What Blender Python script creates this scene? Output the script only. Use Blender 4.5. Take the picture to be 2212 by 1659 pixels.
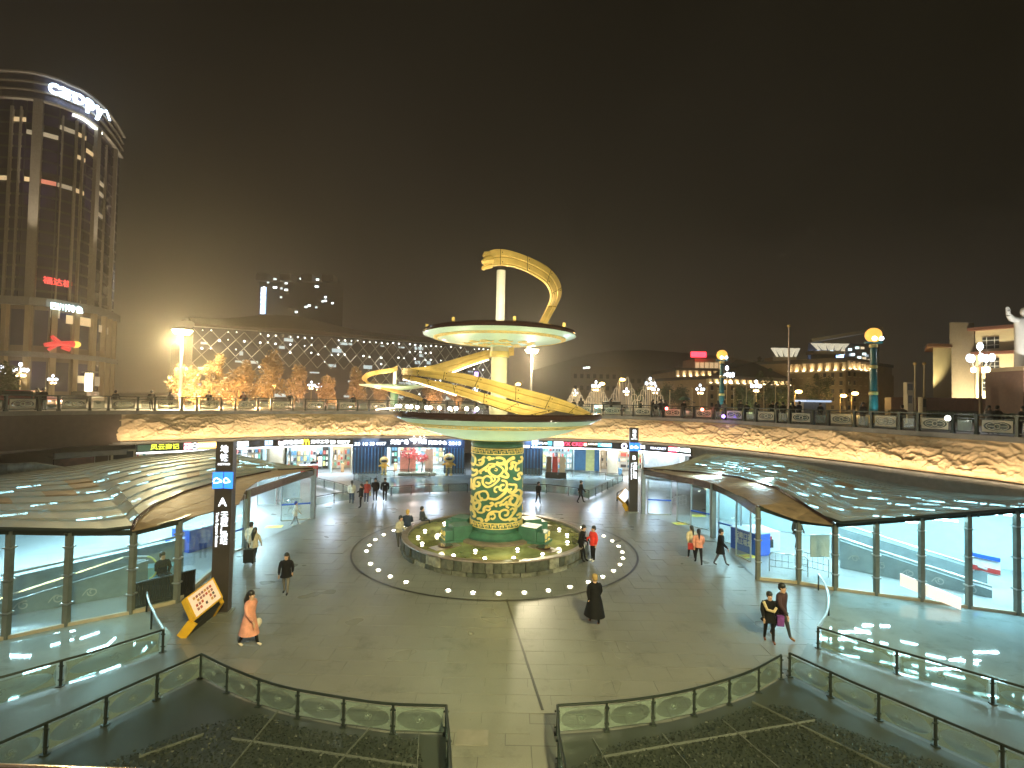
import bpy, bmesh, math, random
from mathutils import Vector, Matrix, noise
random.seed(7)
rad = math.radians
for o in list(bpy.data.objects):
    bpy.data.objects.remove(o)
scene = bpy.context.scene
COL = scene.collection

# ------------------------------------------------------------------ camera
EYE = Vector((0.0, 0.0, 8.0))
FL, PITCH, ROLL = 1100.0, rad(1.67), rad(1.1)
FW = Vector((0, math.cos(PITCH), math.sin(PITCH)))
U0 = Vector((0, -math.sin(PITCH), math.cos(PITCH)))
RT = Vector((1, 0, 0)) * math.cos(ROLL) + U0 * math.sin(ROLL)
UP = Vector((-1, 0, 0)) * math.sin(ROLL) + U0 * math.cos(ROLL)
cd = bpy.data.cameras.new('camera')
cam = bpy.data.objects.new('camera', cd)
COL.objects.link(cam)
cd.sensor_width = 36.0
cd.lens = FL / 2212.0 * 36.0
cd.clip_end = 3000
cam.matrix_world = Matrix((
    (RT.x, UP.x, -FW.x, EYE.x), (RT.y, UP.y, -FW.y, EYE.y), (RT.z, UP.z, -FW.z, EYE.z), (0, 0, 0, 1)))
scene.camera = cam

# ------------------------------------------------------------------ night sky, moonless; no sun
w = bpy.data.worlds.new('World')
scene.world = w
w.use_nodes = True
nt = w.node_tree
nt.nodes.clear()
wo = nt.nodes.new('ShaderNodeOutputWorld')
bg = nt.nodes.new('ShaderNodeBackground')
tc = nt.nodes.new('ShaderNodeTexCoord')
sx = nt.nodes.new('ShaderNodeSeparateXYZ')
rp = nt.nodes.new('ShaderNodeValToRGB')
nt.links.new(tc.outputs['Generated'], sx.inputs[0])
nt.links.new(sx.outputs['Z'], rp.inputs[0])
wn = nt.nodes.new('ShaderNodeTexNoise'); wn.inputs['Scale'].default_value = 2.2; wn.inputs['Detail'].default_value = 5
nt.links.new(tc.outputs['Generated'], wn.inputs['Vector'])
wr = nt.nodes.new('ShaderNodeMapRange'); wr.inputs[1].default_value = 0.3; wr.inputs[2].default_value = 0.7; wr.inputs[3].default_value = 0.6; wr.inputs[4].default_value = 1.45
nt.links.new(wn.outputs[0], wr.inputs[0])
wm_ = nt.nodes.new('ShaderNodeMix'); wm_.data_type = 'RGBA'; wm_.blend_type = 'MULTIPLY'; wm_.inputs[0].default_value = 1.0
nt.links.new(rp.outputs[0], wm_.inputs[6]); nt.links.new(wr.outputs[0], wm_.inputs[7])
nt.links.new(wm_.outputs[2], bg.inputs[0])
nt.links.new(bg.outputs[0], wo.inputs[0])
cr = rp.color_ramp
cr.elements[0].position = 0.0
cr.elements[0].color = (0.019, 0.015, 0.0098, 1)
cr.elements[1].position = 0.75
cr.elements[1].color = (0.0022, 0.0019, 0.0014, 1)
e = cr.elements.new(0.12); e.color = (0.0125, 0.0102, 0.0072, 1)
e = cr.elements.new(0.3); e.color = (0.0045, 0.0038, 0.0028, 1)
bg.inputs[1].default_value = 1.0

scene.view_settings.view_transform = 'Standard'
scene.view_settings.look = 'None'
scene.view_settings.exposure = 1.12
scene.view_settings.gamma = 1.0
scene.view_settings.use_curve_mapping = False
scene.cycles.max_bounces = 7
scene.cycles.diffuse_bounces = 3
scene.cycles.glossy_bounces = 3
scene.cycles.transmission_bounces = 4
scene.cycles.transparent_max_bounces = 14
scene.cycles.sample_clamp_indirect = 3.0
scene.cycles.caustics_reflective = False
scene.cycles.caustics_refractive = False
scene.cycles.use_light_tree = True

# ------------------------------------------------------------------ geometry of the place
def ray(px, py):
    return FW + RT * ((px - 1106.0) / FL) + UP * ((829.5 - py) / FL)
def G(px, py, z=0.0):
    d = ray(px, py); t = (z - EYE.z) / d.z
    return EYE + d * t
def W(px, py, dep):
    d = ray(px, py)
    return EYE + d * (dep / d.y)
def toward(px, dep, z):
    """point at ground distance dep in the bearing of px, at height z"""
    p = W(px, 862 + (px - 1106) * 0.0192, dep)
    return Vector((p.x, p.y, z))
def pxof(p):
    v = Vector(p) - EYE
    return 1106 + FL * v.dot(RT) / v.dot(FW)
def V(*a): return Vector(a)

TOPZ = 6.45          # level of the street and the upper square
CX, CY = -0.72, 27.87    # axis of the dragon column

def catmull(pts, n=12, closed=False):
    out = []
    m = len(pts)
    rng = range(m if closed else m - 1)
    for i in rng:
        def g(k):
            return pts[k % m] if closed else pts[min(max(k, 0), m - 1)]
        p0, p1, p2, p3 = g(i - 1), g(i), g(i + 1), g(i + 2)
        for k in range(n):
            t = k / n
            out.append(0.5 * ((2 * p1) + (p2 - p0) * t + (2 * p0 - 5 * p1 + 4 * p2 - p3) * t * t + (3 * p1 - p0 - 3 * p2 + p3) * t ** 3))
    if not closed: out.append(pts[-1].copy())
    return out

# ------------------------------------------------------------------ tagging
def tag(o, label=None, cat=None, group=None, kind=None):
    if label: o['label'] = label
    if cat: o['category'] = cat
    if group: o['group'] = group
    if kind: o['kind'] = kind
    return o
def root_of(o):
    while o.parent: o = o.parent
    return o
def thing(name, label, cat, loc=(0, 0, 0), group=None, rz=0):
    o = bpy.data.objects.new(name, None)
    o.empty_display_size = 0.2
    o.location = loc; o.rotation_euler = (0, 0, rz)
    COL.objects.link(o)
    return tag(o, label, cat, group)
def copy_tree(o, parent=None):
    c = o.copy(); COL.objects.link(c)
    if parent: c.parent = parent
    for ch in list(o.children): copy_tree(ch, c)
    return c
def inst(o, loc, rz=0, label=None, sc=1.0):
    c = copy_tree(o)
    c.location = loc; c.rotation_euler = (0, 0, rz); c.scale = (sc, sc, sc)
    if label: c['label'] = label
    return c
def link_piece(name, me, parent, loc=(0, 0, 0), rot=(0, 0, 0), sc=(1, 1, 1)):
    o = bpy.data.objects.new(name, me)
    COL.objects.link(o); o.parent = parent
    o.location = loc; o.rotation_euler = rot; o.scale = sc
    return o

class MB:
    def __init__(s): s.v = []; s.f = []; s.m = []; s.cur = 0
    def add(s, vs, fs):
        b = len(s.v); s.v += [tuple(x) for x in vs]
        s.f += [tuple(b + i for i in f) for f in fs]; s.m += [s.cur] * len(fs)
        return s
    def box(s, c, size, rz=0, M=None):
        hx, hy, hz = size[0] / 2, size[1] / 2, size[2] / 2
        vs = [V(x, y, z) for x in (-hx, hx) for y in (-hy, hy) for z in (-hz, hz)]
        R = M if M is not None else Matrix.Rotation(rz, 3, 'Z')
        c = V(*c)
        vs = [R @ v + c for v in vs]
        return s.add(vs, [(0, 1, 3, 2), (4, 6, 7, 5), (0, 4, 5, 1), (2, 3, 7, 6), (0, 2, 6, 4), (1, 5, 7, 3)])
    def bar(s, a, b, wd, ht):
        a = V(*a); b = V(*b); d = b - a; L = d.length
        if L < 1e-6: return s
        x = d / L; up = V(0, 0, 1) if abs(x.z) < 0.98 else V(0, 1, 0)
        y = up.cross(x).normalized(); z = x.cross(y)
        M = Matrix((x, y, z)).transposed()
        return s.box((a + b) / 2, (L, wd, ht), M=M)
    def tube(s, pts, r, n=8, closed=False, caps=True):
        pts = [V(*p) for p in pts]; m = len(pts); rs = r if isinstance(r, (list, tuple)) else [r] * m
        b = len(s.v); vs = []; pn = None
        for i, p in enumerate(pts):
            if closed: t = pts[(i + 1) % m] - pts[i - 1]
            else: t = pts[min(i + 1, m - 1)] - pts[max(i - 1, 0)]
            t = t.normalized() if t.length > 1e-9 else V(0, 0, 1)
            if pn is None:
                a = V(0, 0, 1) if abs(t.z) < 0.9 else V(1, 0, 0)
                nn = t.cross(a).normalized()
            else:
                nn = (pn - t * pn.dot(t))
                nn = nn.normalized() if nn.length > 1e-6 else t.orthogonal().normalized()
            pn = nn; bb = t.cross(nn)
            for k in range(n):
                an = 2 * math.pi * k / n
                vs.append(p + (nn * math.cos(an) + bb * math.sin(an)) * rs[i])
        fs = []
        for i in range(m if closed else m - 1):
            for k in range(n):
                j = (i + 1) % m
                fs.append((i * n + k, i * n + (k + 1) % n, j * n + (k + 1) % n, j * n + k))
        if caps and not closed:
            fs.append(tuple(range(n - 1, -1, -1))); fs.append(tuple((m - 1) * n + k for k in range(n)))
        return s.add(vs, fs)
    def lathe(s, prof, c=(0, 0, 0), n=48, a0=0, a1=2 * math.pi):
        full = abs(a1 - a0 - 2 * math.pi) < 1e-6
        k = n if full else n + 1; vs = []
        for (r, z) in prof:
            for i in range(k):
                a = a0 + (a1 - a0) * i / n
                vs.append((c[0] + r * math.cos(a), c[1] + r * math.sin(a), c[2] + z))
        fs = []
        for j in range(len(prof) - 1):
            for i in range(n):
                i2 = (i + 1) % k
                fs.append((j * k + i, j * k + i2, (j + 1) * k + i2, (j + 1) * k + i))
        return s.add(vs, fs)
    def ball(s, c, r, n=10, m=7, sc=(1, 1, 1)):
        prof = [(max(1e-4, r * math.sin(math.pi * i / m)), -r * math.cos(math.pi * i / m)) for i in range(m + 1)]
        b = len(s.v); s.lathe(prof, (0, 0, 0), n)
        for i in range(b, len(s.v)):
            v = s.v[i]; s.v[i] = (c[0] + v[0] * sc[0], c[1] + v[1] * sc[1], c[2] + v[2] * sc[2])
        return s
    def prism(s, poly, z0, z1):
        n = len(poly)
        vs = [(p[0], p[1], z0) for p in poly] + [(p[0], p[1], z1) for p in poly]
        fs = [tuple(range(n - 1, -1, -1)), tuple(range(n, 2 * n))]
        fs += [(i, (i + 1) % n, n + (i + 1) % n, n + i) for i in range(n)]
        return s.add(vs, fs)
    def slab(s, q, th):
        """four corner points, thickness along the face normal"""
        q = [V(*p) for p in q]
        n = (q[1] - q[0]).cross(q[3] - q[0]).normalized() * th
        return s.add(q + [p - n for p in q], [(0, 1, 2, 3), (7, 6, 5, 4), (0, 4, 5, 1), (1, 5, 6, 2), (2, 6, 7, 3), (3, 7, 4, 0)])
    def grid(s, rows):
        n = len(rows[0]); vs = [p for r in rows for p in r]
        fs = [(j * n + i, j * n + i + 1, (j + 1) * n + i + 1, (j + 1) * n + i) for j in range(len(rows) - 1) for i in range(n - 1)]
        return s.add(vs, fs)

def mesh_of(mb, mat, off=V(0, 0, 0), smooth=False, name='m'):
    me = bpy.data.meshes.new(name)
    me.from_pydata([(v[0] - off.x, v[1] - off.y, v[2] - off.z) for v in mb.v], [], mb.f)
    for m in (mat if isinstance(mat, (list, tuple)) else [mat]): me.materials.append(m)
    if isinstance(mat, (list, tuple)): me.polygons.foreach_set('material_index', mb.m)
    if smooth:
        me.polygons.foreach_set('use_smooth', [True] * len(me.polygons))
        try: me.set_sharp_from_angle(angle=rad(38))
        except Exception: pass
    me.update()
    return me
def obj(name, mb, mat, parent=None, smooth=False, kind=None, label=None):
    off = root_of(parent).location if parent else V(0, 0, 0)
    o = bpy.data.objects.new(name, mesh_of(mb, mat, off, smooth, name))
    COL.objects.link(o)
    if parent: o.parent = parent
    if kind: o['kind'] = kind
    if label: o['label'] = label
    return o
def recalc(o):
    bm = bmesh.new(); bm.from_mesh(o.data); bmesh.ops.recalc_face_normals(bm, faces=bm.faces); bm.to_mesh(o.data); bm.free()

# ------------------------------------------------------------------ materials
def _base(name):
    m = bpy.data.materials.new(name); m.use_nodes = True
    return m, m.node_tree, m.node_tree.nodes['Principled BSDF']
def mat(name, col, rough=0.5, metal=0.0, var=0.15, scale=3.0, bump=0.0, bscale=None, spec=0.5, coat=0.0, rvar=0.0):
    m, t, b = _base(name)
    b.inputs['Roughness'].default_value = rough
    b.inputs['Metallic'].default_value = metal
    b.inputs['Specular IOR Level'].default_value = spec
    b.inputs['Coat Weight'].default_value = coat
    c = t.nodes.new('ShaderNodeTexCoord')
    n = t.nodes.new('ShaderNodeTexNoise')
    n.inputs['Scale'].default_value = scale; n.inputs['Detail'].default_value = 5
    t.links.new(c.outputs['Object'], n.inputs['Vector'])
    r = t.nodes.new('ShaderNodeValToRGB')
    lo = [max(0, x * (1 - var)) for x in col]; hi = [min(1, x * (1 + var)) for x in col]
    r.color_ramp.elements[0].color = (*lo, 1); r.color_ramp.elements[0].position = 0.3
    r.color_ramp.elements[1].color = (*hi, 1); r.color_ramp.elements[1].position = 0.7
    t.links.new(n.outputs[0], r.inputs[0]); t.links.new(r.outputs[0], b.inputs['Base Color'])
    if rvar:
        mr = t.nodes.new('ShaderNodeMapRange')
        mr.inputs[3].default_value = max(0.02, rough - rvar); mr.inputs[4].default_value = min(1, rough + rvar)
        mr.inputs[1].default_value = 0.3; mr.inputs[2].default_value = 0.7
        t.links.new(n.outputs[0], mr.inputs[0]); t.links.new(mr.outputs[0], b.inputs['Roughness'])
    if bump:
        n2 = t.nodes.new('ShaderNodeTexNoise'); n2.inputs['Scale'].default_value = bscale or scale * 6
        t.links.new(c.outputs['Object'], n2.inputs['Vector'])
        bp = t.nodes.new('ShaderNodeBump'); bp.inputs['Strength'].default_value = bump; bp.inputs['Distance'].default_value = 0.02
        t.links.new(n2.outputs[0], bp.inputs['Height']); t.links.new(bp.outputs[0], b.inputs['Normal'])
    return m
_em = {}
def emis(name, col, s):
    key = (name, tuple(col), s)
    if key in _em: return _em[key]
    m, t, b = _base(name)
    b.inputs['Base Color'].default_value = (*[x * 0.6 for x in col], 1)
    b.inputs['Emission Color'].default_value = (*col, 1)
    b.inputs['Emission Strength'].default_value = s
    _em[key] = m
    return m
def glassy(name, tint, refl=0.12, rough=0.03, body=0.0, bodycol=(0.3, 0.35, 0.36), noise_body=False):
    """thin architectural glazing: mostly transmits, mirrors a little, may carry a frosted share"""
    m = bpy.data.materials.new(name); m.use_nodes = True; t = m.node_tree; t.nodes.clear()
    out = t.nodes.new('ShaderNodeOutputMaterial'); tr = t.nodes.new('ShaderNodeBsdfTransparent'); gl = t.nodes.new('ShaderNodeBsdfGlossy')
    tr.inputs[0].default_value = (*tint, 1); gl.inputs['Roughness'].default_value = rough
    gl.inputs[0].default_value = (0.9, 0.95, 0.95, 1)
    fr = t.nodes.new('ShaderNodeFresnel'); fr.inputs[0].default_value = 1.28
    ad = t.nodes.new('ShaderNodeMath'); ad.operation = 'ADD'; ad.inputs[1].default_value = refl - 0.04; ad.use_clamp = True
    t.links.new(fr.outputs[0], ad.inputs[0])
    mi_ = t.nodes.new('ShaderNodeMath'); mi_.operation = 'MINIMUM'; mi_.inputs[1].default_value = 0.22; t.links.new(ad.outputs[0], mi_.inputs[0])
    mx = t.nodes.new('ShaderNodeMixShader'); t.links.new(mi_.outputs[0], mx.inputs[0])
    src = tr.outputs[0]
    if body > 0:
        df = t.nodes.new('ShaderNodeBsdfDiffuse'); df.inputs[0].default_value = (*bodycol, 1)
        m2 = t.nodes.new('ShaderNodeMixShader'); m2.inputs[0].default_value = body
        if noise_body:
            c = t.nodes.new('ShaderNodeTexCoord'); n = t.nodes.new('ShaderNodeTexNoise'); n.inputs['Scale'].default_value = 1.3
            n.inputs['Detail'].default_value = 6
            t.links.new(c.outputs['Object'], n.inputs['Vector'])
            mr = t.nodes.new('ShaderNodeMapRange'); mr.inputs[1].default_value = 0.35; mr.inputs[2].default_value = 0.65
            mr.inputs[3].default_value = body - 0.14; mr.inputs[4].default_value = min(1, body + 0.12)
            t.links.new(n.outputs[0], mr.inputs[0]); t.links.new(mr.outputs[0], m2.inputs[0])
        t.links.new(tr.outputs[0], m2.inputs[1]); t.links.new(df.outputs[0], m2.inputs[2]); src = m2.outputs[0]
    t.links.new(src, mx.inputs[1]); t.links.new(gl.outputs[0], mx.inputs[2]); t.links.new(mx.outputs[0], out.inputs[0])
    return m

def stone_floor(name, c1, c2, rough, rscale=0.35, joint=None):
    m, t, b = _base(name)
    c = t.nodes.new('ShaderNodeTexCoord')
    n = t.nodes.new('ShaderNodeTexNoise'); n.inputs['Scale'].default_value = rscale; n.inputs['Detail'].default_value = 7; n.inputs['Roughness'].default_value = 0.6
    n2 = t.nodes.new('ShaderNodeTexNoise'); n2.inputs['Scale'].default_value = 60; n2.inputs['Detail'].default_value = 3
    geo = t.nodes.new('ShaderNodeNewGeometry')
    for q in (n, n2): t.links.new(geo.outputs['Position'], q.inputs['Vector'])
    r = t.nodes.new('ShaderNodeValToRGB'); r.color_ramp.elements[0].color = (*c1, 1); r.color_ramp.elements[1].color = (*c2, 1)
    r.color_ramp.elements[0].position = 0.25; r.color_ramp.elements[1].position = 0.8
    t.links.new(n.outputs[0], r.inputs[0])
    mx = t.nodes.new('ShaderNodeMix'); mx.data_type = 'RGBA'; mx.blend_type = 'MULTIPLY'; mx.inputs[0].default_value = 0.35
    t.links.new(r.outputs[0], mx.inputs[6]); t.links.new(n2.outputs[0], mx.inputs[7])
    src = mx.outputs[2]
    if joint:
        bk = t.nodes.new('ShaderNodeTexBrick'); bk.inputs['Scale'].default_value = 1.0
        bk.inputs['Brick Width'].default_value = joint[0]; bk.inputs['Row Height'].default_value = joint[1]
        bk.inputs['Mortar Size'].default_value = 0.012; bk.inputs['Color1'].default_value = (1, 1, 1, 1); bk.inputs['Color2'].default_value = (0.93, 0.93, 0.93, 1)
        bk.inputs['Mortar'].default_value = (0.25, 0.25, 0.25, 1)
        t.links.new(geo.outputs['Position'], bk.inputs['Vector'])
        m3 = t.nodes.new('ShaderNodeMix'); m3.data_type = 'RGBA'; m3.blend_type = 'MULTIPLY'; m3.inputs[0].default_value = 0.8
        t.links.new(src, m3.inputs[6]); t.links.new(bk.outputs[0], m3.inputs[7]); src = m3.outputs[2]
    for (sc_, lo_, hi_, amt, strx) in ((0.8, 0.56, 0.68, 0.30, 1.0), (2.6, 0.62, 0.72, 0.35, 0.35)):
        mpn = t.nodes.new('ShaderNodeMapping'); mpn.inputs['Scale'].default_value = (strx, 1, 1); t.links.new(geo.outputs['Position'], mpn.inputs[0])
        nn_ = t.nodes.new('ShaderNodeTexNoise'); nn_.inputs['Scale'].default_value = sc_; nn_.inputs['Detail'].default_value = 8; nn_.inputs['Roughness'].default_value = 0.7
        t.links.new(mpn.outputs[0], nn_.inputs['Vector'])
        mq = t.nodes.new('ShaderNodeMapRange'); mq.inputs[1].default_value = lo_; mq.inputs[2].default_value = hi_; mq.inputs[3].default_value = 1.0; mq.inputs[4].default_value = 1 - amt
        t.links.new(nn_.outputs[0], mq.inputs[0])
        mz = t.nodes.new('ShaderNodeMix'); mz.data_type = 'RGBA'; mz.blend_type = 'MULTIPLY'; mz.inputs[0].default_value = 1.0
        t.links.new(src, mz.inputs[6]); t.links.new(mq.outputs[0], mz.inputs[7]); src = mz.outputs[2]
    t.links.new(src, b.inputs['Base Color'])
    mr = t.nodes.new('ShaderNodeMapRange'); mr.inputs[1].default_value = 0.3; mr.inputs[2].default_value = 0.7
    mr.inputs[3].default_value = rough * 0.9; mr.inputs[4].default_value = rough * 1.12
    n3 = t.nodes.new('ShaderNodeTexNoise'); n3.inputs['Scale'].default_value = 0.45; n3.inputs['Detail'].default_value = 2.5
    t.links.new(geo.outputs['Position'], n3.inputs['Vector'])
    t.links.new(n3.outputs[0], mr.inputs[0]); t.links.new(mr.outputs[0], b.inputs['Roughness'])
    bp = t.nodes.new('ShaderNodeBump'); bp.inputs['Strength'].default_value = 0.12; bp.inputs['Distance'].default_value = 0.01
    t.links.new(n3.outputs[0], bp.inputs['Height']); t.links.new(bp.outputs[0], b.inputs['Normal'])
    return m

M = {}
M['floor'] = stone_floor('granite', (0.17, 0.17, 0.157), (0.24, 0.24, 0.218), 0.30)
M['floor_j'] = stone_floor('granite_jointed', (0.17, 0.17, 0.157), (0.24, 0.24, 0.218), 0.30, joint=(1.2, 0.8))
M['upper'] = stone_floor('street_paving', (0.10, 0.09, 0.075), (0.2, 0.18, 0.15), 0.55)
M['pale_floor'] = stone_floor('pale_polished_stone', (0.26, 0.28, 0.29), (0.36, 0.38, 0.38), 0.36)
M['wet'] = stone_floor('polished_wet_stone', (0.26, 0.35, 0.36), (0.40, 0.51, 0.52), 0.035, rscale=0.5)
M['wet'].node_tree.nodes['Principled BSDF'].inputs['Specular IOR Level'].default_value = 0.28
M['path'] = stone_floor('wet_side_path', (0.09, 0.10, 0.095), (0.17, 0.185, 0.17), 0.33)
M['bed'] = stone_floor('bed_edging', (0.028, 0.035, 0.03), (0.055, 0.065, 0.055), 0.35)
M['dark'] = mat('black_metal', (0.02, 0.021, 0.02), 0.4, 0.4)
M['rail'] = mat('dark_green_rail', (0.03, 0.04, 0.036), 0.35, 0.5)
M['steel'] = mat('brushed_steel', (0.5, 0.5, 0.48), 0.3, 0.85)
M['post'] = mat('grey_green_post', (0.17, 0.18, 0.15), 0.45, 0.3)
M['bronze'] = mat('polished_bronze', (0.28, 0.2, 0.15), 0.16, 0.9)
M['brownrim'] = mat('brown_lacquer_rim', (0.045, 0.022, 0.018), 0.12, 0.2, coat=0.8)
M['gold'] = mat('gold_leaf', (0.74, 0.52, 0.17), 0.42, 0.25, var=0.12, scale=2.0, bump=0.1, rvar=0.08)
M['goldrelief'] = mat('gold_relief', (0.80, 0.62, 0.22), 0.5, 0.15, var=0.1)
M['green'] = mat('glazed_green', (0.032, 0.11, 0.07), 0.42, 0.0, var=0.25)
M['mint'] = mat('mint_enamel', (0.44, 0.64, 0.50), 0.35, 0.0, var=0.05, coat=0.2)
M['cream'] = mat('cream_paint', (0.62, 0.56, 0.42), 0.45, var=0.05)
M['shaft'] = mat('ivory_shaft', (0.62, 0.6, 0.42), 0.4, var=0.06)
M['stone'] = [mat('pool_stone_%s' % k, c, 0.55, var=0.45, scale=5, bump=0.5, bscale=14) for k, c in
              (('dark', (0.05, 0.055, 0.04)), ('mid', (0.10, 0.10, 0.075)), ('pale', (0.2, 0.195, 0.15)))]
M['coping'] = mat('coping_stone', (0.16, 0.12, 0.09), 0.35, var=0.25)
M['relief'] = mat('sandstone_relief', (0.62, 0.45, 0.26), 0.7, var=0.12, scale=1.5, bump=0.25)
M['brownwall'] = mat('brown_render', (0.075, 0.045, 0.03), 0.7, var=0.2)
M['concrete'] = mat('grey_concrete', (0.2, 0.19, 0.17), 0.7, var=0.15)
M['black'] = mat('black_panel', (0.012, 0.012, 0.013), 0.3)
M['totem'] = mat('totem_brown', (0.035, 0.028, 0.025), 0.4)
M['white'] = mat('white_paint', (0.75, 0.76, 0.76), 0.45, var=0.04)
M['wallwhite'] = mat('pale_wall_panels', (0.42, 0.55, 0.58), 0.5, var=0.05)
M['blue'] = mat('blue_counter', (0.015, 0.1, 0.55), 0.35, var=0.05)
M['navy'] = mat('navy_panel', (0.015, 0.035, 0.09), 0.3)
M['finblue'] = mat('blue_fins', (0.03, 0.14, 0.28), 0.4)
M['yellow'] = mat('yellow_paint', (0.65, 0.36, 0.02), 0.45)
M['red'] = mat('red_paint', (0.45, 0.03, 0.025), 0.45)
M['pink'] = mat('pink_board', (0.72, 0.3, 0.27), 0.5)
M['blossom'] = mat('pink_blossom', (0.75, 0.14, 0.16), 0.6)
M['beige'] = mat('beige_column', (0.42, 0.36, 0.26), 0.5, var=0.1)
M['lime'] = mat('lime_panel', (0.5, 0.52, 0.2), 0.5)
M['teal'] = mat('teal_glaze', (0.02, 0.16, 0.17), 0.3, coat=0.3)
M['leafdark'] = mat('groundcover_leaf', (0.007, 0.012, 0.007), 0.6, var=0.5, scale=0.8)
M['leaf'] = mat('tree_leaf', (0.22, 0.145, 0.055), 0.6, var=0.35, scale=0.8)
M['leafgreen'] = mat('tree_leaf_green', (0.05, 0.07, 0.025), 0.6, var=0.35, scale=0.8)
M['bark'] = mat('bark', (0.09, 0.06, 0.04), 0.8, bump=0.5)
M['skin'] = mat('skin', (0.5, 0.3, 0.21), 0.55, var=0.05)
M['hair'] = mat('black_hair', (0.012, 0.01, 0.009), 0.4)
M['glass'] = glassy('clear_glazing', (0.90, 0.96, 0.97), 0.06, body=0.03, bodycol=(0.5, 0.6, 0.6))
M['railglass'] = glassy('balustrade_glass', (0.86, 0.92, 0.9), 0.07, body=0.14, bodycol=(0.24, 0.28, 0.25))
M['frost'] = glassy('etched_glass', (0.86, 0.9, 0.88), 0.08, rough=0.2, body=0.26, bodycol=(0.42, 0.5, 0.46))
M['roofglass'] = glassy('roof_glazing', (0.7, 0.82, 0.84), 0.045, rough=0.5, body=0.76, bodycol=(0.36, 0.34, 0.28), noise_body=True)
M['roofwood'] = mat('copper_brown_cladding', (0.30, 0.21, 0.13), 0.6, 0.15, var=0.3, scale=2.5, rvar=0.12)
M['towerglass'] = mat('dark_curtain_wall', (0.028, 0.018, 0.06), 0.2, 0.0, var=0.35, scale=0.3, spec=0.4)
M['towerframe'] = mat('curtain_wall_frame', (0.025, 0.022, 0.025), 0.5)
M['pier'] = mat('tower_stone_pier', (0.27, 0.235, 0.19), 0.6)
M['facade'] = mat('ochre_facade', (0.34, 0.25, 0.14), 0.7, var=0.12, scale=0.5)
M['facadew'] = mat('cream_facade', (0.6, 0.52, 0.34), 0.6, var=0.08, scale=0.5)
M['roofdark'] = mat('dark_roof', (0.06, 0.05, 0.04), 0.6)
M['window'] = mat('dark_window', (0.02, 0.022, 0.025), 0.15)
M['marble'] = mat('white_marble', (0.78, 0.77, 0.72), 0.4, var=0.03)
M['tube'] = emis('cool_tube_light', (0.55, 0.92, 1.0), 30)
M['white_sign'] = emis('white_sign_light', (0.85, 0.92, 1.0), 1.6)
M['globe'] = emis('white_globe', (0.75, 0.87, 1.0), 4)
M['warmglobe'] = emis('warm_globe', (1.0, 0.72, 0.35), 7)
M['spotlamp'] = emis('floor_lamp', (1.0, 0.93, 0.68), 20)

def lamp(kind, loc, energy, col, size=0.3, target=None, spot=None, sizey=None, blend=0.5, name='light'):
    ld = bpy.data.lights.new(name, kind); ld.energy = energy; ld.color = col
    if kind == 'AREA':
        ld.size = size
        if sizey: ld.shape = 'RECTANGLE'; ld.size_y = sizey
    else:
        ld.shadow_soft_size = size
    if kind == 'SPOT':
        ld.spot_size = spot or rad(90); ld.spot_blend = blend
    o = bpy.data.objects.new(name, ld); COL.objects.link(o); o.location = loc
    if target is not None:
        o.rotation_euler = (V(*target) - V(*loc)).to_track_quat('-Z', 'Y').to_euler()
    return o

_font_cache = {}
def text_mesh(s, mat_, depth=0.03):
    k = (s, mat_.name, depth)
    if k in _font_cache: return _font_cache[k]
    cu = bpy.data.curves.new('t', 'FONT'); cu.body = s; cu.size = 1.0; cu.extrude = depth; cu.align_x = 'CENTER'; cu.align_y = 'CENTER'
    cu.resolution_u = 3
    cu.offset = 0.012
    ob = bpy.data.objects.new('t', cu); COL.objects.link(ob)
    dg = bpy.context.evaluated_depsgraph_get()
    me = bpy.data.meshes.new_from_object(ob.evaluated_get(dg))
    me.name = 'lettering'
    bpy.data.objects.remove(ob)
    me.materials.clear(); me.materials.append(mat_)
    _font_cache[k] = me
    return me
def text(s, center, right, up, size, mat_, parent, name='lettering', width=None, depth=0.03, sq=1.0):
    me = text_mesh(s, mat_, depth)
    if not me.vertices: return None
    right = V(*right).normalized(); up = V(*up).normalized(); nn = right.cross(up)
    o = bpy.data.objects.new(name, me); COL.objects.link(o); o.parent = parent
    xs = [v.co.x for v in me.vertices]; wd = max(xs) - min(xs)
    sx_ = size if not width else width / wd
    off = root_of(parent).location
    c = V(*center) - off
    o.matrix_local = Matrix.Translation(c) @ Matrix((right, up, nn)).transposed().to_4x4() @ Matrix.Diagonal((sx_, size, size, 1))
    return o

# ================================================================== large structure
_pd = [(-260, 29), (-100, 32), (0, 35), (100, 37.5), (200, 40), (300, 42), (400, 44), (500, 46.5), (600, 49), (700, 51), (800, 52.5), (900, 53.3), (1000, 53.8), (1100, 54),
       (1200, 53.8), (1350, 52.5), (1500, 48.5), (1600, 44.8), (1700, 41), (1850, 36.3), (2000, 32), (2212, 27.5), (2500, 21.5), (3000, 15.5)]
_ctl = [toward(px, d, 0) for px, d in _pd]
_near = [V(24, 5, 0), V(16, 2.2, 0), V(6, 0.9, 0), V(0, 0.55, 0), V(-6, 0.9, 0), V(-18, 3, 0), V(-30, 11, 0)]
PATH = catmull(_ctl + _near, 10, closed=True)
NC = (len(_ctl) - 1) * 10 + 1          # points of the far, visible part
def seglens(P):
    s = [0.0]
    for a, b in zip(P[:-1], P[1:]): s.append(s[-1] + (b - a).length)
    return s
FAR = PATH[:NC]; FS = seglens(FAR)
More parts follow.
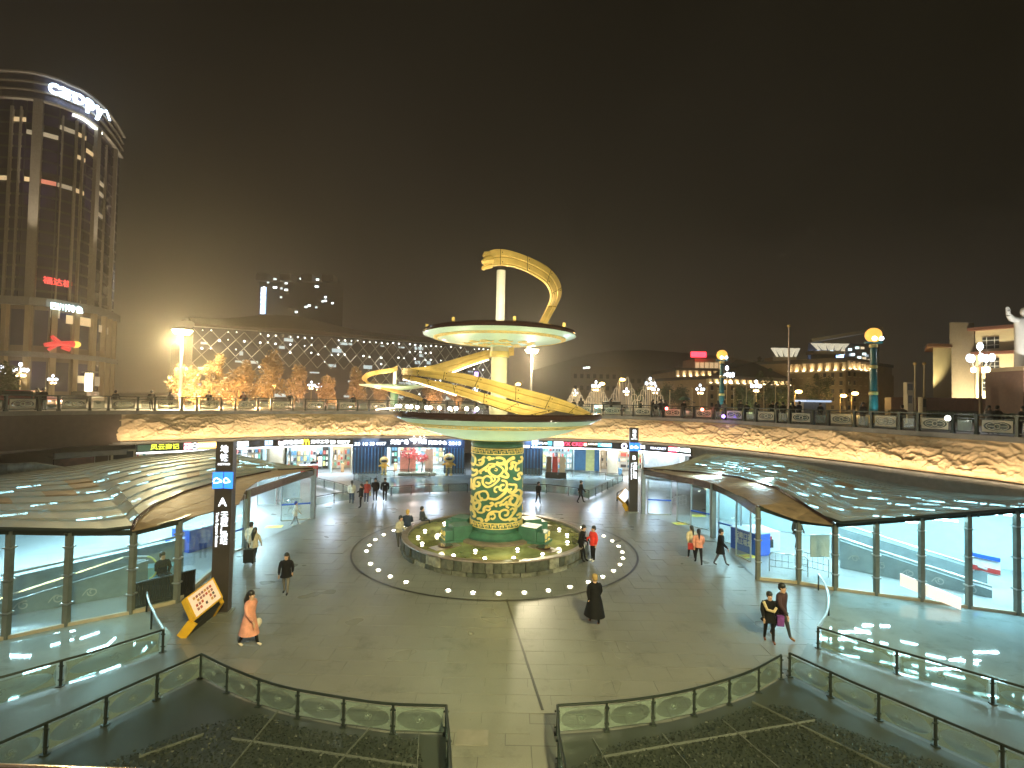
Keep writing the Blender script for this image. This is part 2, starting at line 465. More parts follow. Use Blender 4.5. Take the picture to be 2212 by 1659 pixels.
def path_at(s):
    s = max(0.0, min(FS[-1] - 1e-4, s)); lo, hi = 0, len(FS) - 1
    while hi - lo > 1:
        m_ = (lo + hi) // 2
        if FS[m_] <= s: lo = m_
        else: hi = m_
    t = (s - FS[lo]) / (FS[hi] - FS[lo]); p = FAR[lo].lerp(FAR[hi], t)
    tg = (FAR[min(hi + 1, len(FAR) - 1)] - FAR[max(lo - 1, 0)]).normalized()
    return p, tg, V(tg.y, -tg.x, 0)     # point, direction along the wall (picture left to right), normal into the plaza
_px = [pxof((p.x, p.y, 8)) for p in FAR]
def s_of(px):
    for i in range(len(_px) - 1):
        if _px[i] <= px <= _px[i + 1]:
            return FS[i] + (FS[i + 1] - FS[i]) * (px - _px[i]) / (_px[i + 1] - _px[i])
    return FS[-1]
def wp(px, off=0, z=0):
    p, t, n = path_at(s_of(px)); return V(p.x + n.x * off, p.y + n.y * off, z), t, n

# plaza floor
def flat(name, poly, z, m, kind='structure', parent=None):
    mb = MB(); mb.add([(p[0], p[1], z) for p in poly], [tuple(range(len(poly)))])
    o = obj(name, mb, m, parent, kind=kind); recalc(o)
    if o.data.polygons[0].normal.z < 0: o.data.flip_normals()
    return o
floor = flat('plaza_floor', [(-62, -2), (62, -2), (62, 75), (-62, 75)], 0.0, M['floor_j'])
# upper square: ring from the rim of the sunken court out to the horizon
mb = MB(); n = len(PATH); mb.v = [(p.x, p.y, TOPZ) for p in PATH]
ctr = V(0, 28, 0); big = []
for p in PATH:
    d = (p - ctr).normalized(); big.append((ctr.x + d.x * 1500, ctr.y + d.y * 1500, TOPZ))
mb.v += big
mb.f = [(i, (i + 1) % n, n + (i + 1) % n, n + i) for i in range(n)]; mb.m = [0] * n
o = obj('upper_square', mb, M['upper'], kind='structure'); recalc(o)
if o.data.polygons[0].normal.z < 0: o.data.flip_normals()
# edge slab and retaining wall of the court
mb = MB()
rows = []
for z, off in ((TOPZ - 0.004, -0.6), (TOPZ - 0.004, 0.18), (6.15, 0.18), (6.15, 0.0), (6.1, -0.3)):
    r = []
    for i, p in enumerate(PATH):
        a = PATH[i - 1]; b = PATH[(i + 1) % n]; t = (b - a).normalized(); nn = V(t.y, -t.x, 0)
        r.append((p.x + nn.x * off, p.y + nn.y * off, z))
    rows.append(r + [r[0]])
rows[0] = [(p[0], p[1], TOPZ + 0.004) for p in rows[0]]; rows[1] = [(p[0], p[1], TOPZ + 0.004) for p in rows[1]]
mb.grid(rows)
obj('court_rim_coping', mb, M['concrete'], kind='structure')

# sculpted relief wall, real displacement
RELZ0, RELZ1 = 3.95, 6.13
sR0, sR1 = s_of(248), s_of(2600)
def relief_h(u, v):
    """u metres along the wall, v metres up: overlapping ranges of sharp peaks, nearer ranges lower and prouder"""
    h = 0.0
    for k in range(7):
        fr = 0.22 + 0.09 * k
        n1 = 1 - 2.2 * abs(noise.noise(V(u * fr, 3.7 * k, 0))); n2 = 1 - 2.2 * abs(noise.noise(V(u * fr * 2.9, 7.1 * k, 2))); n3 = 1 - 2.2 * abs(noise.noise(V(u * fr * 8, 5.3 * k, 4)))
        ridge = 1.75 - 0.27 * k + 0.5 * n1 + 0.2 * n2 + 0.07 * n3
        d = ridge - v
        if d > 0:
            e = min(1.0, d / 0.05)
            h += 0.095 * e * (1.0 if d < 0.45 else max(0.15, 1 - (d - 0.45) * 1.3))
            if d < 0.9:
                q = noise.noise(V(u * 1.3, v * 1.3, k * 2.0)); sl = 1 if noise.noise(V(u * 0.35, k * 1.7, 1)) > 0 else -1
                h += 0.055 * max(0, 1 - d / 0.9) * (1 - abs(2 * ((u * 2.6 + sl * v * 2.9 + 1.3 * q) % 1) - 1)) ** 2
    w_ = noise.noise(V(u * 0.5, v * 0.8, 5)) * 1.6
    r2 = 1 - abs(noise.noise(V(u * 1.3 + w_, v * 2.6, 19))) * 3.2
    h += 0.07 * max(0, r2) ** 3
    big = min(1, max(0.5, 0.85 + 1.3 * noise.noise(V(u * 0.16, v * 0.55, 31))))
    return h * big * min(1, (v + 0.02) / 0.12)
mb = MB(); NU = int((sR1 - sR0) / 0.056); NV = 46
rows = []
cols = []
for i in range(NU + 1):
    s = sR0 + (sR1 - sR0) * i / NU; cols.append((s, *path_at(s)))
for j in range(NV + 1):
    v = (RELZ1 - RELZ0) * j / NV; z = RELZ0 + v; r = []
    for (s, p, t, nn) in cols:
        o_ = 0.02 + relief_h(s, v) * min(1, (s - sR0) / 1.5)
        r.append((p.x + nn.x * o_, p.y + nn.y * o_, z))
    rows.append(r)
mb.grid(rows)
rel = obj('relief_wall', mb, M['relief'], smooth=False)
rel.data.polygons.foreach_set('use_smooth', [True] * len(rel.data.polygons))
tag(rel, 'long curved sandstone wall carved with mountain ridges and lit from below', 'wall')
# plain brown wall at the left, where the carving stops
def strip(name, s0, s1, z0, z1, off, m, parent=None, kind=None, n=40):
    mb = MB(); rr = []
    for z in (z0, z1):
        r = []
        for i in range(n + 1):
            p, t, nn = path_at(s0 + (s1 - s0) * i / n); r.append((p.x + nn.x * off, p.y + nn.y * off, z))
        rr.append(r)
    mb.grid(rr); return obj(name, mb, m, parent, kind=kind)
def band(name, s0, s1, z0, z1, o0, o1, m, parent=None, kind=None, n=60, mi=None):
    """curved box following the wall between offsets o0 (back) and o1 (front)"""
    mb = MB(); rr = []
    for z, off in ((z0, o0), (z0, o1), (z1, o1), (z1, o0), (z0, o0)):
        r = []
        for i in range(n + 1):
            p, t, nn = path_at(s0 + (s1 - s0) * i / n); r.append((p.x + nn.x * off, p.y + nn.y * off, z))
        rr.append(r)
    mb.grid(rr)
    k = n + 1; b = len(mb.v) - 5 * k
    mb.f += [(b, b + k, b + 2 * k, b + 3 * k), (b + n + 3 * k, b + n + 2 * k, b + n + k, b + n)]; mb.m += [0, 0]
    return obj(name, mb, m, parent, kind=kind)
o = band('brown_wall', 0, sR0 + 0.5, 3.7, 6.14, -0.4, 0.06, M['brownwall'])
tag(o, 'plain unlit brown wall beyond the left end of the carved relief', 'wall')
# ledge below the relief, hides the light trough
band('relief_ledge', sR0, s_of(1505), 3.78, 3.90, -1.0, 0.30, M['concrete'], kind='structure', n=160)
band('relief_ledge', s_of(1506), FS[-1], 3.78, 3.90, -1.0, 0.40, M['concrete'], kind='structure', n=160)
band('lower_wall', s_of(1500), FS[-1], 0.0, 3.775, -0.5, 0.35, M['concrete'], kind='structure', n=120)
# uplights of the relief: one trough lamp every few metres
s = sR0 + 1.2
while s < s_of(2330):
    p, t, nn = path_at(s)
    c = V(p.x + nn.x * 0.95, p.y + nn.y * 0.95, 3.93)
    L = lamp('AREA', c, 22, (1.0, 0.78, 0.5), 2.3, sizey=0.06, name='relief_uplight')
    z_ = (V(nn.x * 0.6, nn.y * 0.6, -1)).normalized(); x_ = V(t.x, t.y, 0); y_ = z_.cross(x_).normalized()
    L.matrix_world = Matrix.Translation(c) @ Matrix((x_, y_, z_)).transposed().to_4x4()
    s += 2.5

# ------------------------------------------------------------------ railing of the upper square
rail_root = thing('upper_railing', 'dark metal railing with pale oval panels round the upper rim of the court', 'railing', (0, 40, TOPZ))
def wall_frame(p, t, nn, off, z):
    return Matrix.Translation(V(p.x + nn.x * off, p.y + nn.y * off, z) - V(0, 40, TOPZ)) @ Matrix((t, -nn, V(0, 0, 1))).transposed().to_4x4()
RZ = TOPZ
mbp = MB(); mbp.box((0, 0, 0.52), (0.15, 0.15, 1.04)); mbp.box((0, 0, 1.07), (0.2, 0.2, 0.06)); mbp.box((0, 0, 0.06), (0.21, 0.21, 0.12))
me_post = mesh_of(mbp, M['rail'], name='post')
def oval_panel(wd, ht, y=0.0):
    """plate with an oval opening, oval ring and rosette"""
    mb = MB(); n_ = 24
    el = [(0.46 * wd * math.cos(2 * math.pi * i / n_), 0.42 * ht * math.sin(2 * math.pi * i / n_)) for i in range(n_)]
    rc = []
    for i in range(n_):
        c_, s_ = math.cos(2 * math.pi * i / n_), math.sin(2 * math.pi * i / n_)
        k = min(0.5 * wd / max(1e-6, abs(c_)), 0.5 * ht / max(1e-6, abs(s_)))
        k2 = 1.0
        rc.append((max(-0.5 * wd, min(0.5 * wd, c_ * wd * 0.72)), max(-0.5 * ht, min(0.5 * ht, s_ * ht * 0.72))))
    for yy in (y - 0.015, y + 0.015):
        b = [(x, yy, z) for x, z in el] + [(x, yy, z) for x, z in rc]
        mb.add(b, [(i, (i + 1) % n_, n_ + (i + 1) % n_, n_ + i) for i in range(n_)])
    for r_ in (0.8,):
        mb.tube([(x * r_, y, z * r_) for x, z in el], 0.02, 5, closed=True)
    mb.tube([(0.13 * math.cos(a * math.pi / 6), y, 0.13 * math.sin(a * math.pi / 6)) for a in range(12)], 0.025, 5, closed=True)
    for a in range(6):
        an = a * math.pi / 3
        mb.tube([(0.13 * math.cos(an), y, 0.13 * math.sin(an)), (0.36 * wd * math.cos(an), y, 0.34 * ht * math.sin(an))], 0.014, 4)
    return mb
mw = oval_panel(1.45, 0.66)
me_wide = mesh_of(mw, M['cream'], name='panel')
mg = MB(); mg.box((0, 0.03, 0), (1.5, 0.012, 0.72)); me_bglass = mesh_of(mg, M['frost'], name='backing')
ms = MB(); ms.box((0, 0, 0), (0.7, 0.02, 0.6)); me_small = mesh_of(ms, M['frost'], name='panel')
s = 1.0; k = 0
posts_s = []
while s < FS[-1] - 1:
    wide = k % 2 == 0
    step = 1.9 if wide else 1.15
    posts_s.append(s)
    p, t, nn = path_at(s)
    q = link_piece('post', me_post, rail_root); q.matrix_local = wall_frame(p, t, nn, -0.1, RZ)
    p, t, nn = path_at(s + step / 2)
    if wide:
        q = link_piece('panel', me_wide, rail_root); q.matrix_local = wall_frame(p, t, nn, -0.1, RZ + 0.52)
        q2 = link_piece('backing', me_bglass, q)
    else:
        q = link_piece('panel', me_small, rail_root); q.matrix_local = wall_frame(p, t, nn, -0.1, RZ + 0.5)
    s += step; k += 1
for nm, z0, z1, wd in (('handrail', 1.1, 1.18, 0.07), ('lower_rail', 0.12, 0.17, 0.03), ('middle_rail', 0.9, 0.94, 0.03)):
    o = band(nm, 0.5, FS[-1] - 0.5, RZ + z0, RZ + z1, -0.1 - wd, -0.1 + wd, M['rail'], None, n=300)
    for v in o.data.vertices: v.co -= V(0, 40, TOPZ)
    o.parent = rail_root
# the stretch of railing the photographer leans on
near = thing('near_railing', 'polished brass handrail at the very bottom left in front of the viewer', 'railing', (-0.5, 0.5, TOPZ))
def under(px, py, z, r):
    d = ray(px, py); n_ = (UP - d * (UP.dot(d) / d.dot(d))).normalized(); return G(px, py, z) - n_ * r
a = under(-260, 1644, 7.55, .02); b = under(1250, 1692, 7.55, .02)
mb = MB(); mb.tube([a, b], 0.02, 16)
obj('handrail', mb, M['bronze'], near, True)
for tt in (0.1, 0.9):
    p = a.lerp(b, tt); mb = MB(); mb.tube([(p.x, p.y - 0.02, TOPZ), (p.x, p.y - 0.02, 7.53)], 0.02, 8); obj('post', mb, M['rail'], near, True)

# ------------------------------------------------------------------ foreground paving slabs, ring line and drain
slab_parent = floor
def inside_poly(x, y, poly):
    c = False; j = len(poly) - 1
    for i in range(len(poly)):
        xi, yi = poly[i][0], poly[i][1]; xj, yj = poly[j][0], poly[j][1]
        if (yi > y) != (yj > y) and x < (xj - xi) * (y - yi) / (yj - yi) + xi: c = not c
        j = i
    return c
RH = 0.68
L_in = [G(x, y, RH) for x, y in ((-60, 1632), (0, 1608), (140, 1547), (281, 1483), (435, 1415), (513, 1452), (602, 1483), (708, 1504), (833, 1522), (964, 1527), (970, 1595), (974, 1665), (978, 1760))]
R_in = [G(x, y, RH) for x, y in ((2330, 1690), (2212, 1631), (2003, 1544), (1838, 1474), (1706, 1413), (1687, 1417), (1625, 1450), (1546, 1477), (1449, 1501), (1335, 1517), (1204, 1526), (1207, 1590), (1222, 1665), (1240, 1760))]
L_out = [G(x, y, RH) for x, y in ((-160, 1515), (0, 1466), (203, 1410), (353, 1362))]
R_out = [G(x, y, RH) for x, y in ((1767, 1357), (1904, 1398), (2056, 1442), (2212, 1487), (2400, 1541))]
Lbed = [(p.x, p.y) for p in L_in]; Rbed = [(p.x, p.y) for p in R_in]
me_slab = None
mb = MB(); mb.box((0, 0, 0), (1.188, 0.788, 0.02)); me_slab = mesh_of(mb, M['floor'], name='paving_slab')
cand = []
for j in range(-2, 40):
    for i in range(-22, 22):
        x = i * 1.2 + (0.6 if j % 2 else 0) ; y = 8 + j * 0.8
        if math.hypot(x - CX, y - CY) < 8.3: continue
        pts = [(x + a, y + b) for a in (-0.6, 0.6) for b in (-0.4, 0.4)]
        if any(inside_poly(a, b, Lbed) or inside_poly(a, b, Rbed) for a, b in pts): continue
        if y < 10: continue
        lx = L_out[-1].x + 0.5; rx = R_out[0].x - 0.5
        if x < lx + (y - 14) * -0.05 or x > rx: continue
        if abs(x) > y * 1.02: continue
        cand.append((math.hypot(x, y), x, y))
cand.sort()
for d, x, y in cand[:290]:
    q = link_piece('paving_slab', me_slab, floor, (x, y, 0.0 + random.uniform(-0.0025, 0.0025)), (random.uniform(-.0012, .0012), random.uniform(-.0012, .0012), 0))
def ring(name, r0, r1, z, m, parent=None, kind='structure', n=96, c=(CX, CY)):
    mb = MB(); mb.lathe([(r0, z), (r1, z)], (c[0], c[1], 0), n); o = obj(name, mb, m, parent, kind=kind); return o
ring('ring_joint_line', 7.44, 7.54, 0.018, M['black'])
p0 = G(1094, 1296); p1 = G(1172, 1535)
mb = MB(); mb.bar((p0.x, p0.y, 0.018), (p1.x, p1.y, 0.018), 0.07, 0.006); obj('drain_channel', mb, M['black'], kind='structure')
mb = MB()
for xx, yy in ((1020, 1595),):
    a = G(xx, yy); mb.box((a.x, a.y, 0.02), (0.75, 0.55, 0.02))
o = obj('manhole_cover', mb, M['concrete']); tag(o, 'square grey cover let into the paving at the bottom between the railings', 'manhole cover')

# wet polished terraces left and right of the court, side paths, planting beds
Lfront = [G(-260, 1447), G(0, 1383), G(142, 1354), G(282, 1327), G(330, 1322), G(372, 1372)]
Rfront = [G(1785, 1300), G(1804, 1275), G(1893, 1287), G(1991, 1300), G(2093, 1315), G(2212, 1331), G(2460, 1368)]
lw = [V(p.x, p.y, 0) for p in Lfront] + [V(p.x, p.y, 0) for p in reversed(L_out)]
rw = [V(p.x, p.y, 0) for p in Rfront] + [V(p.x, p.y, 0) for p in reversed(R_out)]
flat('wet_terrace', [(p.x, p.y) for p in lw], 0.022, M['wet'])
flat('wet_terrace', [(p.x, p.y) for p in rw], 0.022, M['wet'])
lp = [L_out[i] for i in range(4)] + [G(392, 1400)] + [L_in[4]] + [L_in[i] for i in (3, 2, 1, 0)]
rpth = [R_out[i] for i in range(5)] + [R_in[i] for i in (0, 1, 2, 3, 4)] + [G(1745, 1390)]
flat('side_path', [(p.x, p.y) for p in lp], 0.026, M['path'])
flat('side_path', [(p.x, p.y) for p in rpth], 0.026, M['path'])
flat('planting_bed', Lbed, 0.028, M['bed'])
flat('planting_bed', Rbed, 0.028, M['bed'])
far_pool = [G(x, y) for x, y in ((842, 1082), (690, 1100), (700, 1040), (765, 1046))]
# far wet terrace between the court and the shops
fp = [G(848, 1066), G(930, 1063), G(1010, 1061), G(1130, 1061), G(1240, 1067), G(1270, 1077), G(1345, 1040), G(1250, 1029), G(1130, 1027), G(1005, 1027), G(880, 1030), G(770, 1034)]
flat('far_wet_terrace', [(p.x, p.y) for p in fp], 0.022, M['wet'])
hp = [G(x, y) for x, y in ((-80, 1050), (300, 1010), (560, 1012), (700, 1035), (765, 1046), (830, 1075), (690, 1105), (680, 1122), (520, 1200), (380, 1300), (282, 1327), (0, 1383), (-300, 1455))]

def clutter_leaves(name, poly, inner, step, label, m):
    """low ground cover: thousands of small upright leaves"""
    mb = MB(); xs = [p[0] for p in poly]; ys = [p[1] for p in poly]
    rr = random.Random(3)
    y = min(ys)
    while y < max(ys):
        x = min(xs)
        while x < max(xs):
            px_, py_ = x + rr.uniform(-.5, .5) * step, y + rr.uniform(-.5, .5) * step
            if inside_poly(px_, py_, inner) and abs(px_) < py_ * 1.05:
                h = rr.uniform(0.012, 0.045); an = rr.uniform(0, 6.28); l = rr.uniform(0.03, 0.06)
                dx, dy = math.cos(an) * l, math.sin(an) * l; tx, ty = -dy * rr.uniform(-.9, .9), dx * rr.uniform(-.9, .9)
                mb.add([(px_ - dx * .5, py_ - dy * .5, 0.03), (px_ + dx * .5, py_ + dy * .5, 0.035 + h * .3), (px_ + dx * .5 + tx, py_ + dy * .5 + ty, 0.03 + h), (px_ - dx * .5 + tx, py_ - dy * .5 + ty, 0.03 + h * .8)], [(0, 1, 2, 3)])
            x += step
        y += step
    o = obj(name, mb, m, kind='stuff'); o['label'] = label; return o
Lleaf = [(G(x, y).x, G(x, y).y) for x, y in ((560, 1545), (660, 1575), (770, 1592), (900, 1600), (940, 1760), (100, 1760), (200, 1665), (330, 1610), (440, 1568))]
Rleaf = [(G(x, y).x, G(x, y).y) for x, y in ((1235, 1662), (1330, 1610), (1480, 1580), (1620, 1530), (1700, 1525), (1830, 1580), (2080, 1670), (2200, 1760), (1250, 1760))]
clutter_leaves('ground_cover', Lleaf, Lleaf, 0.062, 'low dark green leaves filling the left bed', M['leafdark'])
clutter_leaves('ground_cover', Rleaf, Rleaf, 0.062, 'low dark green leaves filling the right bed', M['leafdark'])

ORD = 'first second third fourth fifth sixth seventh eighth ninth tenth eleventh twelfth thirteenth fourteenth fifteenth sixteenth seventeenth eighteenth nineteenth twentieth'.split()

# ------------------------------------------------------------------ low glass balustrades
def etched(wd, ht):
    """concave corner fans of an etched pane and its round emblem, as a thin raised film"""
    mb = MB(); n_ = 18
    for sx_ in (-1, 1):
        for sz in (-1, 1):
            pts = [(sx_ * wd / 2, sz * ht / 2)]
            for i in range(n_ // 3 + 1):
                a = math.pi / 2 * i / (n_ // 3)
                pts.append((sx_ * wd * 0.47 * math.sin(a) ** 1.0, sz * ht * 0.46 * math.cos(a) ** 1.0))
            vs = [(x, 0.0095, z) for x, z in pts] + [(x, -0.0095, z) for x, z in pts]
            fs = [(0, i, i + 1) for i in range(1, len(pts) - 1)] + [(len(pts), len(pts) + i + 1, len(pts) + i) for i in range(1, len(pts) - 1)]
            mb.add(vs, fs)
    for k in range(5):
        a0 = 2 * math.pi * k / 5
        mb.tube([(0.05 * wd / 1.2 * math.cos(a0) + 0.05 * math.cos(a0 + t), -0.01, 0.05 * math.sin(a0) + 0.05 * math.sin(a0 + t)) for t in (0, 1.2, 2.4, 3.6)], 0.008, 4)
    return mb
def balustrade(name, label, pts, h=RH, step=1.25, etch=True, group=None, curve=False, z0=0.028, double=()):
    pts = [V(p.x, p.y, 0) for p in pts]
    if curve: pts = catmull(pts, 8)
    r = thing(name, label, 'railing', (pts[0].x, pts[0].y, z0), group)
    L = seglens(pts); tot = L[-1]
    def at(s):
        s = min(max(s, 0), tot - 1e-4)
        for i in range(len(L) - 1):
            if L[i] <= s <= L[i + 1]:
                return pts[i].lerp(pts[i + 1], (s - L[i]) / max(1e-6, L[i + 1] - L[i]))
    mb = MB(); mb.tube([(p.x, p.y, z0 + h) for p in pts], 0.032, 8); obj('handrail', mb, M['rail'], r, True)
    cnt = max(1, round(tot / step)); off = V(pts[0].x, pts[0].y, z0)
    for i in range(cnt + 1):
        p = at(tot * i / cnt)
        mb = MB(); mb.box((p.x, p.y, z0 + h / 2), (0.05, 0.05, h)); mb.box((p.x, p.y, z0 + 0.01), (0.14, 0.14, 0.02))
        for zz in (0.25, 0.8): mb.box((p.x, p.y, z0 + h * zz), (0.13, 0.035, 0.03))
        obj('post', mb, M['rail'], r)
    for i in range(cnt):
        a = at(tot * (i + 0.04) / cnt); b = at(tot * (i + 0.96) / cnt); d = (b - a); wd = d.length; ang = math.atan2(d.y, d.x)
        mb = MB(); mb.box((0, 0, 0), (wd, 0.014, h * 0.8)); g = obj('glass_pane', mb, M['railglass'])
        g.parent = r; g.location = V((a.x + b.x) / 2, (a.y + b.y) / 2, z0 + h * 0.5) - off; g.rotation_euler = (0, 0, ang)
        if etch:
            e_ = obj('etched_pattern', etched(wd, h * 0.78), M['frost']); e_.parent = g
    return r
balustrade('glass_balustrade', 'long straight glass balustrade running from the bottom left corner to the left bed corner', L_in[0:5], etch=True, group='low glass balustrades')
balustrade('glass_balustrade', 'curved glass balustrade with etched fans along the left bed facing the fountain', L_in[4:10], curve=True, group='low glass balustrades')
balustrade('glass_balustrade', 'short glass balustrade on the left side of the central path', L_in[9:13], group='low glass balustrades')
balustrade('glass_balustrade', 'long straight glass balustrade falling away to the bottom right corner', R_in[0:5], group='low glass balustrades')
balustrade('glass_balustrade', 'curved glass balustrade with etched fans along the right bed facing the fountain', R_in[5:11], curve=True, group='low glass balustrades')
balustrade('glass_balustrade', 'short glass balustrade on the right side of the central path', R_in[10:14], group='low glass balustrades')
balustrade('glass_balustrade', 'glass balustrade along the wet terrace beside entrance A', L_out, step=2.6, group='low glass balustrades')
balustrade('glass_balustrade', 'glass balustrade along the wet terrace beside entrance B', R_out, step=2.4, group='low glass balustrades')
def arc_rail(pts, label):
    r = thing('curved_handrail', label, 'handrail', (pts[0].x, pts[0].y, 0.03))
    P_ = catmull([V(p.x, p.y, 0) for p in pts], 8)
    mb = MB(); mb.tube([(p.x, p.y, 0.72) for p in P_] , 0.04, 8); obj('handrail', mb, M['steel'], r, True)
    for p in (P_[0], P_[len(P_) // 2], P_[-1]):
        mb = MB(); mb.tube([(p.x, p.y, 0.03), (p.x, p.y, 0.7)], 0.03, 8); obj('post', mb, M['rail'], r, True)
arc_rail([G(x, y, 0.72) for x, y in ((353, 1360), (336, 1330), (322, 1300), (318, 1280))], 'curved steel handrail at the end of the left wet terrace')
arc_rail([G(x, y, 0.72) for x, y in ((1767, 1355), (1786, 1322), (1790, 1290), (1782, 1262), (1768, 1240))], 'curved steel handrail at the end of the right wet terrace')
# far ones round the terrace before the shops
def far_rail(px, label, h=0.7, step=1.8):
    balustrade('glass_balustrade', label, [G(x, y, h) for x, y in px], h=h, step=step, etch=False, group='far balustrades before the shops')
far_rail(((847, 1052), (930, 1047), (1010, 1046)), 'far balustrade behind the column on its left, near edge of the mirror wet terrace')
far_rail(((1128, 1046), (1190, 1048), (1240, 1054), (1272, 1060)), 'far balustrade behind the column on its right, near edge of the mirror wet terrace')
far_rail(((1272, 1060), (1300, 1047), (1322, 1036), (1345, 1025)), 'far balustrade rising to the back right beside the blue walker')
far_rail(((1345, 1025), (1250, 1017), (1130, 1012)), 'far balustrade in front of the clothing shop')
far_rail(((775, 1022), (880, 1014), (1005, 1013)), 'far balustrade in front of the pink display')
far_rail(((765, 1022), (800, 1032), (845, 1052)), 'short sloping balustrade left of the pink display')
far_rail(((680, 1032), (720, 1041), (762, 1053)), 'sloping balustrade right of entrance A')
far_rail(((682, 1074), (720, 1067), (765, 1061)), 'low balustrade touching the end pillar of entrance A')
# small bin-like hoop beside the right board
# pale steel strips across the beds
def strip_line(px, nm='edging_strip'):
    pass
for parent_name, lines in (('L', [((600, 1540), (470, 1700)), ((800, 1575), (690, 1700)), ((905, 1585), (900, 1680)), ((500, 1600), (900, 1660)), ((440, 1590), (300, 1640))]),
                           ('R', [((1280, 1600), (1340, 1700)), ((1430, 1590), (1520, 1700)), ((1560, 1560), (1700, 1680)), ((1625, 1520), (1950, 1680)), ((1300, 1640), (1760, 1560))])):
    bed = [o for o in COL.objects if o.name.startswith('planting_bed')][0 if parent_name == 'L' else 1]
    for (a, b) in lines:
        a = G(*a); b = G(*b); mb = MB(); mb.bar((a.x, a.y, 0.05), (b.x, b.y, 0.05), 0.02, 0.05)
        obj('edging_strip', mb, M['path'], bed)

# ================================================================== dragon column
C3 = V(CX, CY, 0)
col = thing('dragon_column', 'tall green column with gold relief, two mint discs and a golden spiral ribbon in the pool', 'sculpture', (CX, CY, 0))
def lathe(name, prof, m, parent=col, n=72, c=(CX, CY, 0), smooth=True):
    mb = MB(); mb.lathe(prof, c, n); return obj(name, mb, m, parent, smooth)
lathe('plinth', [(0.01, 0.56), (2.15, 0.56), (2.15, 0.66), (1.95, 0.7), (0.01, 0.7)], M['coping'])
lathe('base', [(1.8, 0.70), (1.82, 0.82), (1.72, 0.92), (1.62, 1.02), (1.55, 1.05), (1.44, 1.06), (1.42, 1.3)], M['green'])
drum = lathe('drum', [(1.40, 1.25), (1.40, 5.45), (1.44, 5.5), (1.44, 5.62), (1.40, 5.66), (1.40, 5.9)], M['green'])
low = lathe('lower_dish', [(1.4, 5.84), (2.1, 5.86), (3.0, 6.03), (3.9, 6.3), (4.7, 6.62), (5.2, 6.84), (5.5, 6.98)], M['mint'], n=128)
lathe('dish_rim', [(5.42, 6.97), (5.53, 6.98), (5.6, 7.05), (5.6, 7.22), (5.53, 7.3), (5.3, 7.31), (0.4, 7.33)], M['brownrim'], n=128)
shaft = lathe('lower_shaft', [(0.5, 7.3), (0.5, 7.75), (0.44, 7.8), (0.44, 10.35), (0.5, 10.4), (0.5, 10.9)], M['shaft'], n=40)
lathe('shaft_collar', [(0.49, 10.25), (0.54, 10.28), (0.54, 10.55), (0.49, 10.58)], M['goldrelief'], shaft, n=40)
up_ = lathe('upper_disc', [(0.45, 10.8), (0.62, 10.86), (1.6, 10.98), (2.6, 11.08), (3.4, 11.2), (4.0, 11.36), (4.16, 11.42)], M['mint'], n=128)
lathe('disc_rim', [(4.12, 11.42), (4.18, 11.45), (4.2, 11.52), (4.14, 11.64), (3.9, 11.72), (0.2, 11.8)], M['brownrim'], up_, n=128)
lathe('upper_shaft', [(0.24, 11.7), (0.24, 15.05)], M['white'], n=28)

# gold relief: strokes on the drum
def stroke(mb, pts, wd, fn, h=0.05, round_end=True, wk=1.0):
    """flat raised ribbon along 2-D pts (u,v) with widths wd; fn maps (u,v,h) to space"""
    P = [V(p[0], p[1], 0) for p in pts]; P = catmull(P, 4); n_ = len(P)
    vs = []
    for i, p in enumerate(P):
        t = (P[min(i + 1, n_ - 1)] - P[max(i - 1, 0)])
        t = t.normalized() if t.length > 1e-9 else V(1, 0, 0)
        nn = V(-t.y, t.x, 0); f = i / (n_ - 1)
        k = wd[0] + (wd[1] - wd[0]) * f if isinstance(wd, tuple) else wd
        k *= wk
        if round_end and (i == 0 or i == n_ - 1): k *= 0.45
        a = p + nn * k / 2; b = p - nn * k / 2
        vs += [fn(a.x, a.y, 0), fn(a.x, a.y, h), fn(b.x, b.y, h), fn(b.x, b.y, 0)]
    fs = []
    for i in range(n_ - 1):
        for k in range(3):
            fs.append((i * 4 + k, i * 4 + k + 1, (i + 1) * 4 + k + 1, (i + 1) * 4 + k))
    fs.append((0, 3, 2, 1)); j = (n_ - 1) * 4; fs.append((j, j + 1, j + 2, j + 3))
    mb.add(vs, fs)
def spiral(cx, cy, r, turns=1.25, a0=0, cw=1, shrink=0.35, n_=9):
    return [(cx + r * (1 - (1 - shrink) * i / n_) * math.cos(a0 + cw * turns * 2 * math.pi * i / n_), cy + r * (1 - (1 - shrink) * i / n_) * math.sin(a0 + cw * turns * 2 * math.pi * i / n_)) for i in range(n_ + 1)]
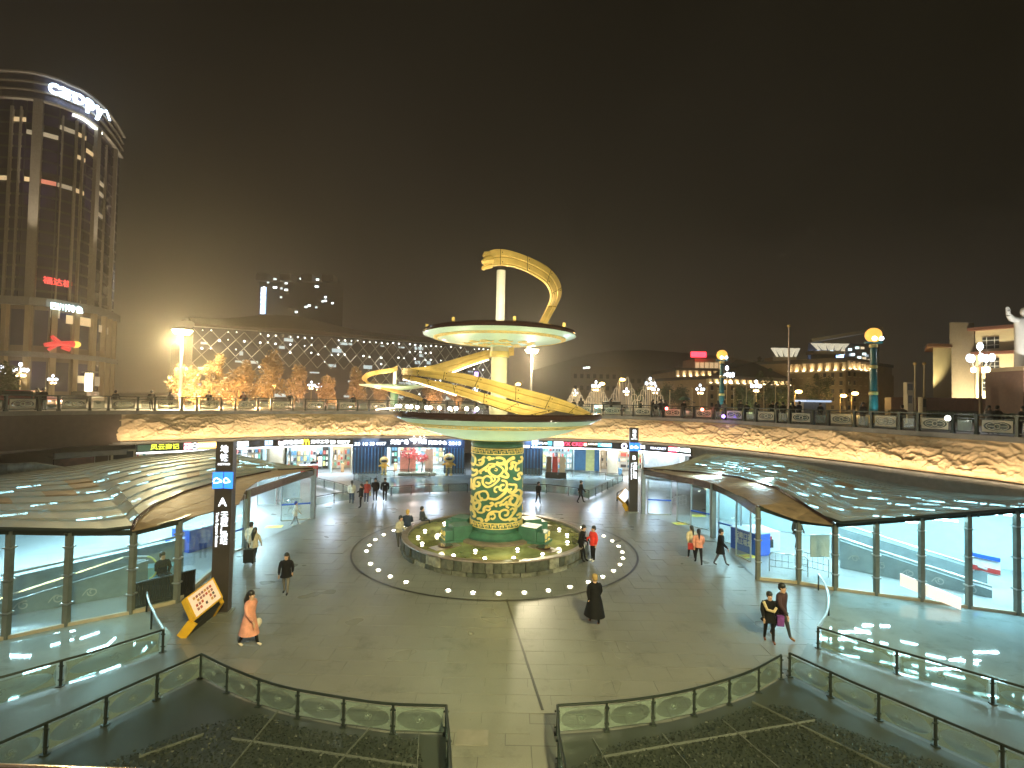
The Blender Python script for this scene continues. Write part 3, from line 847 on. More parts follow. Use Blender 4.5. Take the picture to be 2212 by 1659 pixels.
# pattern traced in the picture's own drum coordinates: x 235..915, y 215..1075 of a close-up
def drum_fn(rot):
    def fn(x, y, h):
        a = math.asin(max(-0.999, min(0.999, (x - 575) / 342.0)))
        r = 1.39 + h; th = -math.pi / 2 + a + rot
        z = 5.02 - (y - 225) * (5.02 - 1.62) / (1080 - 225)
        return (CX + r * math.cos(th), CY + r * math.sin(th), z)
    return fn
STROKES = [
    # upper dragon head loop and body
    ([(470, 330), (540, 325), (610, 350), (660, 400), (640, 450), (590, 490), (520, 470), (480, 420), (500, 370), (560, 350)], (16, 30)),
    ([(560, 250), (620, 245), (670, 270), (660, 310), (610, 320), (570, 300)], 26),
    ([(620, 330), (680, 330), (700, 380), (690, 430), (720, 470), (710, 500), (660, 490), (620, 470)], 26),
    ([(700, 360), (700, 310), (740, 270), (800, 245)], (18, 42)),
    ([(590, 490), (610, 520), (570, 570), (520, 610), (460, 630), (410, 590), (410, 530), (450, 490), (500, 500), (520, 540), (490, 580), (440, 570)], 20),
    ([(410, 520), (350, 520), (300, 550), (290, 610), (320, 640), (360, 620), (360, 590), (330, 580)], 22),
    ([(290, 610), (275, 650), (300, 690)], (26, 36)),
    ([(500, 500), (540, 490), (560, 530), (530, 560)], 16),
    ([(360, 440), (400, 410), (450, 370), (480, 340)], (30, 22)), ([(380, 470), (370, 440), (350, 430)], 20), ([(430, 400), (450, 430), (440, 380)], 18),
    ([(310, 350), (350, 360), (390, 340), (410, 300), (400, 260), (430, 240)], (16, 28)), ([(340, 300), (370, 280), (400, 290), (380, 330), (350, 320)], 18),
    ([(455, 260), (480, 240), (510, 260), (550, 250)], 24), ([(470, 280), (500, 270)], 20),
    ([(245, 230), (290, 260), (300, 320), (270, 370), (245, 340)], 20), ([(250, 420), (290, 440), (320, 420), (330, 460), (290, 500), (250, 510)], 22),
    ([(740, 400), (770, 360), (760, 320), (790, 310), (830, 330), (870, 320)], (36, 20)), ([(830, 330), (810, 370), (820, 420), (850, 420), (850, 390)], 18),
    ([(790, 510), (830, 540), (870, 530), (850, 480), (880, 460), (900, 500)], 22), ([(880, 240), (900, 280), (880, 320), (850, 290)], 20),
    ([(640, 540), (690, 550), (710, 590), (700, 640), (660, 670), (620, 650), (640, 600), (680, 600)], 22),
    ([(700, 640), (690, 690), (640, 740), (580, 780), (520, 780), (470, 770)], (34, 20)),
    ([(640, 650), (600, 620), (560, 640), (560, 680), (590, 690)], 18),
    ([(730, 590), (770, 600), (820, 610), (820, 660), (780, 700), (740, 680), (770, 650)], 22), ([(720, 640), (740, 700), (800, 710), (850, 680), (880, 700)], 18),
    # middle-left rings
    ([(400, 690), (450, 690), (480, 740), (460, 790), (410, 800), (370, 770), (360, 720), (400, 690)], 20),
    ([(380, 700), (330, 730), (310, 780), (340, 820), (390, 810), (400, 770)], 22),
    ([(310, 780), (280, 820), (290, 880), (300, 930), (340, 940), (370, 900), (370, 850), (330, 850), (300, 880)], 26),
    ([(340, 940), (350, 970), (400, 970), (430, 950)], 18), ([(250, 780), (270, 830), (250, 880)], 24), ([(245, 920), (270, 960), (300, 990), (310, 1040), (280, 1040)], (30, 20)),
    ([(430, 960), (430, 910), (460, 880), (500, 880), (540, 850), (530, 830), (500, 840)], (28, 20)), ([(450, 920), (490, 930), (510, 900)], 18),
    ([(590, 880), (570, 850), (600, 830), (640, 820), (700, 770), (740, 750)], (24, 20)), ([(620, 870), (650, 850), (680, 850), (720, 810)], 22),
    # lower-right dragon
    ([(740, 750), (800, 740), (850, 770), (850, 820), (810, 870), (760, 850), (750, 800), (790, 770)], 28),
    ([(850, 780), (890, 800), (890, 860), (850, 900), (820, 880)], 24), ([(880, 700), (900, 740), (880, 780)], 20),
    ([(810, 870), (830, 930), (790, 990), (740, 1040), (680, 1050), (630, 1010), (630, 950), (680, 920), (730, 940), (720, 990), (680, 990)], 22),
    ([(740, 900), (710, 880), (720, 850), (750, 860)], 22), ([(750, 930), (790, 910), (810, 950), (780, 970)], 16),
    ([(630, 950), (570, 940), (510, 960), (480, 1010), (490, 1060)], (18, 34)), ([(510, 990), (550, 970), (570, 1010), (540, 1040), (515, 1025)], 18), ([(450, 1040), (470, 1080)], 28),
    ([(340, 1060), (380, 1050), (410, 1070), (390, 1085)], 26), ([(740, 1070), (780, 1050), (830, 1060), (810, 1080)], (20, 34)), ([(840, 1020), (880, 1000), (890, 1040), (860, 1060)], 22),
    ([(240, 1000), (245, 940)], 20), ([(245, 560), (250, 620), (245, 700)], 16), ([(560, 380), (585, 395), (575, 415), (550, 405)], 10)]
for rot in (0, math.pi):
    mb = MB(); fn = drum_fn(rot)
    for pts, wd in STROKES: stroke(mb, pts, wd, fn, 0.055, wk=1.22)
    obj('gold_relief', mb, M['goldrelief'], drum)
def meander(mb, R0, z0, h, n_, parent=None, lift=0.05, th0=0):
    def fn(u, v, k): return (CX + (R0 + k) * math.cos(u), CY + (R0 + k) * math.sin(u), v)
    du = 2 * math.pi / n_; b = h * 0.14
    for i in range(n_):
        u = th0 + i * du
        for (a0, a1, b0, b1) in ((0.0, 1.0, 0.0, 0.14), (0.0, 1.0, 0.86, 1.0), (0.06, 0.18, 0.14, 0.62), (0.06, 0.62, 0.5, 0.64), (0.5, 0.62, 0.28, 0.5), (0.84, 0.96, 0.36, 0.86), (0.3, 0.84, 0.72, 0.8), (0.3, 0.42, 0.28, 0.36)):
            us = [u + du * a0, u + du * (a0 + a1) / 2, u + du * a1]
            v0, v1 = z0 + h * b0, z0 + h * b1
            for ua, ub in zip(us[:-1], us[1:]):
                vs = [fn(ua, v0, 0), fn(ub, v0, 0), fn(ub, v1, 0), fn(ua, v1, 0), fn(ua, v0, lift), fn(ub, v0, lift), fn(ub, v1, lift), fn(ua, v1, lift)]
                mb.add(vs, [(4, 5, 6, 7), (0, 4, 7, 3), (1, 2, 6, 5), (0, 1, 5, 4), (3, 7, 6, 2)])
mb = MB(); meander(mb, 1.39, 5.08, 0.32, 22); obj('meander_band', mb, M['goldrelief'], drum)
mb = MB(); meander(mb, 1.39, 1.24, 0.32, 22); obj('meander_band', mb, M['goldrelief'], drum)
def dish_band(name, prof, parent, n_=90, key=True):
    """gold key band on the sloping underside of a dish between profile points (r0,z0),(r1,z1)"""
    (r0, z0), (r1, z1) = prof; mb = MB(); du = 2 * math.pi / n_
    def fn(u, v, k):
        r = r0 + (r1 - r0) * v; z = z0 + (z1 - z0) * v - k
        return (CX + r * math.cos(u), CY + r * math.sin(u), z)
    for i in range(n_):
        u = i * du
        for (a0, a1, b0, b1) in ((0, 1, 0, 0.2), (0, 1, 0.8, 1.0), (0.1, 0.28, 0.2, 0.6), (0.28, 0.6, 0.44, 0.6), (0.75, 0.92, 0.4, 0.8)):
            ua, ub = u + du * a0, u + du * a1
            vs = [fn(ua, b0, -.01), fn(ub, b0, -.01), fn(ub, b1, -.01), fn(ua, b1, -.01), fn(ua, b0, .03), fn(ub, b0, .03), fn(ub, b1, .03), fn(ua, b1, .03)]
            mb.add(vs, [(7, 6, 5, 4), (0, 4, 7, 3), (1, 2, 6, 5), (0, 1, 5, 4), (3, 7, 6, 2)])
    return obj(name, mb, M['goldrelief'], parent)
dish_band('meander_band', ((4.55, 6.555), (4.95, 6.725)), low, 70)
dish_band('meander_band', ((1.5, 5.835), (2.2, 5.87)), low, 40)
dish_band('meander_band', ((3.38, 11.19), (3.62, 11.255)), up_, 80)
mb = MB(); rr = random.Random(5)
def disc_fn(x, y, h):
    r = math.hypot(x, y); z = 10.86 + (r - 0.62) * 0.115 - h
    return (CX + x, CY + y, z)
for k in range(22):
    a = 2 * math.pi * k / 22 + rr.uniform(-.1, .1); r = 1.0 + 0.75 * (k % 2)
    stroke(mb, spiral(r * math.cos(a), r * math.sin(a), 0.27, 1.2, rr.uniform(0, 6), rr.choice((-1, 1))), 0.07, disc_fn, 0.03)
    stroke(mb, [(r * math.cos(a + d) * (1 + .12 * math.sin(d * 20)), r * math.sin(a + d) * (1 + .12 * math.sin(d * 20))) for d in (0, .08, .16, .24, .32)], 0.08, disc_fn, 0.03)
obj('cloud_relief', mb, M['goldrelief'], up_)

# golden ribbons
def ribbon(name, rowsA, rowsB, th, m, parent, ridges=3, sub=6):
    A = catmull(rowsA, sub); B = catmull(rowsB, sub); n_ = len(A); mb = MB()
    prof = [0.0, 0.1, 0.12, 0.4, 0.43, 0.5, 0.53, 0.86, 0.88, 1.0]
    lift = [0.02, 0.02, 0.045, 0.045, 0.0, 0.0, 0.04, 0.04, 0.015, 0.015]
    rr = [[] for _ in range(len(prof) * 2 + 1)]
    for i in range(n_):
        a, b = A[i], B[i]
        t = (A[min(i + 1, n_ - 1)] - A[max(i - 1, 0)]).normalized()
        w_ = (b - a); nn = t.cross(w_).normalized()
        mid = (a + b) / 2; outv = V(mid.x - CX, mid.y - CY, 0)
        if nn.dot(outv) < 0: nn = -nn
        for k, (f, l) in enumerate(zip(prof, lift)):
            rr[k].append(a + w_ * f + nn * (l + th / 2))
        for k, (f, l) in enumerate(zip(reversed(prof), reversed(lift))):
            rr[len(prof) + k].append(a + w_ * f - nn * (l * 0.6 + th / 2))
        rr[-1].append(rr[0][-1])
    mb.grid(rr)
    k = n_; L = len(prof) * 2
    mb.f += [tuple(j * k for j in range(L)), tuple(j * k + n_ - 1 for j in reversed(range(L)))]; mb.m += [0, 0]
    o = obj(name, mb, m, parent, False); recalc(o)
    sm = MB(); L_ = seglens(A); nxt = .8
    for i in range(1, n_ - 1):
        if L_[i] > nxt:
            nxt = L_[i] + 1.5; a, b = A[i], B[i]; t = (A[i + 1] - A[i - 1]).normalized(); w_ = b - a; nn = t.cross(w_).normalized()
            if nn.dot(V((a.x + b.x) / 2 - CX, (a.y + b.y) / 2 - CY, 0)) < 0: nn = -nn
            sm.tube([a + w_ * .02 + nn * (th / 2 + .045), a + w_ * .5 + nn * (th / 2 + .04), b - w_ * .02 + nn * (th / 2 + .045)], .014, 4)
            for f in (.2, .8): sm.ball(a + w_ * f + t * .12 + nn * (th / 2 + .05), .03, 6, 4)
    if sm.v: obj('seam', sm, M['brownrim'], o)
    return o
def circ_dep(px, R, front=True):
    """distance at which the bearing px meets the circle of radius R round the column"""
    kx = (px - 1106) / FL
    # point (kx*d, d): (kx d - CX)^2 + (d-CY)^2 = R^2
    a = kx * kx + 1; b = -2 * (kx * CX + CY); c = CX * CX + CY * CY - R * R
    disc = max(0.0, b * b - 4 * a * c)
    return (-b - math.sqrt(disc)) / (2 * a) if front else (-b + math.sqrt(disc)) / (2 * a)
def edge(pts): return [W(x, y, d) for x, y, d in pts]
# head end of the upper ribbon, then sweeping out to the right and down on to the disc
topA = edge([(1051, 545, 27.0), (1068, 539, 27.2), (1091, 540, 27.5), (1114, 546, 27.6), (1142.5, 557, 27.7), (1165, 568, 27.9), (1185, 581, 28.2), (1201, 598, 28.7), (1210, 617, 29.3), (1211, 636, 29.9), (1204, 655, 30.4), (1193, 677, 30.7), (1180, 702, 30.8)])
topB = edge([(1051, 577, 27.0), (1068, 574.5, 27.2), (1091, 574, 27.4), (1114, 578, 27.4), (1142.5, 589, 27.4), (1165, 602, 27.5), (1177, 611, 27.6), (1184, 620, 28.0), (1188.5, 631, 28.6), (1189.5, 644, 29.3), (1186, 656, 30.0), (1175, 678, 30.5), (1161, 702, 30.8)])
rib_up = ribbon('upper_ribbon', topA, topB, 0.1, M['gold'], col)
# dragon head
hd = MB()
for pts, r in ((((1058, 549, 27.0), (1048, 549, 26.9), (1044, 553, 26.8)), [0.16, 0.15, 0.08]),
               (((1062, 562, 27.0), (1050, 563, 26.8), (1042, 567, 26.7)), [0.26, 0.22, 0.1]),
               (((1062, 573, 27.0), (1050, 576, 26.9), (1044, 579, 26.8), (1043, 583, 26.8)), [0.16, 0.15, 0.12, 0.09]),
               (((1056, 569, 26.9), (1045, 572, 26.7)), [0.1, 0.05])):
    hd.tube([W(*p) for p in pts], r, 8)
hd.ball(W(1050, 557, 26.75), 0.09)
obj('dragon_head', hd, M['gold'], col, True)
RR = 5.2
def bl(pts, R=RR, front=True): return [W(x, y, circ_dep(x, R, front)) for x, y in pts]
# upper blade of the lower ribbon (front half)
left_d = circ_dep(871, RR)
A1 = [W(1110, 750, 32.8), W(1058, 755, 32.6), W(993, 772.5, 31.6), W(930, 790, 30.0), W(885, 795, 28.9)] + bl([(873, 795), (927, 801), (1001, 807), (1069, 822.6), (1123, 838), (1188, 855), (1243, 875), (1282, 897)])
B1 = [W(1110, 768, 32.8), W(1058, 774, 32.6), W(993, 798, 31.6), W(930, 808, 30.0), W(885, 811, 28.9)] + bl([(873, 809), (927, 815), (993, 829), (1058, 846.5), (1123, 868), (1175, 882), (1225, 892), (1262, 898)])
ribbon('lower_ribbon', A1, B1, 0.11, M['gold'], col)
A2 = bl([(876, 810), (893, 814), (932, 822.6), (980, 832), (1036, 848), (1101, 867), (1150, 879), (1200, 889)], RR - 0.12)
B2 = bl([(870, 818), (890, 823), (938, 836.7), (985, 852), (1037, 869), (1080, 883.5), (1108, 892), (1150, 900)], RR + 0.05)
ribbon('lower_ribbon', A2, B2, 0.11, M['gold'], col)
# pale light strip under the ribbon
mb = MB(); mb.tube(bl([(872, 819.5), (900, 826), (938, 838.5), (985, 854)], RR + 0.02), 0.03, 6)
mb.tube([W(1055, 777, 32.4), W(1010, 792, 31.6), (W(975, 806, 31.0))], 0.04, 6)
obj('light_strip', mb, emis('strip_warm', (1.0, 0.85, 0.55), 5), col)
# lamps standing on the lower dish
gl = MB(); gl.ball((0, 0, 0.2), 0.085, 10, 7); me_g = mesh_of(gl, emis('dish_lamp', (1.0, 0.97, 0.85), 14), smooth=True, name='bulb')
st = MB(); st.lathe([(0.06, 0), (0.05, 0.05), (0.03, 0.08), (0.03, 0.13)], n=8); me_s = mesh_of(st, M['rail'], name='lamp')
for x, y, f in ((857, 884, 0), (864, 884, 0), (879, 886, 0), (888, 883.5, 0), (901, 884, 0), (921, 883, 0), (929, 883, 0), (949, 883, 0), (971, 884, 0), (985, 883, 0), (1008, 884, 0), (1030, 884, 0)):
    p = W(x, y + 5, circ_dep(x, 5.05, True)); p.z = 7.31
    q = thing('dish_lamp', ORD[[857, 864, 879, 888, 901, 921, 929, 949, 971, 985, 1008, 1030].index(x)] + ' from the left of the small white floodlights on the lower dish', 'lamp', (p.x, p.y, p.z), 'floodlights in a row on the lower dish')
    q2 = link_piece('lamp', me_s, q); link_piece('bulb', me_g, q)
# lamps on the upper disc
for a in range(8):
    an = a * math.pi / 4 + 0.2; mb = MB(); mb.box((CX + 3.95 * math.cos(an), CY + 3.95 * math.sin(an), 11.8), (0.14, 0.14, 0.2)); obj('floodlight', mb, M['gold'], up_)
# real light from those fittings
for an, e_ in ((200, 150), (240, 120), (290, 120), (330, 150), (60, 110), (130, 110)):
    a = rad(an); lamp('SPOT', (CX + 4.7 * math.cos(a), CY + 4.7 * math.sin(a), 7.45), e_ * 1.5, (1.0, 0.86, 0.55), 0.12, target=(CX + 1.5 * math.cos(a), CY + 1.5 * math.sin(a), 11.2), spot=rad(120), name='dish_floodlight')
for an in (215, 270, 325, 35, 90, 145):
    a = rad(an); lamp('SPOT', (CX + 3.4 * math.cos(a), CY + 3.4 * math.sin(a), 11.95), 170, (1.0, 0.84, 0.5), 0.1, target=(CX + 1.5, CY - 0.2, 14.6), spot=rad(110), name='disc_floodlight')

# ------------------------------------------------------------------ pool
pool = thing('fountain_pool', 'round fountain pool with a rough stone wall and lit green water round the column', 'fountain', (CX, CY, 0))
PR = 4.95
mb = MB(); mb.lathe([(4.86, 0.0), (4.86, 0.66)], (CX, CY, 0), 96); mb.lathe([(4.7, 0.66), (4.7, 0.1)], (CX, CY, 0), 96); obj('wall_core', mb, M['stone'][0], pool)
mb = MB(); mb.lathe([(4.7, 0.66), (4.7, 0.73), (5.0, 0.73), (5.02, 0.68), (5.0, 0.655)], (CX, CY, 0), 96); obj('coping', mb, M['coping'], pool)
wm, wt_, wb = _base('pool_water')
wb.inputs['Base Color'].default_value = (0.11, 0.15, 0.025, 1); wb.inputs['Roughness'].default_value = 0.06; wb.inputs['Specular IOR Level'].default_value = 0.6
tn = wt_.nodes.new('ShaderNodeTexNoise'); tn.inputs['Scale'].default_value = 3.0; tn.inputs['Detail'].default_value = 4
tcn = wt_.nodes.new('ShaderNodeTexCoord'); wt_.links.new(tcn.outputs['Object'], tn.inputs['Vector'])
bpn = wt_.nodes.new('ShaderNodeBump'); bpn.inputs['Strength'].default_value = 0.2; bpn.inputs['Distance'].default_value = 0.03
wt_.links.new(tn.outputs[0], bpn.inputs['Height']); wt_.links.new(bpn.outputs[0], wb.inputs['Normal'])
rpn = wt_.nodes.new('ShaderNodeValToRGB'); rpn.color_ramp.elements[0].color = (0.10, 0.105, 0.025, 1); rpn.color_ramp.elements[1].color = (0.30, 0.30, 0.12, 1)
rpn.color_ramp.elements[0].position = 0.35; rpn.color_ramp.elements[1].position = 0.65
tn2 = wt_.nodes.new('ShaderNodeTexNoise'); tn2.inputs['Scale'].default_value = 0.9; tn2.inputs['Detail'].default_value = 6; wt_.links.new(tcn.outputs['Object'], tn2.inputs['Vector'])
wt_.links.new(tn2.outputs[0], rpn.inputs[0]); wt_.links.new(rpn.outputs[0], wb.inputs['Base Color'])
mb = MB(); mb.lathe([(0.01, 0.56), (4.7, 0.56)], (CX, CY, 0), 96); obj('water', mb, wm, pool)
rr = random.Random(11)
rowsz = ((0.0, 0.2), (0.2, 0.655))
for ri, (z0, z1) in enumerate(rowsz):
    a = 0.0
    while a < 2 * math.pi - 0.02:
        da = rr.uniform(0.07, 0.15) if ri else rr.uniform(0.12, 0.2)
        if a + da > 2 * math.pi - 0.05: da = 2 * math.pi - a
        if math.sin(a + da / 2) < 0.35:
            g_ = 0.004; r1 = PR + rr.uniform(-0.03, 0.06) + (0.05 if ri == 0 else 0)
            mbs = MB(); vs = []
            for z in (z0 + 0.006, z1 - 0.006):
                for an, r in ((a + g_, 4.84), (a + da - g_, 4.84), (a + da - g_, r1 - rr.uniform(0, .03)), (a + da / 2, r1 + rr.uniform(0, .02)), (a + g_, r1 - rr.uniform(0, .03))):
                    vs.append((CX + r * math.cos(an), CY + r * math.sin(an), z))
            mbs.add(vs, [(0, 1, 2, 3, 4), (9, 8, 7, 6, 5), (2, 7, 8, 3), (3, 8, 9, 4), (1, 6, 7, 2), (4, 9, 5, 0)])
            o = obj('stone', mbs, rr.choices(M['stone'], (5, 4, 2))[0], pool); recalc(o)
        a += da
# pads with round covers, green benches with gold ends
for an in (222, 318, 42, 138):
    a = rad(an); c = (CX + 3.3 * math.cos(a), CY + 3.3 * math.sin(a))
    mb = MB(); mb.box((*c, 0.545), (1.5, 0.75, 0.08), a); obj('stepping_pad', mb, M['coping'], pool)
    mb = MB(); mb.lathe([(0.01, 0.66), (0.34, 0.66), (0.38, 0.61)], (*c, 0), 20); obj('round_grate', mb, M['brownrim'], pool)
for an in (205, 335, 25, 155):
    a = rad(an)
    b = thing('green_bench_block', {205: 'green stepped block with gold end on the near left of the column', 335: 'green stepped block with gold end on the near right of the column', 25: 'green stepped block behind the column on its right', 155: 'green stepped block behind the column on its left'}[an], 'fountain block', (CX + 2.3 * math.cos(a), CY + 2.3 * math.sin(a), 0.6), 'green blocks round the column foot')
    R_ = Matrix.Rotation(a, 3, 'Z')
    def pt(r, s_, z): v = R_ @ V(r, s_, z); return (CX + v.x, CY + v.y, z)
    mb = MB(); mb.box(pt(2.05, 0, 0.99), (1.0, 0.95, 0.75), M=R_); mb.box(pt(2.75, 0, 0.88), (0.45, 0.8, 0.55), M=R_); obj('block', mb, M['green'], b)
    mb = MB(); mb.box(pt(2.2, 0, 0.62), (1.7, 1.1, 0.12), M=R_); obj('footing', mb, M['green'], b)
    mb = MB()
    def efn(u, v, h): return pt(2.975 + h, u, v)
    for kx_ in (-0.2, 0.2):
        stroke(mb, spiral(kx_, 0.98, 0.15, 1.2, 0, 1 if kx_ > 0 else -1), 0.055, efn, 0.03); stroke(mb, [(kx_ - .12, 0.68), (kx_, 0.76), (kx_ + .12, 0.68)], 0.06, efn, 0.03)
    obj('gold_relief', mb, M['goldrelief'], b)
# underwater and floor lamps
gl = MB(); gl.ball((0, 0, 0.03), 0.085, 10, 6, (1, 1, 0.5)); me_pl = mesh_of(gl, emis('pool_lamp', (1.0, 0.96, 0.72), 14), smooth=True, name='lens')
rg = MB(); rg.lathe([(0.06, -0.05), (0.12, -0.02), (0.12, 0.0), (0.09, 0.01)], n=12); me_rg = mesh_of(rg, M['steel'], name='housing')
cr_ = ((563, 202), (684, 224), (515, 247), (685, 260), (543, 293), (765, 378), (918, 344), (985, 398), (1189, 394), (1216, 334), (1392, 369), (1404, 218), (1408, 255), (1509, 192), (1565, 233), (1567, 283), (700, 150), (1330, 150))
for i, (x, y) in enumerate(cr_):
    p = G((1100 + x / 2.212) / 1.4755, (1600 + y / 2.212) / 1.4755, 0.6)
    if math.hypot(p.x - CX, p.y - CY) > 4.35: 
        k = 4.3 / math.hypot(p.x - CX, p.y - CY); p = V(CX + (p.x - CX) * k, CY + (p.y - CY) * k, 0.6)
    q = thing('pool_lamp', 'underwater lamp glowing in the green pool, ' + ORD[sorted(cr_).index(cr_[i])] + ' from the left', 'lamp', (p.x, p.y, 0.59), 'underwater lamps in the fountain pool')
    link_piece('lens', me_pl, q); link_piece('housing', me_rg, q)
for k in range(12):
    a = 2 * math.pi * k / 12 + 0.2
    lamp('SPOT', (CX + 4.35 * math.cos(a), CY + 4.35 * math.sin(a), 0.75), 170, (1.0, 0.95, 0.66), 0.1, target=(CX + 2.9 * math.cos(a), CY + 2.9 * math.sin(a), 5.5), spot=rad(78), name='pool_uplight')
    if k % 2: lamp('POINT', (CX + 3.5 * math.cos(a), CY + 3.5 * math.sin(a), 0.95), 5, (1.0, 0.96, 0.6), 0.15, name='pool_glow')
gl = MB(); gl.lathe([(0.001, 0.035), (0.078, 0.03), (0.085, 0.02)], n=14); me_fl = mesh_of(gl, M['spotlamp'], name='lens')
rg = MB(); rg.lathe([(0.085, 0.026), (0.13, 0.026), (0.14, 0.0)], n=14); me_fr = mesh_of(rg, M['steel'], name='housing')
for k in range(40):
    if k in (3, 12, 22, 27): continue
    a = 2 * math.pi * (k + 0.45) / 40 - 0.02
    p = (CX + 6.75 * math.cos(a), CY + 6.75 * math.sin(a), 0.01)
    kk = (k - 30) % 40; q = thing('ground_lamp', 'glowing ground lamp of the ring, ' + (ORD[kk] + ' counting right' if kk < 20 else ORD[39 - kk] + ' counting left') + ' from the drain line', 'lamp', p, 'ground lamps in a ring round the pool')
    link_piece('lens', me_fl, q); link_piece('housing', me_fr, q)

# ================================================================== station entrances
def resample(P, n):
    L = seglens(P); out = []
    for i in range(n + 1):
        s = L[-1] * i / n
        for k in range(len(L) - 1):
            if L[k] <= s + 1e-9 <= L[k + 1] + 1e-6:
                out.append(P[k].lerp(P[k + 1], min(1, (s - L[k]) / max(1e-9, L[k + 1] - L[k])))); break
        else: out.append(P[-1].copy())
    return out
def entrance(name, label, letter, crease, eave, back, fasc, posts, glass_from, back_lit, tube_seed, gold_strip):
    """crease/eave/back/fasc: chains of world points; posts: (foot, top) world pairs from the far end pillar round to the outer edge"""
    r = thing(name, label, 'station entrance', (posts[0][0].x, posts[0][0].y, 0))
    rr = random.Random(tube_seed)
    NC_ = 22; lower = resample(crease[:-1] + eave, NC_); upper = resample(back, NC_)
    NR = 13
    def S(i, f):
        a, b = lower[i], upper[i]; p = a.lerp(b, f); p = p.copy(); p.z += 0.45 * math.sin(math.pi * f) * min(1, (b - a).length / 6); return p
    for i in range(NC_):
        for j in range(NR):
            q = [S(i, j / NR), S(i + 1, j / NR), S(i + 1, (j + 1) / NR), S(i, (j + 1) / NR)]
            c = sum(q, V(0, 0, 0)) / 4
            if (q[1] - q[0]).length < 0.05 or (q[3] - q[0]).length < 0.05: continue
            q = [c + (p - c) * 1.004 for p in q]
            q[2].z -= 0.03; q[3].z -= 0.03; q[0].z += 0.03; q[1].z += 0.03
            mbq = MB(); mbq.slab(q, 0.06); o = obj('roof_panel', mbq, M['roofglass'] if rr.random() < 0.97 else M['roofwood'], r)
    # purlins and rafters
    mbr = MB()
    for i in range(0, NC_ + 1, 3): mbr.tube([S(i, j / NR) - V(0, 0, 0.12) for j in range(NR + 1)], 0.045, 5)
    obj('roof_frame', mbr, M['rail'], r)
    cre = resample(crease, 22); fs = resample(fasc, 22)
    for i in range(22):
        for j in range(2):
            q = [fs[i].lerp(cre[i], j / 2), fs[i + 1].lerp(cre[i + 1], j / 2), fs[i + 1].lerp(cre[i + 1], (j + 1) / 2), fs[i].lerp(cre[i], (j + 1) / 2)]
            if (q[1] - q[0]).length < 0.04 or (q[3] - q[0]).length < 0.04: continue
            c = sum(q, V(0, 0, 0)) / 4; q = [c + (p - c) * 0.98 for p in q]
            mbq = MB(); mbq.slab(q, 0.04); o = obj('valley_panel', mbq, gold_strip, r)
    mbr = MB(); mbr.tube([p + V(0, 0, 0.05) for p in cre], 0.07, 6); obj('valley_gutter', mbr, M['brownrim'], r, True)
    mbr = MB(); mbr.tube([p + V(0, 0, 0.03) for p in lower[12:]], 0.07, 6); obj('eave_beam', mbr, M['rail'], r, True)
    # posts
    for k, (f, t) in enumerate(posts):
        mbp_ = MB(); s_ = 0.26 if k < glass_from else 0.17
        mbp_.box((f.x, f.y, t.z / 2), (s_, s_, t.z)); o = obj('post', mbp_, M['post'] if k else M['steel'], r)
        if k >= glass_from:
            for hz in (0.25, 0.55, 0.85):
                mbc = MB(); mbc.box((f.x, f.y, t.z * hz), (0.26, 0.26, 0.05)); c_ = obj('glass_clamp', mbc, M['steel'], o)
    # glazed bays
    for k in range(glass_from, len(posts) - 1):
        (f0, t0), (f1, t1) = posts[k], posts[k + 1]
        n_ = 1
        a0, a1 = f0.lerp(f1, 0.03), f0.lerp(f1, 0.97); d = (f1 - f0).normalized(); nn = V(d.y, -d.x, 0) * 0.008
        vs = [V(a0.x, a0.y, 0.12), V(a1.x, a1.y, 0.12), V(a1.x, a1.y, t1.z - 0.12), V(a0.x, a0.y, t0.z - 0.12)]
        mbg = MB(); mbg.slab([v + nn for v in vs], 0.016); obj('glass_pane', mbg, M['glass'], r)
        mbg = MB(); mbg.bar((f0.x, f0.y, 0.07), (f1.x, f1.y, 0.07), 0.14, 0.13); obj('sill', mbg, M['beige'], r)
        mbg = MB(); mbg.bar((t0.x, t0.y, t0.z), (t1.x, t1.y, t1.z), 0.14, 0.2); obj('top_beam', mbg, M['rail'], r)
    # mirrored fascia over the doors
    ff = resample([t for f, t in posts[:glass_from + 1]], 1) if False else [t for f, t in posts[:glass_from + 1]]
    ff = catmull(ff, 8)
    for i in range(0, len(ff) - 1, 2):
        a_, b_ = ff[i], ff[min(i + 2, len(ff) - 1)]
        if (a_ - b_).length < 0.05: continue
        mbg = MB(); mbg.bar((a_.x, a_.y, a_.z - 0.18), (b_.x, b_.y, b_.z - 0.18), 0.16, 0.4); obj('fascia_panel', mbg, M['bronze'], r)
    return r, S

def tubes(r, S, spec, seed):
    rr = random.Random(seed)
    mbt = MB(); mbt.box((0, 0, 0), (1.0, 0.09, 0.05)); me_t = mesh_of(mbt, M['tube'], name='tube_light')
    root = root_of(r).location
    for i, j in spec:
        i = int(i * 22 / 26); a = S(i, j); b = S(min(22, i + 1), j); d = (b - a); d.z = 0
        if d.length < 0.1: continue
        q = link_piece('tube_light', me_t, r, a - root - V(0, 0, 0.30), (0, 0, math.atan2(d.y, d.x)), (min(1.0, d.length * 0.75), 1, 1))

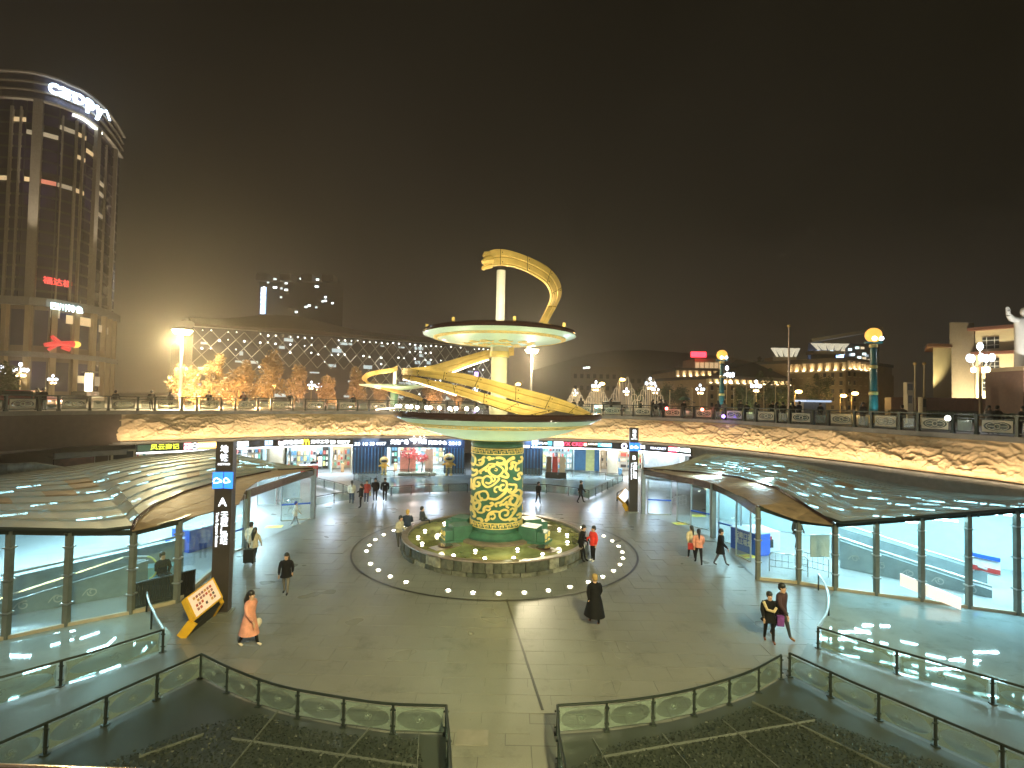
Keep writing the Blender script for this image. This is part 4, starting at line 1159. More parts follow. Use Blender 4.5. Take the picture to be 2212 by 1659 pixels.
# right hand entrance
creaseR = [W(1390, 1013, 35.8), W(1439, 1017, 35.5), W(1510, 1023, 34), W(1588, 1031, 31.2), W(1677, 1056, 27), W(1735, 1091, 24), W(1799, 1132, 21.9)]
eaveR = [W(1799, 1132, 21.9), W(1991, 1118, 20.9), W(2212, 1101, 19.7), W(2460, 1083, 18.6)]
backR = [W(1439, 1016, 36.4), W(1526, 979, 36), W(1700, 994, 32), W(1900, 1037, 29), W(2050, 1064, 27), W(2212, 1089, 25), W(2460, 1125, 22.5)]
fascR = [W(1390, 1012, 36.0), W(1440, 1022, 34.0), W(1537, 1042, 30.2), W(1611, 1077, 25.5), W(1642, 1093, 23.3), W(1725, 1124, 22.7), W(1799, 1133, 21.85)]
def postp(fx, fy, ty):
    f = G(fx, fy); t = W(fx, ty, f.y); return (f, V(f.x, f.y, t.z))
postsR = [postp(1389, 1110, 1013), postp(1540, 1162, 1044), postp(1637, 1252, 1096), postp(1725, 1261, 1126), postp(1804, 1275, 1134), postp(1893, 1287, 1127), postp(1991, 1300, 1119), postp(2093, 1315, 1111), postp(2198, 1329, 1103), postp(2330, 1347, 1093), postp(2460, 1368, 1084)]
entR, SR_ = entrance('station_entrance', 'glass walled metro entrance with brown louvred roof on the right', 'B', creaseR, eaveR, backR, fascR, postsR, 2, None, 4, M['roofwood'])
# left hand entrance, chains run from the far tip to the near corner and then outwards
creaseL = [W(677, 1013, 32.8), W(596, 1017, 32.4), W(503, 1036, 29), W(461, 1046, 27), W(397, 1065, 24), W(331, 1094, 21), W(293, 1125, 19.0), W(285, 1147, 18.3)]
eaveL = [W(285, 1147, 18.3), W(142, 1147, 17.3), W(0, 1144, 16.2), W(-260, 1140, 14.8)]
backL = [W(596, 1015, 33.5), W(471, 971, 40), W(302, 986, 36), W(199, 1001, 33), W(137, 1010, 31), W(0, 1028, 28), W(-260, 1065, 24)]
fascL = [W(677, 1012, 33.0), W(557, 1040, 28.6), W(530, 1060, 26.6), W(517, 1090, 22.9), W(430, 1115, 20.5), W(381, 1127, 19.6), W(285, 1149, 18.25)]
postsL = [postp(675, 1120, 1013), postp(530, 1182, 1060), postp(501, 1197, 1072), postp(381, 1302, 1126), postp(282, 1327, 1150), postp(142, 1354, 1150), postp(12, 1382, 1147), postp(-130, 1415, 1144), postp(-260, 1447, 1141)]
entL, SL_ = entrance('station_entrance', 'glass walled metro entrance with brown louvred roof on the left', 'A', creaseL, eaveL, backL, fascL, postsL, 2, None, 9, M['roofwood'])
specR = [(4, .5), (5, .35), (5, .62), (6, .5), (6, .75), (7, .35), (7, .62), (8, .48), (8, .8), (9, .3), (9, .62), (10, .45), (10, .75), (11, .3), (11, .6),
         (14, .18), (14, .4), (15, .1), (15, .3), (15, .52), (16, .2), (16, .4), (16, .62), (17, .08), (17, .3), (17, .5), (18, .16), (18, .38), (18, .6), (19, .06), (19, .28), (19, .5), (20, .15), (20, .4), (21, .06), (21, .3), (21, .55), (22, .15), (22, .42), (23, .06), (23, .3), (23, .6), (24, .2), (24, .5)]
tubes(entR, SR_, specR, 1)
tubes(entL, SL_, [(max(0, i - 1), min(0.9, j * 1.05)) for i, j in specR] + [(3, .5), (4, .7), (12, .5), (13, .3), (13, .7)], 2)

# interiors: floor, rear wall, service boxes, escalator flank
def interior(r, posts, back, side):
    poly = [(f.x, f.y) for f, t in posts] + [(p.x, p.y) for p in reversed(back)]
    mbf = MB(); mbf.add([(x, y, 0.024) for x, y in poly], [tuple(range(len(poly)))]); o = obj('hall_floor', mbf, M['pale_floor'], r); recalc(o)
    if o.data.polygons[0].normal.z < 0: o.data.flip_normals()
    bk = resample(back[1:], 12)
    for a, b in zip(bk[:-1], bk[1:]):
        mbw = MB(); vs = [V(a.x, a.y, 0.03), V(b.x, b.y, 0.03), V(b.x, b.y, b.z - 0.2), V(a.x, a.y, a.z - 0.2)]
        mbw.slab([v + (vs[0].lerp(vs[1], .5) - v) * 0.0 for v in vs], 0.08); obj('wall_panel', mbw, M['wallwhite'], r)
interior(entR, postsR, backR, 1); interior(entL, postsL, backL, -1)
# lamps of the hall ceilings
for S_, col_ in ((SR_, 1), (SL_, 2)):
    for i in (5, 9, 13, 17, 20):
        p = S_(i, 0.5) - V(0, 0, 0.5)
        L_ = lamp('AREA', p, 105, (0.55, 0.88, 1.0), 1.4, sizey=.1, name='hall_tube_light')
        for dx_, dy_ in ((1.6, .8), (-1.6, -.8)): lamp('AREA', p + V(dx_, dy_, 0), 105, (0.55, 0.88, 1.0), 1.4, sizey=.1, name='hall_tube_light')

# escalator flanks and fittings seen through the glass
def flank(r, pts, m, name='escalator_flank', th=0.12):
    """upright slab: foot line a-b, heights ha, hb"""
    (a, b, ha, hb, ha0, hb0) = pts
    mbq = MB(); d = (b - a).normalized(); nn = V(d.y, -d.x, 0) * th
    vs = [V(a.x, a.y, ha0), V(b.x, b.y, hb0), V(b.x, b.y, hb), V(a.x, a.y, ha)]
    mbq.slab(vs, th); return obj(name, mbq, m, r)
M['escgrey'] = mat('escalator_grey', (0.24, 0.29, 0.3), 0.3, 0.3)
M['posterwhite'] = mat('poster_white', (0.75, 0.78, 0.78), 0.5)
def G2(px, dep): p = toward(px, dep, 0); return p
esc = thing('escalator', 'grey sided escalator descending behind the glass of the right entrance', 'escalator', G2(1860, 24.5))
a = G2(1815, 25.2); b = G2(2140, 21.6)
flank(esc, (a, b, 1.35, 0.35, 0.03, 0.03), M['escgrey'], 'flank'); flank(esc, (a + V(.5, 1.5, 0), b + V(1.2, 1.5, 0), 1.75, 0.6, 0.03, 0.03), M['escgrey'], 'flank')
mb = MB(); mb.tube([V(a.x - .4, a.y, 1.35), V(a.x, a.y, 1.5), V(b.x, b.y, 0.5)], 0.05, 8); obj('handrail', mb, M['steel'], esc, True)
mb = MB(); mb.tube([V(a.x, a.y + 1.5, 1.8), V(a.x + .8, a.y + 1.5, 1.9), V(b.x + 1.2, b.y + 1.5, 0.75)], 0.05, 8); obj('handrail', mb, M['steel'], esc, True)
for k in range(5):
    f = (k + .6) / 5.2; c = a.lerp(b, f); zc = (1.35 * (1 - f) + .35 * f) * 0.5
    d = (b - a).normalized(); nn = V(d.y, -d.x, 0)
    if nn.y > 0: nn = -nn
    def cf(u, v, h): p = c + d * u + nn * (0.01 + h); return (p.x, p.y, zc + v)
    mb = MB(); stroke(mb, spiral(0, 0, 0.16, 1.2, k), 0.04, cf, 0.012); stroke(mb, [(-.3, -.1), (-.15, .1), (0, .12)], 0.04, cf, 0.012); obj('cloud_etching', mb, M['steel'], esc)
adp = thing('lit_advert_panel', 'cream lit panel sloping along the escalator behind the right hand glass', 'advert panel', G2(2020, 21.5))
a2, b2 = W(1990, 1275, 21.2), W(2078, 1320, 20.4)
q = [W(1945, 1238, 21.8), W(2076, 1292, 20.3), W(2076, 1330, 20.3), W(1945, 1264, 21.8)]
q = [V(p.x, p.y, max(0.05, p.z)) for p in q]
mb = MB(); mb.slab(q, 0.06); obj('panel', mb, emis('cream_lightbox', (1.0, 0.82, 0.65), .6), adp)
nst = thing('wall_notice', 'white wall notice with blue and red bands behind the right glass', 'notice', W(2150, 1245, 22.4))
q = lambda x0, x1, y0, y1, dp: [W(x0, y0, dp), W(x1, y0 + (x1 - x0) * .22, dp), W(x1, y1 + (x1 - x0) * .22, dp), W(x0, y1, dp)]
mb = MB(); mb.slab(q(2096, 2160, 1192, 1232, 23.4), 0.04); obj('board', mb, M['posterwhite'], nst)
mb = MB(); mb.slab(q(2096, 2160, 1192, 1200, 23.3), 0.03); obj('blue_band', mb, M['blue'], nst)
mb = MB(); mb.slab(q(2096, 2160, 1218, 1228, 23.3), 0.03); obj('red_band', mb, M['red'], nst)
# left escalator
esl = thing('escalator', 'grey sided escalator rising behind the glass of the left entrance', 'escalator', G2(150, 20.5))
a = G2(-40, 17.6); b = G2(335, 20.6)
flank(esl, (a, b, 0.35, 1.25, 0.03, 0.03), M['escgrey'], 'flank'); flank(esl, (a + V(-.6, 1.6, 0), b + V(.4, 1.6, 0), 0.9, 1.7, 0.03, 0.03), M['escgrey'], 'flank')
mb = MB(); mb.tube([V(a.x, a.y, 0.5), V(b.x - 1, b.y, 1.35), V(b.x, b.y, 1.4)], 0.05, 8); obj('handrail', mb, M['steel'], esl, True)
mb = MB(); mb.tube([V(a.x - .6, a.y + 1.6, 1.05), V(b.x + .4, b.y + 1.6, 1.85)], 0.05, 8); obj('handrail', mb, M['steel'], esl, True)
mb = MB(); mb.lathe([(0.01, -.1), (.42, -.1), (.42, .1), (.01, .1)], n=24); o = obj('newel_drum', mb, M['dark'], esl); o.rotation_euler = (rad(90), 0, 0); o.location = V(b.x, b.y, 1.0) - V(esl.location.x, esl.location.y, esl.location.z)
mb = MB(); mb.tube([V(b.x + .45 * math.cos(t), b.y - .12, 1.0 + .45 * math.sin(t)) for t in [x * .3 - 1.2 for x in range(10)]], 0.035, 6); obj('lime_trim', mb, M['lime'], esl)
for k in range(4):
    f = (k + .4) / 5.2; c = a.lerp(b, f); zc = 0.25 + .2 * f; d = (b - a).normalized(); nn = V(d.y, -d.x, 0)
    if nn.y > 0: nn = -nn
    def cf(u, v, h): p = c + d * u + nn * (0.01 + h); return (p.x, p.y, zc + v)
    mb = MB(); stroke(mb, spiral(0, 0, 0.16, 1.2, k), 0.04, cf, 0.012); stroke(mb, [(-.3, -.1), (-.15, .1), (0, .12)], 0.04, cf, 0.012); obj('cloud_etching', mb, M['steel'], esl)
# folding gate left, crowd barriers right
fg = thing('folding_gate', 'dark retractable gate folded behind the glass beside the yellow board', 'gate', G(345, 1312))
a = G(292, 1318); b = G(418, 1285)
for k in range(26):
    p = a.lerp(b, k / 25); mb = MB(); mb.box((p.x, p.y, .5), (.035, .12, 1.0)); obj('bar', mb, M['dark'], fg)
for zz in (.15, .95): mb = MB(); mb.bar((a.x, a.y, zz), (b.x, b.y, zz), .14, .05); obj('rail', mb, M['dark'], fg)
def barrier(label, a, b, n_=6):
    r = thing('crowd_barrier', label, 'barrier', (a.x, a.y, 0.03)); d = (b - a)
    mb = MB(); mb.tube([(a.x, a.y, .05), (a.x, a.y, .85), (a.x + d.x * .08, a.y + d.y * .08, .95), (a.x + d.x * .92, a.y + d.y * .92, .95), (b.x, b.y, .85), (b.x, b.y, .05)], .025, 6); obj('frame', mb, M['steel'], r, True)
    for zz in (.3, .6): mb = MB(); mb.tube([(a.x, a.y, zz), (b.x, b.y, zz)], .016, 5); obj('crossbar', mb, M['steel'], r)
    for k in range(1, n_): p = a.lerp(b, k / n_); mb = MB(); mb.tube([(p.x, p.y, .3), (p.x, p.y, .93)], .012, 5); obj('bar', mb, M['steel'], r)
    return r
barrier('steel crowd barrier inside the right entrance near its first glazed bay', G(1662, 1236), G(1745, 1248))
barrier('steel crowd barrier inside the right entrance just left of the corner post', G(1722, 1232), G(1790, 1250))
barrier('steel barrier stack between the two door openings on the right', G(1452, 1103), G(1482, 1096), 4)
barrier('steel barrier standing in the doorway of the left entrance', G(622, 1110), G(650, 1105), 4)
# blue counters
def counter(label, a, b, dp, h, texts=None, right=False):
    r = thing('blue_counter', label, 'counter', (a.x, a.y, 0.03)); d = (b - a).normalized(); nn = V(-d.y, d.x, 0)
    if nn.y < 0: nn = -nn
    poly = [a, b, b + nn * dp, a + nn * dp]
    mb = MB(); mb.prism([(p.x, p.y) for p in poly], 0.03, h); obj('body', mb, M['blue'], r)
    mb = MB(); mb.prism([(p.x - nn.x * .02, p.y - nn.y * .02) for p in poly], h + .003, h + .05); obj('top', mb, mat('counter_top', (.45, .55, .75), .4), r)
    if texts:
        for k, s in enumerate(texts):
            c = (a + b) / 2 - nn * 0.03; text(s, (c.x, c.y, h - 0.28 - 0.34 * k), d, (0, 0, 1), 0.34, M['white'], r, width=(b - a).length * 0.62, depth=0.01)
    return r
counter('long blue counter with white characters behind the right entrance glass', G(1578, 1183), G(1636, 1204), .9, 1.15, ['配戴口罩', '禁止吸烟'])
counter('blue counter standing behind the signpost in the left entrance', G(408, 1196), G(478, 1176), 1.3, 1.1)
counter('lower blue box beside the left counter', G(388, 1196), G(408, 1188), .8, .65)
def boxthing(name, label, cat, c, size, m, rz=0, parts=()):
    r = thing(name, label, cat, (c[0], c[1], c[2] - size[2] / 2)); mb = MB(); mb.box(c, size, rz); obj('body', mb, m, r)
    for nm, cc, ss, mm in parts: mb = MB(); mb.box((c[0] + cc[0], c[1] + cc[1], c[2] + cc[2]), ss, rz); obj(nm, mb, mm, r)
    return r
p = G(330, 1268); boxthing('hall_desk', 'pale blue desk with a seated guard in the left entrance', 'desk', (p.x, p.y, .45), (1.5, .6, .85), mat('pale_blue', (.25, .5, .62), .4), .3, [('notice', (-.5, -.1, .55), (.4, .04, .25), M['posterwhite'])])
p = G(1662, 1195); boxthing('luggage_scanner', 'white security scanner with red label inside the right entrance', 'scanner', (p.x, p.y + 1, .55), (1.2, 1.6, 1.05), M['white'], .2, [('label', (0, -.82, .2), (.5, .03, .18), M['red']), ('tunnel', (0, -.81, -.1), (.7, .02, .45), M['dark'])])
p = G(1785, 1262); boxthing('notice_board', 'blank beige board hung inside the glass left of the corner post', 'board', (W(1771, 1180, p.y + 1)), (.95, .04, 1.0), M['beige'], .1, [('frame', (0, .01, .52), (.99, .05, .04), M['steel'])])
# glass doors of the two openings
def door_leaf(r, foot, width, ang, h, blue=True):
    mb = MB(); d = V(math.cos(ang), math.sin(ang), 0); e_ = foot + d * width
    dr = obj('door', MB().slab([V(foot.x, foot.y, .08), V(e_.x, e_.y, .08), V(e_.x, e_.y, h), V(foot.x, foot.y, h)], .014), M['glass'], r)
    mbf = MB()
    for a_, b_ in (((foot.x, foot.y, .04), (foot.x, foot.y, h)), ((e_.x, e_.y, .04), (e_.x, e_.y, h)), ((foot.x, foot.y, .05), (e_.x, e_.y, .05)), ((foot.x, foot.y, h), (e_.x, e_.y, h))): mbf.bar(a_, b_, .06, .06)
    obj('door_frame', mbf, M['steel'], dr)
    if blue: mb2 = MB(); mb2.bar((foot.x, foot.y - .02, 1.05), (e_.x, e_.y - .02, 1.05), .05, .09); obj('blue_stripe', mb2, M['blue'], dr)
door_leaf(entR, G(1399, 1111), 1.6, rad(-8), 2.7); door_leaf(entR, G(1462, 1127), 1.2, rad(-60), 2.8, False)
door_leaf(entR, G(1492, 1138), 1.3, rad(-50), 2.9); door_leaf(entR, G(1552, 1168), 1.5, rad(-62), 2.9); door_leaf(entR, G(1590, 1200), 1.2, rad(-80), 3.0, False)
door_leaf(entL, G(670, 1122), 1.7, rad(205), 2.7); door_leaf(entL, G(524, 1186), 1.3, rad(255), 2.8); door_leaf(entL, G(500, 1200), 1.1, rad(262), 2.8)
door_leaf(entL, G(556, 1092), 1.2, rad(10), 2.7, False); door_leaf(entL, G(600, 1090), 1.5, rad(5), 2.7, False)
# yellow notices on the floor
for x, y, lab in ((433 * 0 + 592, 1139, 'yellow floor sticker in front of the left doorway'), (1470, 1132, 'yellow floor sticker inside the right doorway, the farther one'), (1613, 1203, 'yellow floor sticker beside the long blue counter'), (1508, 1115, 'small yellow floor sticker by the far right doors')):
    p = G(x, y); q_ = thing('floor_sticker', lab, 'floor sticker', (p.x, p.y, .03), 'yellow floor stickers at the entrances'); mb = MB(); mb.box((p.x, p.y, .034), (.95, .6, .006), .2); obj('sheet', mb, mat('sticker_yellow', (.7, .65, .12), .5), q_); mb = MB(); mb.box((p.x, p.y, .0395), (.5, .25, .004), .2); obj('print', mb, M['yellow'], q_)

# ------------------------------------------------------------------ signposts
def totem(label, px, py, top, wpx, letter, ang):
    f = G(px, py); t = W(px, top, f.y); h = t.z; wd = wpx / FL * f.y
    r = thing('signpost', label, 'signpost', (f.x, f.y, 0))
    R_ = Matrix.Rotation(ang, 3, 'Z'); rt = R_ @ V(1, 0, 0); nn = R_ @ V(0, -1, 0)
    mb = MB(); mb.box((f.x, f.y, h / 2), (wd * .86, wd * .5, h), ang); obj('post', mb, M['totem'], r)
    mb = MB(); mb.box((f.x, f.y, 0.03), (wd * 1.1, wd * .8, .05), ang); obj('foot_plate', mb, M['steel'], r)
    fr = V(f.x, f.y, 0) + nn * (wd * .25 + .012)
    Z = lambda k: h * k
    u = h
    text('地', fr + V(0, 0, u * .955), rt, (0, 0, 1), wd * .42, M['white_sign'], r, depth=.01)
    text('铁', fr + V(0, 0, u * .905), rt, (0, 0, 1), wd * .42, M['white_sign'], r, depth=.01)
    text('METRO', fr + V(0, 0, u * .868), rt, (0, 0, 1), wd * .15, M['white_sign'], r, width=wd * .6, depth=.01)
    c = u * .775
    mb = MB()
    for k, an in ((-1, 0.35), (1, -0.35)):
        c_ = V(f.x, f.y, c) + nn * (wd * .28) + rt * (k * wd * .25)
        mb.box(c_, (wd * .52, .07, u * .095), ang + an)
    o = obj('logo_box', mb, emis('metro_blue', (.02, .16, .75), 1.3), r)
    for k, an in ((-1, 0.35), (1, -0.35)):
        r2 = Matrix.Rotation(ang + an, 3, 'Z'); x2 = r2 @ V(1, 0, 0); n2 = r2 @ V(0, -1, 0)
        c_ = V(f.x, f.y, c) + nn * (wd * .28) + rt * (k * wd * .25) + n2 * .04
        fn_ = lambda a_, b_, h_: c_ + x2 * a_ + V(0, 0, b_) + n2 * h_
        mb = MB(); w2 = wd * .6
        stroke(mb, [(-.36 * w2, -.2 * w2), (-.1 * w2, -.2 * w2), (.3 * w2, -.12 * w2)], .07 * w2 * 1.3, fn_, .012)
        stroke(mb, [(-.36 * w2, -.12 * w2), (-.3 * w2, .12 * w2), (-.1 * w2, .2 * w2), (.05 * w2, .1 * w2), (.3 * w2, -.08 * w2)], .09 * w2, fn_, .012)
        obj('logo_mark', mb, M['white_sign'], o)
    text(letter, fr + V(0, 0, u * .645), rt, (0, 0, 1), wd * .62, M['white_sign'], r, depth=.01)
    for k, ch in enumerate('天府广场站'):
        text(ch, fr + rt * (wd * .12) + V(0, 0, u * (.57 - .038 * k)), rt, (0, 0, 1), wd * .4, M['white_sign'], r, depth=.01)
    text('Tianfu Square Station', fr - rt * (wd * .24) + V(0, 0, u * .488), (0, 0, -1), rt, wd * .2, M['white_sign'], r, width=u * .2, depth=.01)
    return r
totem('tall dark metro signpost with a white letter A and blue logo at the left entrance', 477, 1322, 953, 40, 'A', 0.12)
totem('tall dark metro signpost with a white letter B and blue logo at the right entrance', 1367, 1106, 924, 21, 'B', 0.0)

# ------------------------------------------------------------------ slanted information boards
def board(label, A, B, Cc, D, foot, m_face, texts=False):
    """A..D corners of the tilted face in space (clockwise from top left), foot = two floor points"""
    D = A + Cc - B
    r = thing('info_board', label, 'information board', (foot[0].x, foot[0].y, 0))
    mb = MB(); mb.slab([A, D, Cc, B], 0.22); obj('case', mb, M['yellow'], r)
    c = (A + B + Cc + D) / 4; nn = (D - A).cross(B - A).normalized()
    q = [c + (p - c) * .88 + nn * .012 for p in (A, D, Cc, B)]
    mb = MB(); mb.slab(q, 0.01); obj('face', mb, m_face, r)
    # bent leg
    e1, e2 = D, Cc
    for k, (e_, ft) in enumerate(((D, foot[0]), (Cc, foot[1]))):
        mb = MB(); mb.bar(e_ - nn * .12, V(ft.x, ft.y, 0.02), .12, .3); obj('leg', mb, M['yellow'], r)
    mb = MB(); mb.add([D - nn * .23, Cc - nn * .23, V(foot[1].x, foot[1].y, .02), V(foot[0].x, foot[0].y, .02)], [(0, 1, 2, 3)]); mb.slab([D - nn * .2, Cc - nn * .2, V(foot[1].x, foot[1].y, .02), V(foot[0].x, foot[0].y, .02)], .12); obj('skirt', mb, M['dark'], r)
    if texts:
        ux = (B - A).normalized(); uy = (A - D).normalized(); Wd = (B - A).length * .8; Hd = (A - D).length * .8
        rr = random.Random(8)
        mms = [mat('icon_%d' % k, cc, .5) for k, cc in enumerate(((.45, .08, .03), (.5, .25, .05), (.08, .06, .05), (.3, .12, .1)))]
        for i in range(7):
            for j in range(4):
                if rr.random() < .12: continue
                p = c + ux * Wd * (-.42 + .84 * (i + .4) / 7) + uy * Hd * (-.38 + .8 * (j + .5) / 4) + nn * .018
                s_ = .045
                mb = MB(); mb.slab([p - ux * s_ - uy * s_, p + ux * s_ - uy * s_, p + ux * s_ + uy * s_, p - ux * s_ + uy * s_], .008); obj('icon', mb, mms[rr.randrange(4)], r)
    return r
fA = G(388, 1383); fB = G(466, 1330)
D_ = W(430, 1350, 15.9) ; 
fdep = G(420, 1375).y
A_ = W(400, 1292, fdep + .15); B_ = W(461, 1247, fdep + 1.5); C_ = W(482, 1290, fdep + 1.25); D_ = W(431, 1340, fdep - .15)
board('yellow framed information board on a bent leg with rows of small icons', A_, B_, C_, D_, (G(392, 1378), G(455, 1330)), emis('lit_board', (1.0, .70, .5), .22), True)
dB = G(1358, 1103).y
board('small slanted information board on an orange leg beside signpost B', W(1334, 1073, dB), W(1351, 1053, dB + .6), W(1366, 1067, dB + .5), W(1352, 1090, dB - .1), (G(1356, 1104), G(1366, 1100)), emis('lit_board_white', (.75, .85, 1.0), .7), False)
q_ = thing('hoop_rail', 'short dark hoop rail behind the small board beside signpost B', 'railing', (G(1333, 1083))); a = G(1333, 1083); b = G(1345, 1078); mb = MB(); mb.tube([(a.x, a.y, .02), (a.x, a.y, .65), (a.x + .1, a.y, .75), (b.x, b.y, .75)], .05, 8); obj('hoop', mb, M['rail'], q_, True)

# ================================================================== shops under the relief
band('shop_soffit', s_of(240), s_of(1560), 3.70, 3.77, -9, 0.42, M['concrete'], kind='structure', n=120)
mbf = MB(); rr1 = []
for off in (4.2, -9.5):
    row = []
    for i in range(81):
        p, t, nn = path_at(s_of(560) + (s_of(1560) - s_of(560)) * i / 80); row.append((p.x + nn.x * off, p.y + nn.y * off, 0.012))
    rr1.append(row)
mbf.grid(rr1); o = obj('shop_terrace_floor', mbf, M['pale_floor'], kind='structure'); recalc(o)
if o.data.polygons[0].normal.z < 0: o.data.flip_normals()
GOODS = [mat('goods_%d' % k, c, .5) for k, c in enumerate(((.6, .55, .45), (.5, .1, .08), (.1, .25, .4), (.65, .6, .2), (.04, .04, .05), (.7, .7, .7), (.15, .4, .3), (.5, .3, .15)))]
def fbox(r, name, px0, px1, z0, z1, o0, o1, m, label=None):
    """box between two bearings, following the wall, offsets o0..o1"""
    a, t, nn = wp(px0); b, t2, n2 = wp(px1)
    poly = [(a.x + nn.x * o0, a.y + nn.y * o0), (b.x + n2.x * o0, b.y + n2.y * o0), (b.x + n2.x * o1, b.y + n2.y * o1), (a.x + nn.x * o1, a.y + nn.y * o1)]
    mb = MB(); mb.prism(poly, z0, z1); o = obj(name, mb, m, r); recalc(o)
    if label: o['label'] = label
    return o
def shop(label, px0, px1, back, wallm, light, lcol, seed, shelves=3, opening=-0.9, density=1.0):
    a, t, nn = wp((px0 + px1) / 2)
    r = thing('shop', label, 'shop', (a.x, a.y, 0)); rr = random.Random(seed)
    fbox(r, 'rear_wall', px0, px1, .02, 3.68, back - .2, back, wallm)
    fbox(r, 'side_wall', px0, px0 + 1.2, .02, 3.68, back, opening, wallm); fbox(r, 'side_wall', px1 - 1.2, px1, .02, 3.68, back, opening, wallm)
    fbox(r, 'ceiling_light', px0 + 3, px1 - 3, 3.6, 3.64, back + .8, opening - .6, emis('shop_ceiling_%s' % seed, lcol, light))
    n_ = max(2, int((px1 - px0) / 13))
    for i in range(n_):
        x0 = px0 + 2 + (px1 - px0 - 4) * i / n_; x1 = x0 + (px1 - px0 - 4) / n_ * .86
        u = fbox(r, 'shelf_unit', x0, x1, .1, rr.uniform(1.6, 2.8), back + .05, back + .45, rr.choice([M['white'], M['beige'], M['dark'], wallm]))
        for j in range(shelves):
            for q in range(2):
                if rr.random() < density:
                    xa = x0 + (x1 - x0) * (q * .5 + .06); xb = xa + (x1 - x0) * .36
                    z = .4 + j * .62; g = fbox(r, 'goods', xa, xb, z, z + rr.uniform(.25, .5), back + .47, back + .7, rr.choice(GOODS)); g.parent = u
    for i in range(max(1, n_ // 3)):
        x0 = px0 + 6 + rr.random() * (px1 - px0 - 16)
        fbox(r, 'display_table', x0, x0 + 7, .02, rr.uniform(.7, 1.1), opening - 1.4, opening - .8, rr.choice(GOODS))
    return r
shop('lit shop with yellow characters on its sign at the left end of the arcade', 302, 476, -2.6, M['white'], 3.0, (1, .93, .8), 11, 4)
shop('white lit shop window with small goods just right of signpost A', 500, 584, -3.2, M['wallwhite'], 3.6, (.9, .98, 1), 12, 4)
shop('bright shop with a dark red counter and white screens', 628, 722, -5.0, M['wallwhite'], 3.6, (.95, .98, 1), 13, 3)
shop('warm lit shop with clothes rails left of the blue fins', 722, 765, -5.0, M['cream'], 3.0, (1, .85, .6), 14, 3)
shop('bright clothing shop seen right of the column', 1172, 1242, -4.0, M['wallwhite'], 3.6, (.92, 1, 1), 15, 4)
shop('warm grey shop behind the round column on the right', 1296, 1382, -7.0, M['beige'], 3.0, (1, .93, .8), 16, 3)
r = shop('mall entrance with pink blossom display between blue fins', 838, 962, -8.0, M['wallwhite'], 4.0, (.95, 1, .98), 17, 4)
for i, (x0, x1, mm) in enumerate(((1243, 1268, M['finblue']), (1268, 1286, M['lime']), (1286, 1296, M['finblue']))):
    if i == 0: r = thing('painted_screen_wall', 'blue and lime green screen wall between two shops on the right', 'wall', wp(1270)[0])
    fbox(r, 'panel', x0, x1, .02, 3.68, -5 - .5 * i, -4.8, mm)
# pillars
for x0, x1, lab in ((586, 624, 'wide beige pillar between the first shops on the left'), (1310, 1334, 'round looking beige pillar among the right hand shops'), (1484, 1500, 'beige pillar beside the white poster wall')):
    c, t, nn = wp((x0 + x1) / 2, -1.6); rr_ = (x1 - x0) / 2 / FL * c.y
    r = thing('arcade_pillar', lab, 'pillar', (c.x, c.y, 0)); mb = MB(); mb.lathe([(rr_, 0.02), (rr_, 3.68)], (c.x, c.y, 0), 28); obj('shaft', mb, M['beige'], r, True); mb = MB(); mb.lathe([(rr_ + .08, 0.02), (rr_ + .08, .2), (rr_, .22)], (c.x, c.y, 0), 28); obj('base', mb, M['steel'], r, True)
# blue fins
def fins(label, px0, px1, off, rise=3.55, m=None):
    a, t, nn = wp(px0, off); r = thing('fin_screen', label, 'screen', (a.x, a.y, 0)); s0, s1 = s_of(px0), s_of(px1); n_ = int((s1 - s0) / .3)
    fbox(r, 'backing', px0, px1, .03, rise, off - .3, off - .22, M['navy'])
    for i in range(n_):
        p, t, nn = path_at(s0 + (s1 - s0) * (i + .5) / n_); c = (p.x + nn.x * off, p.y + nn.y * off, rise / 2 + .02)
        mb = MB(); mb.box(c, (.1, .34, rise), math.atan2(t.y, t.x)); obj('fin', mb, M['finblue'] if i % 2 or n_ < 12 else M['concrete'], r)
    lamp('AREA', (a.x + nn.x * .9 + t.x * (s1 - s0) / 2, a.y + nn.y * .9, 3.4), 40, (.45, .7, 1), 1.5, target=(a.x + t.x * (s1 - s0) / 2, a.y, .8), name='fin_wash_light')
fins('blue and grey vertical fins left of the mall entrance', 767, 838, 0.0)
fins('vertical fins between the mall entrance and the column', 962, 1006, 0.0)
fins('blue vertical fins right of the column', 1132, 1174, 0.0)
r = thing('poster_wall', 'large grey poster wall reading COMING SOON on the right', 'poster', wp(1440)[0])
fbox(r, 'panel', 1385, 1480, .25, 3.2, -1.2, -1.1, mat('poster_grey', (.33, .35, .34), .5)); 
c, t, nn = wp(1410, -1.06, 2.45); text('COMING', c, t, (0, 0, 1), .75, M['white'], r, width=2.3, depth=.01); c, t, nn = wp(1410, -1.06, 1.85); text('SOON', c, t, (0, 0, 1), .85, M['white'], r, width=2.1, depth=.01)
c, t, nn = wp(1436, -1.06, 2.85); text('JOY', c, t, (0, 0, 1), .5, M['white'], r, depth=.01)
fbox(r, 'poster_figure', 1456, 1472, .5, 2.9, -1.09, -1.04, M['posterwhite']); fbox(r, 'poster_frame', 1449, 1456, .8, 2.7, -1.09, -1.05, M['brownrim']); fbox(r, 'poster_mark', 1431, 1437, .5, 1.1, -1.09, -1.05, M['red'])
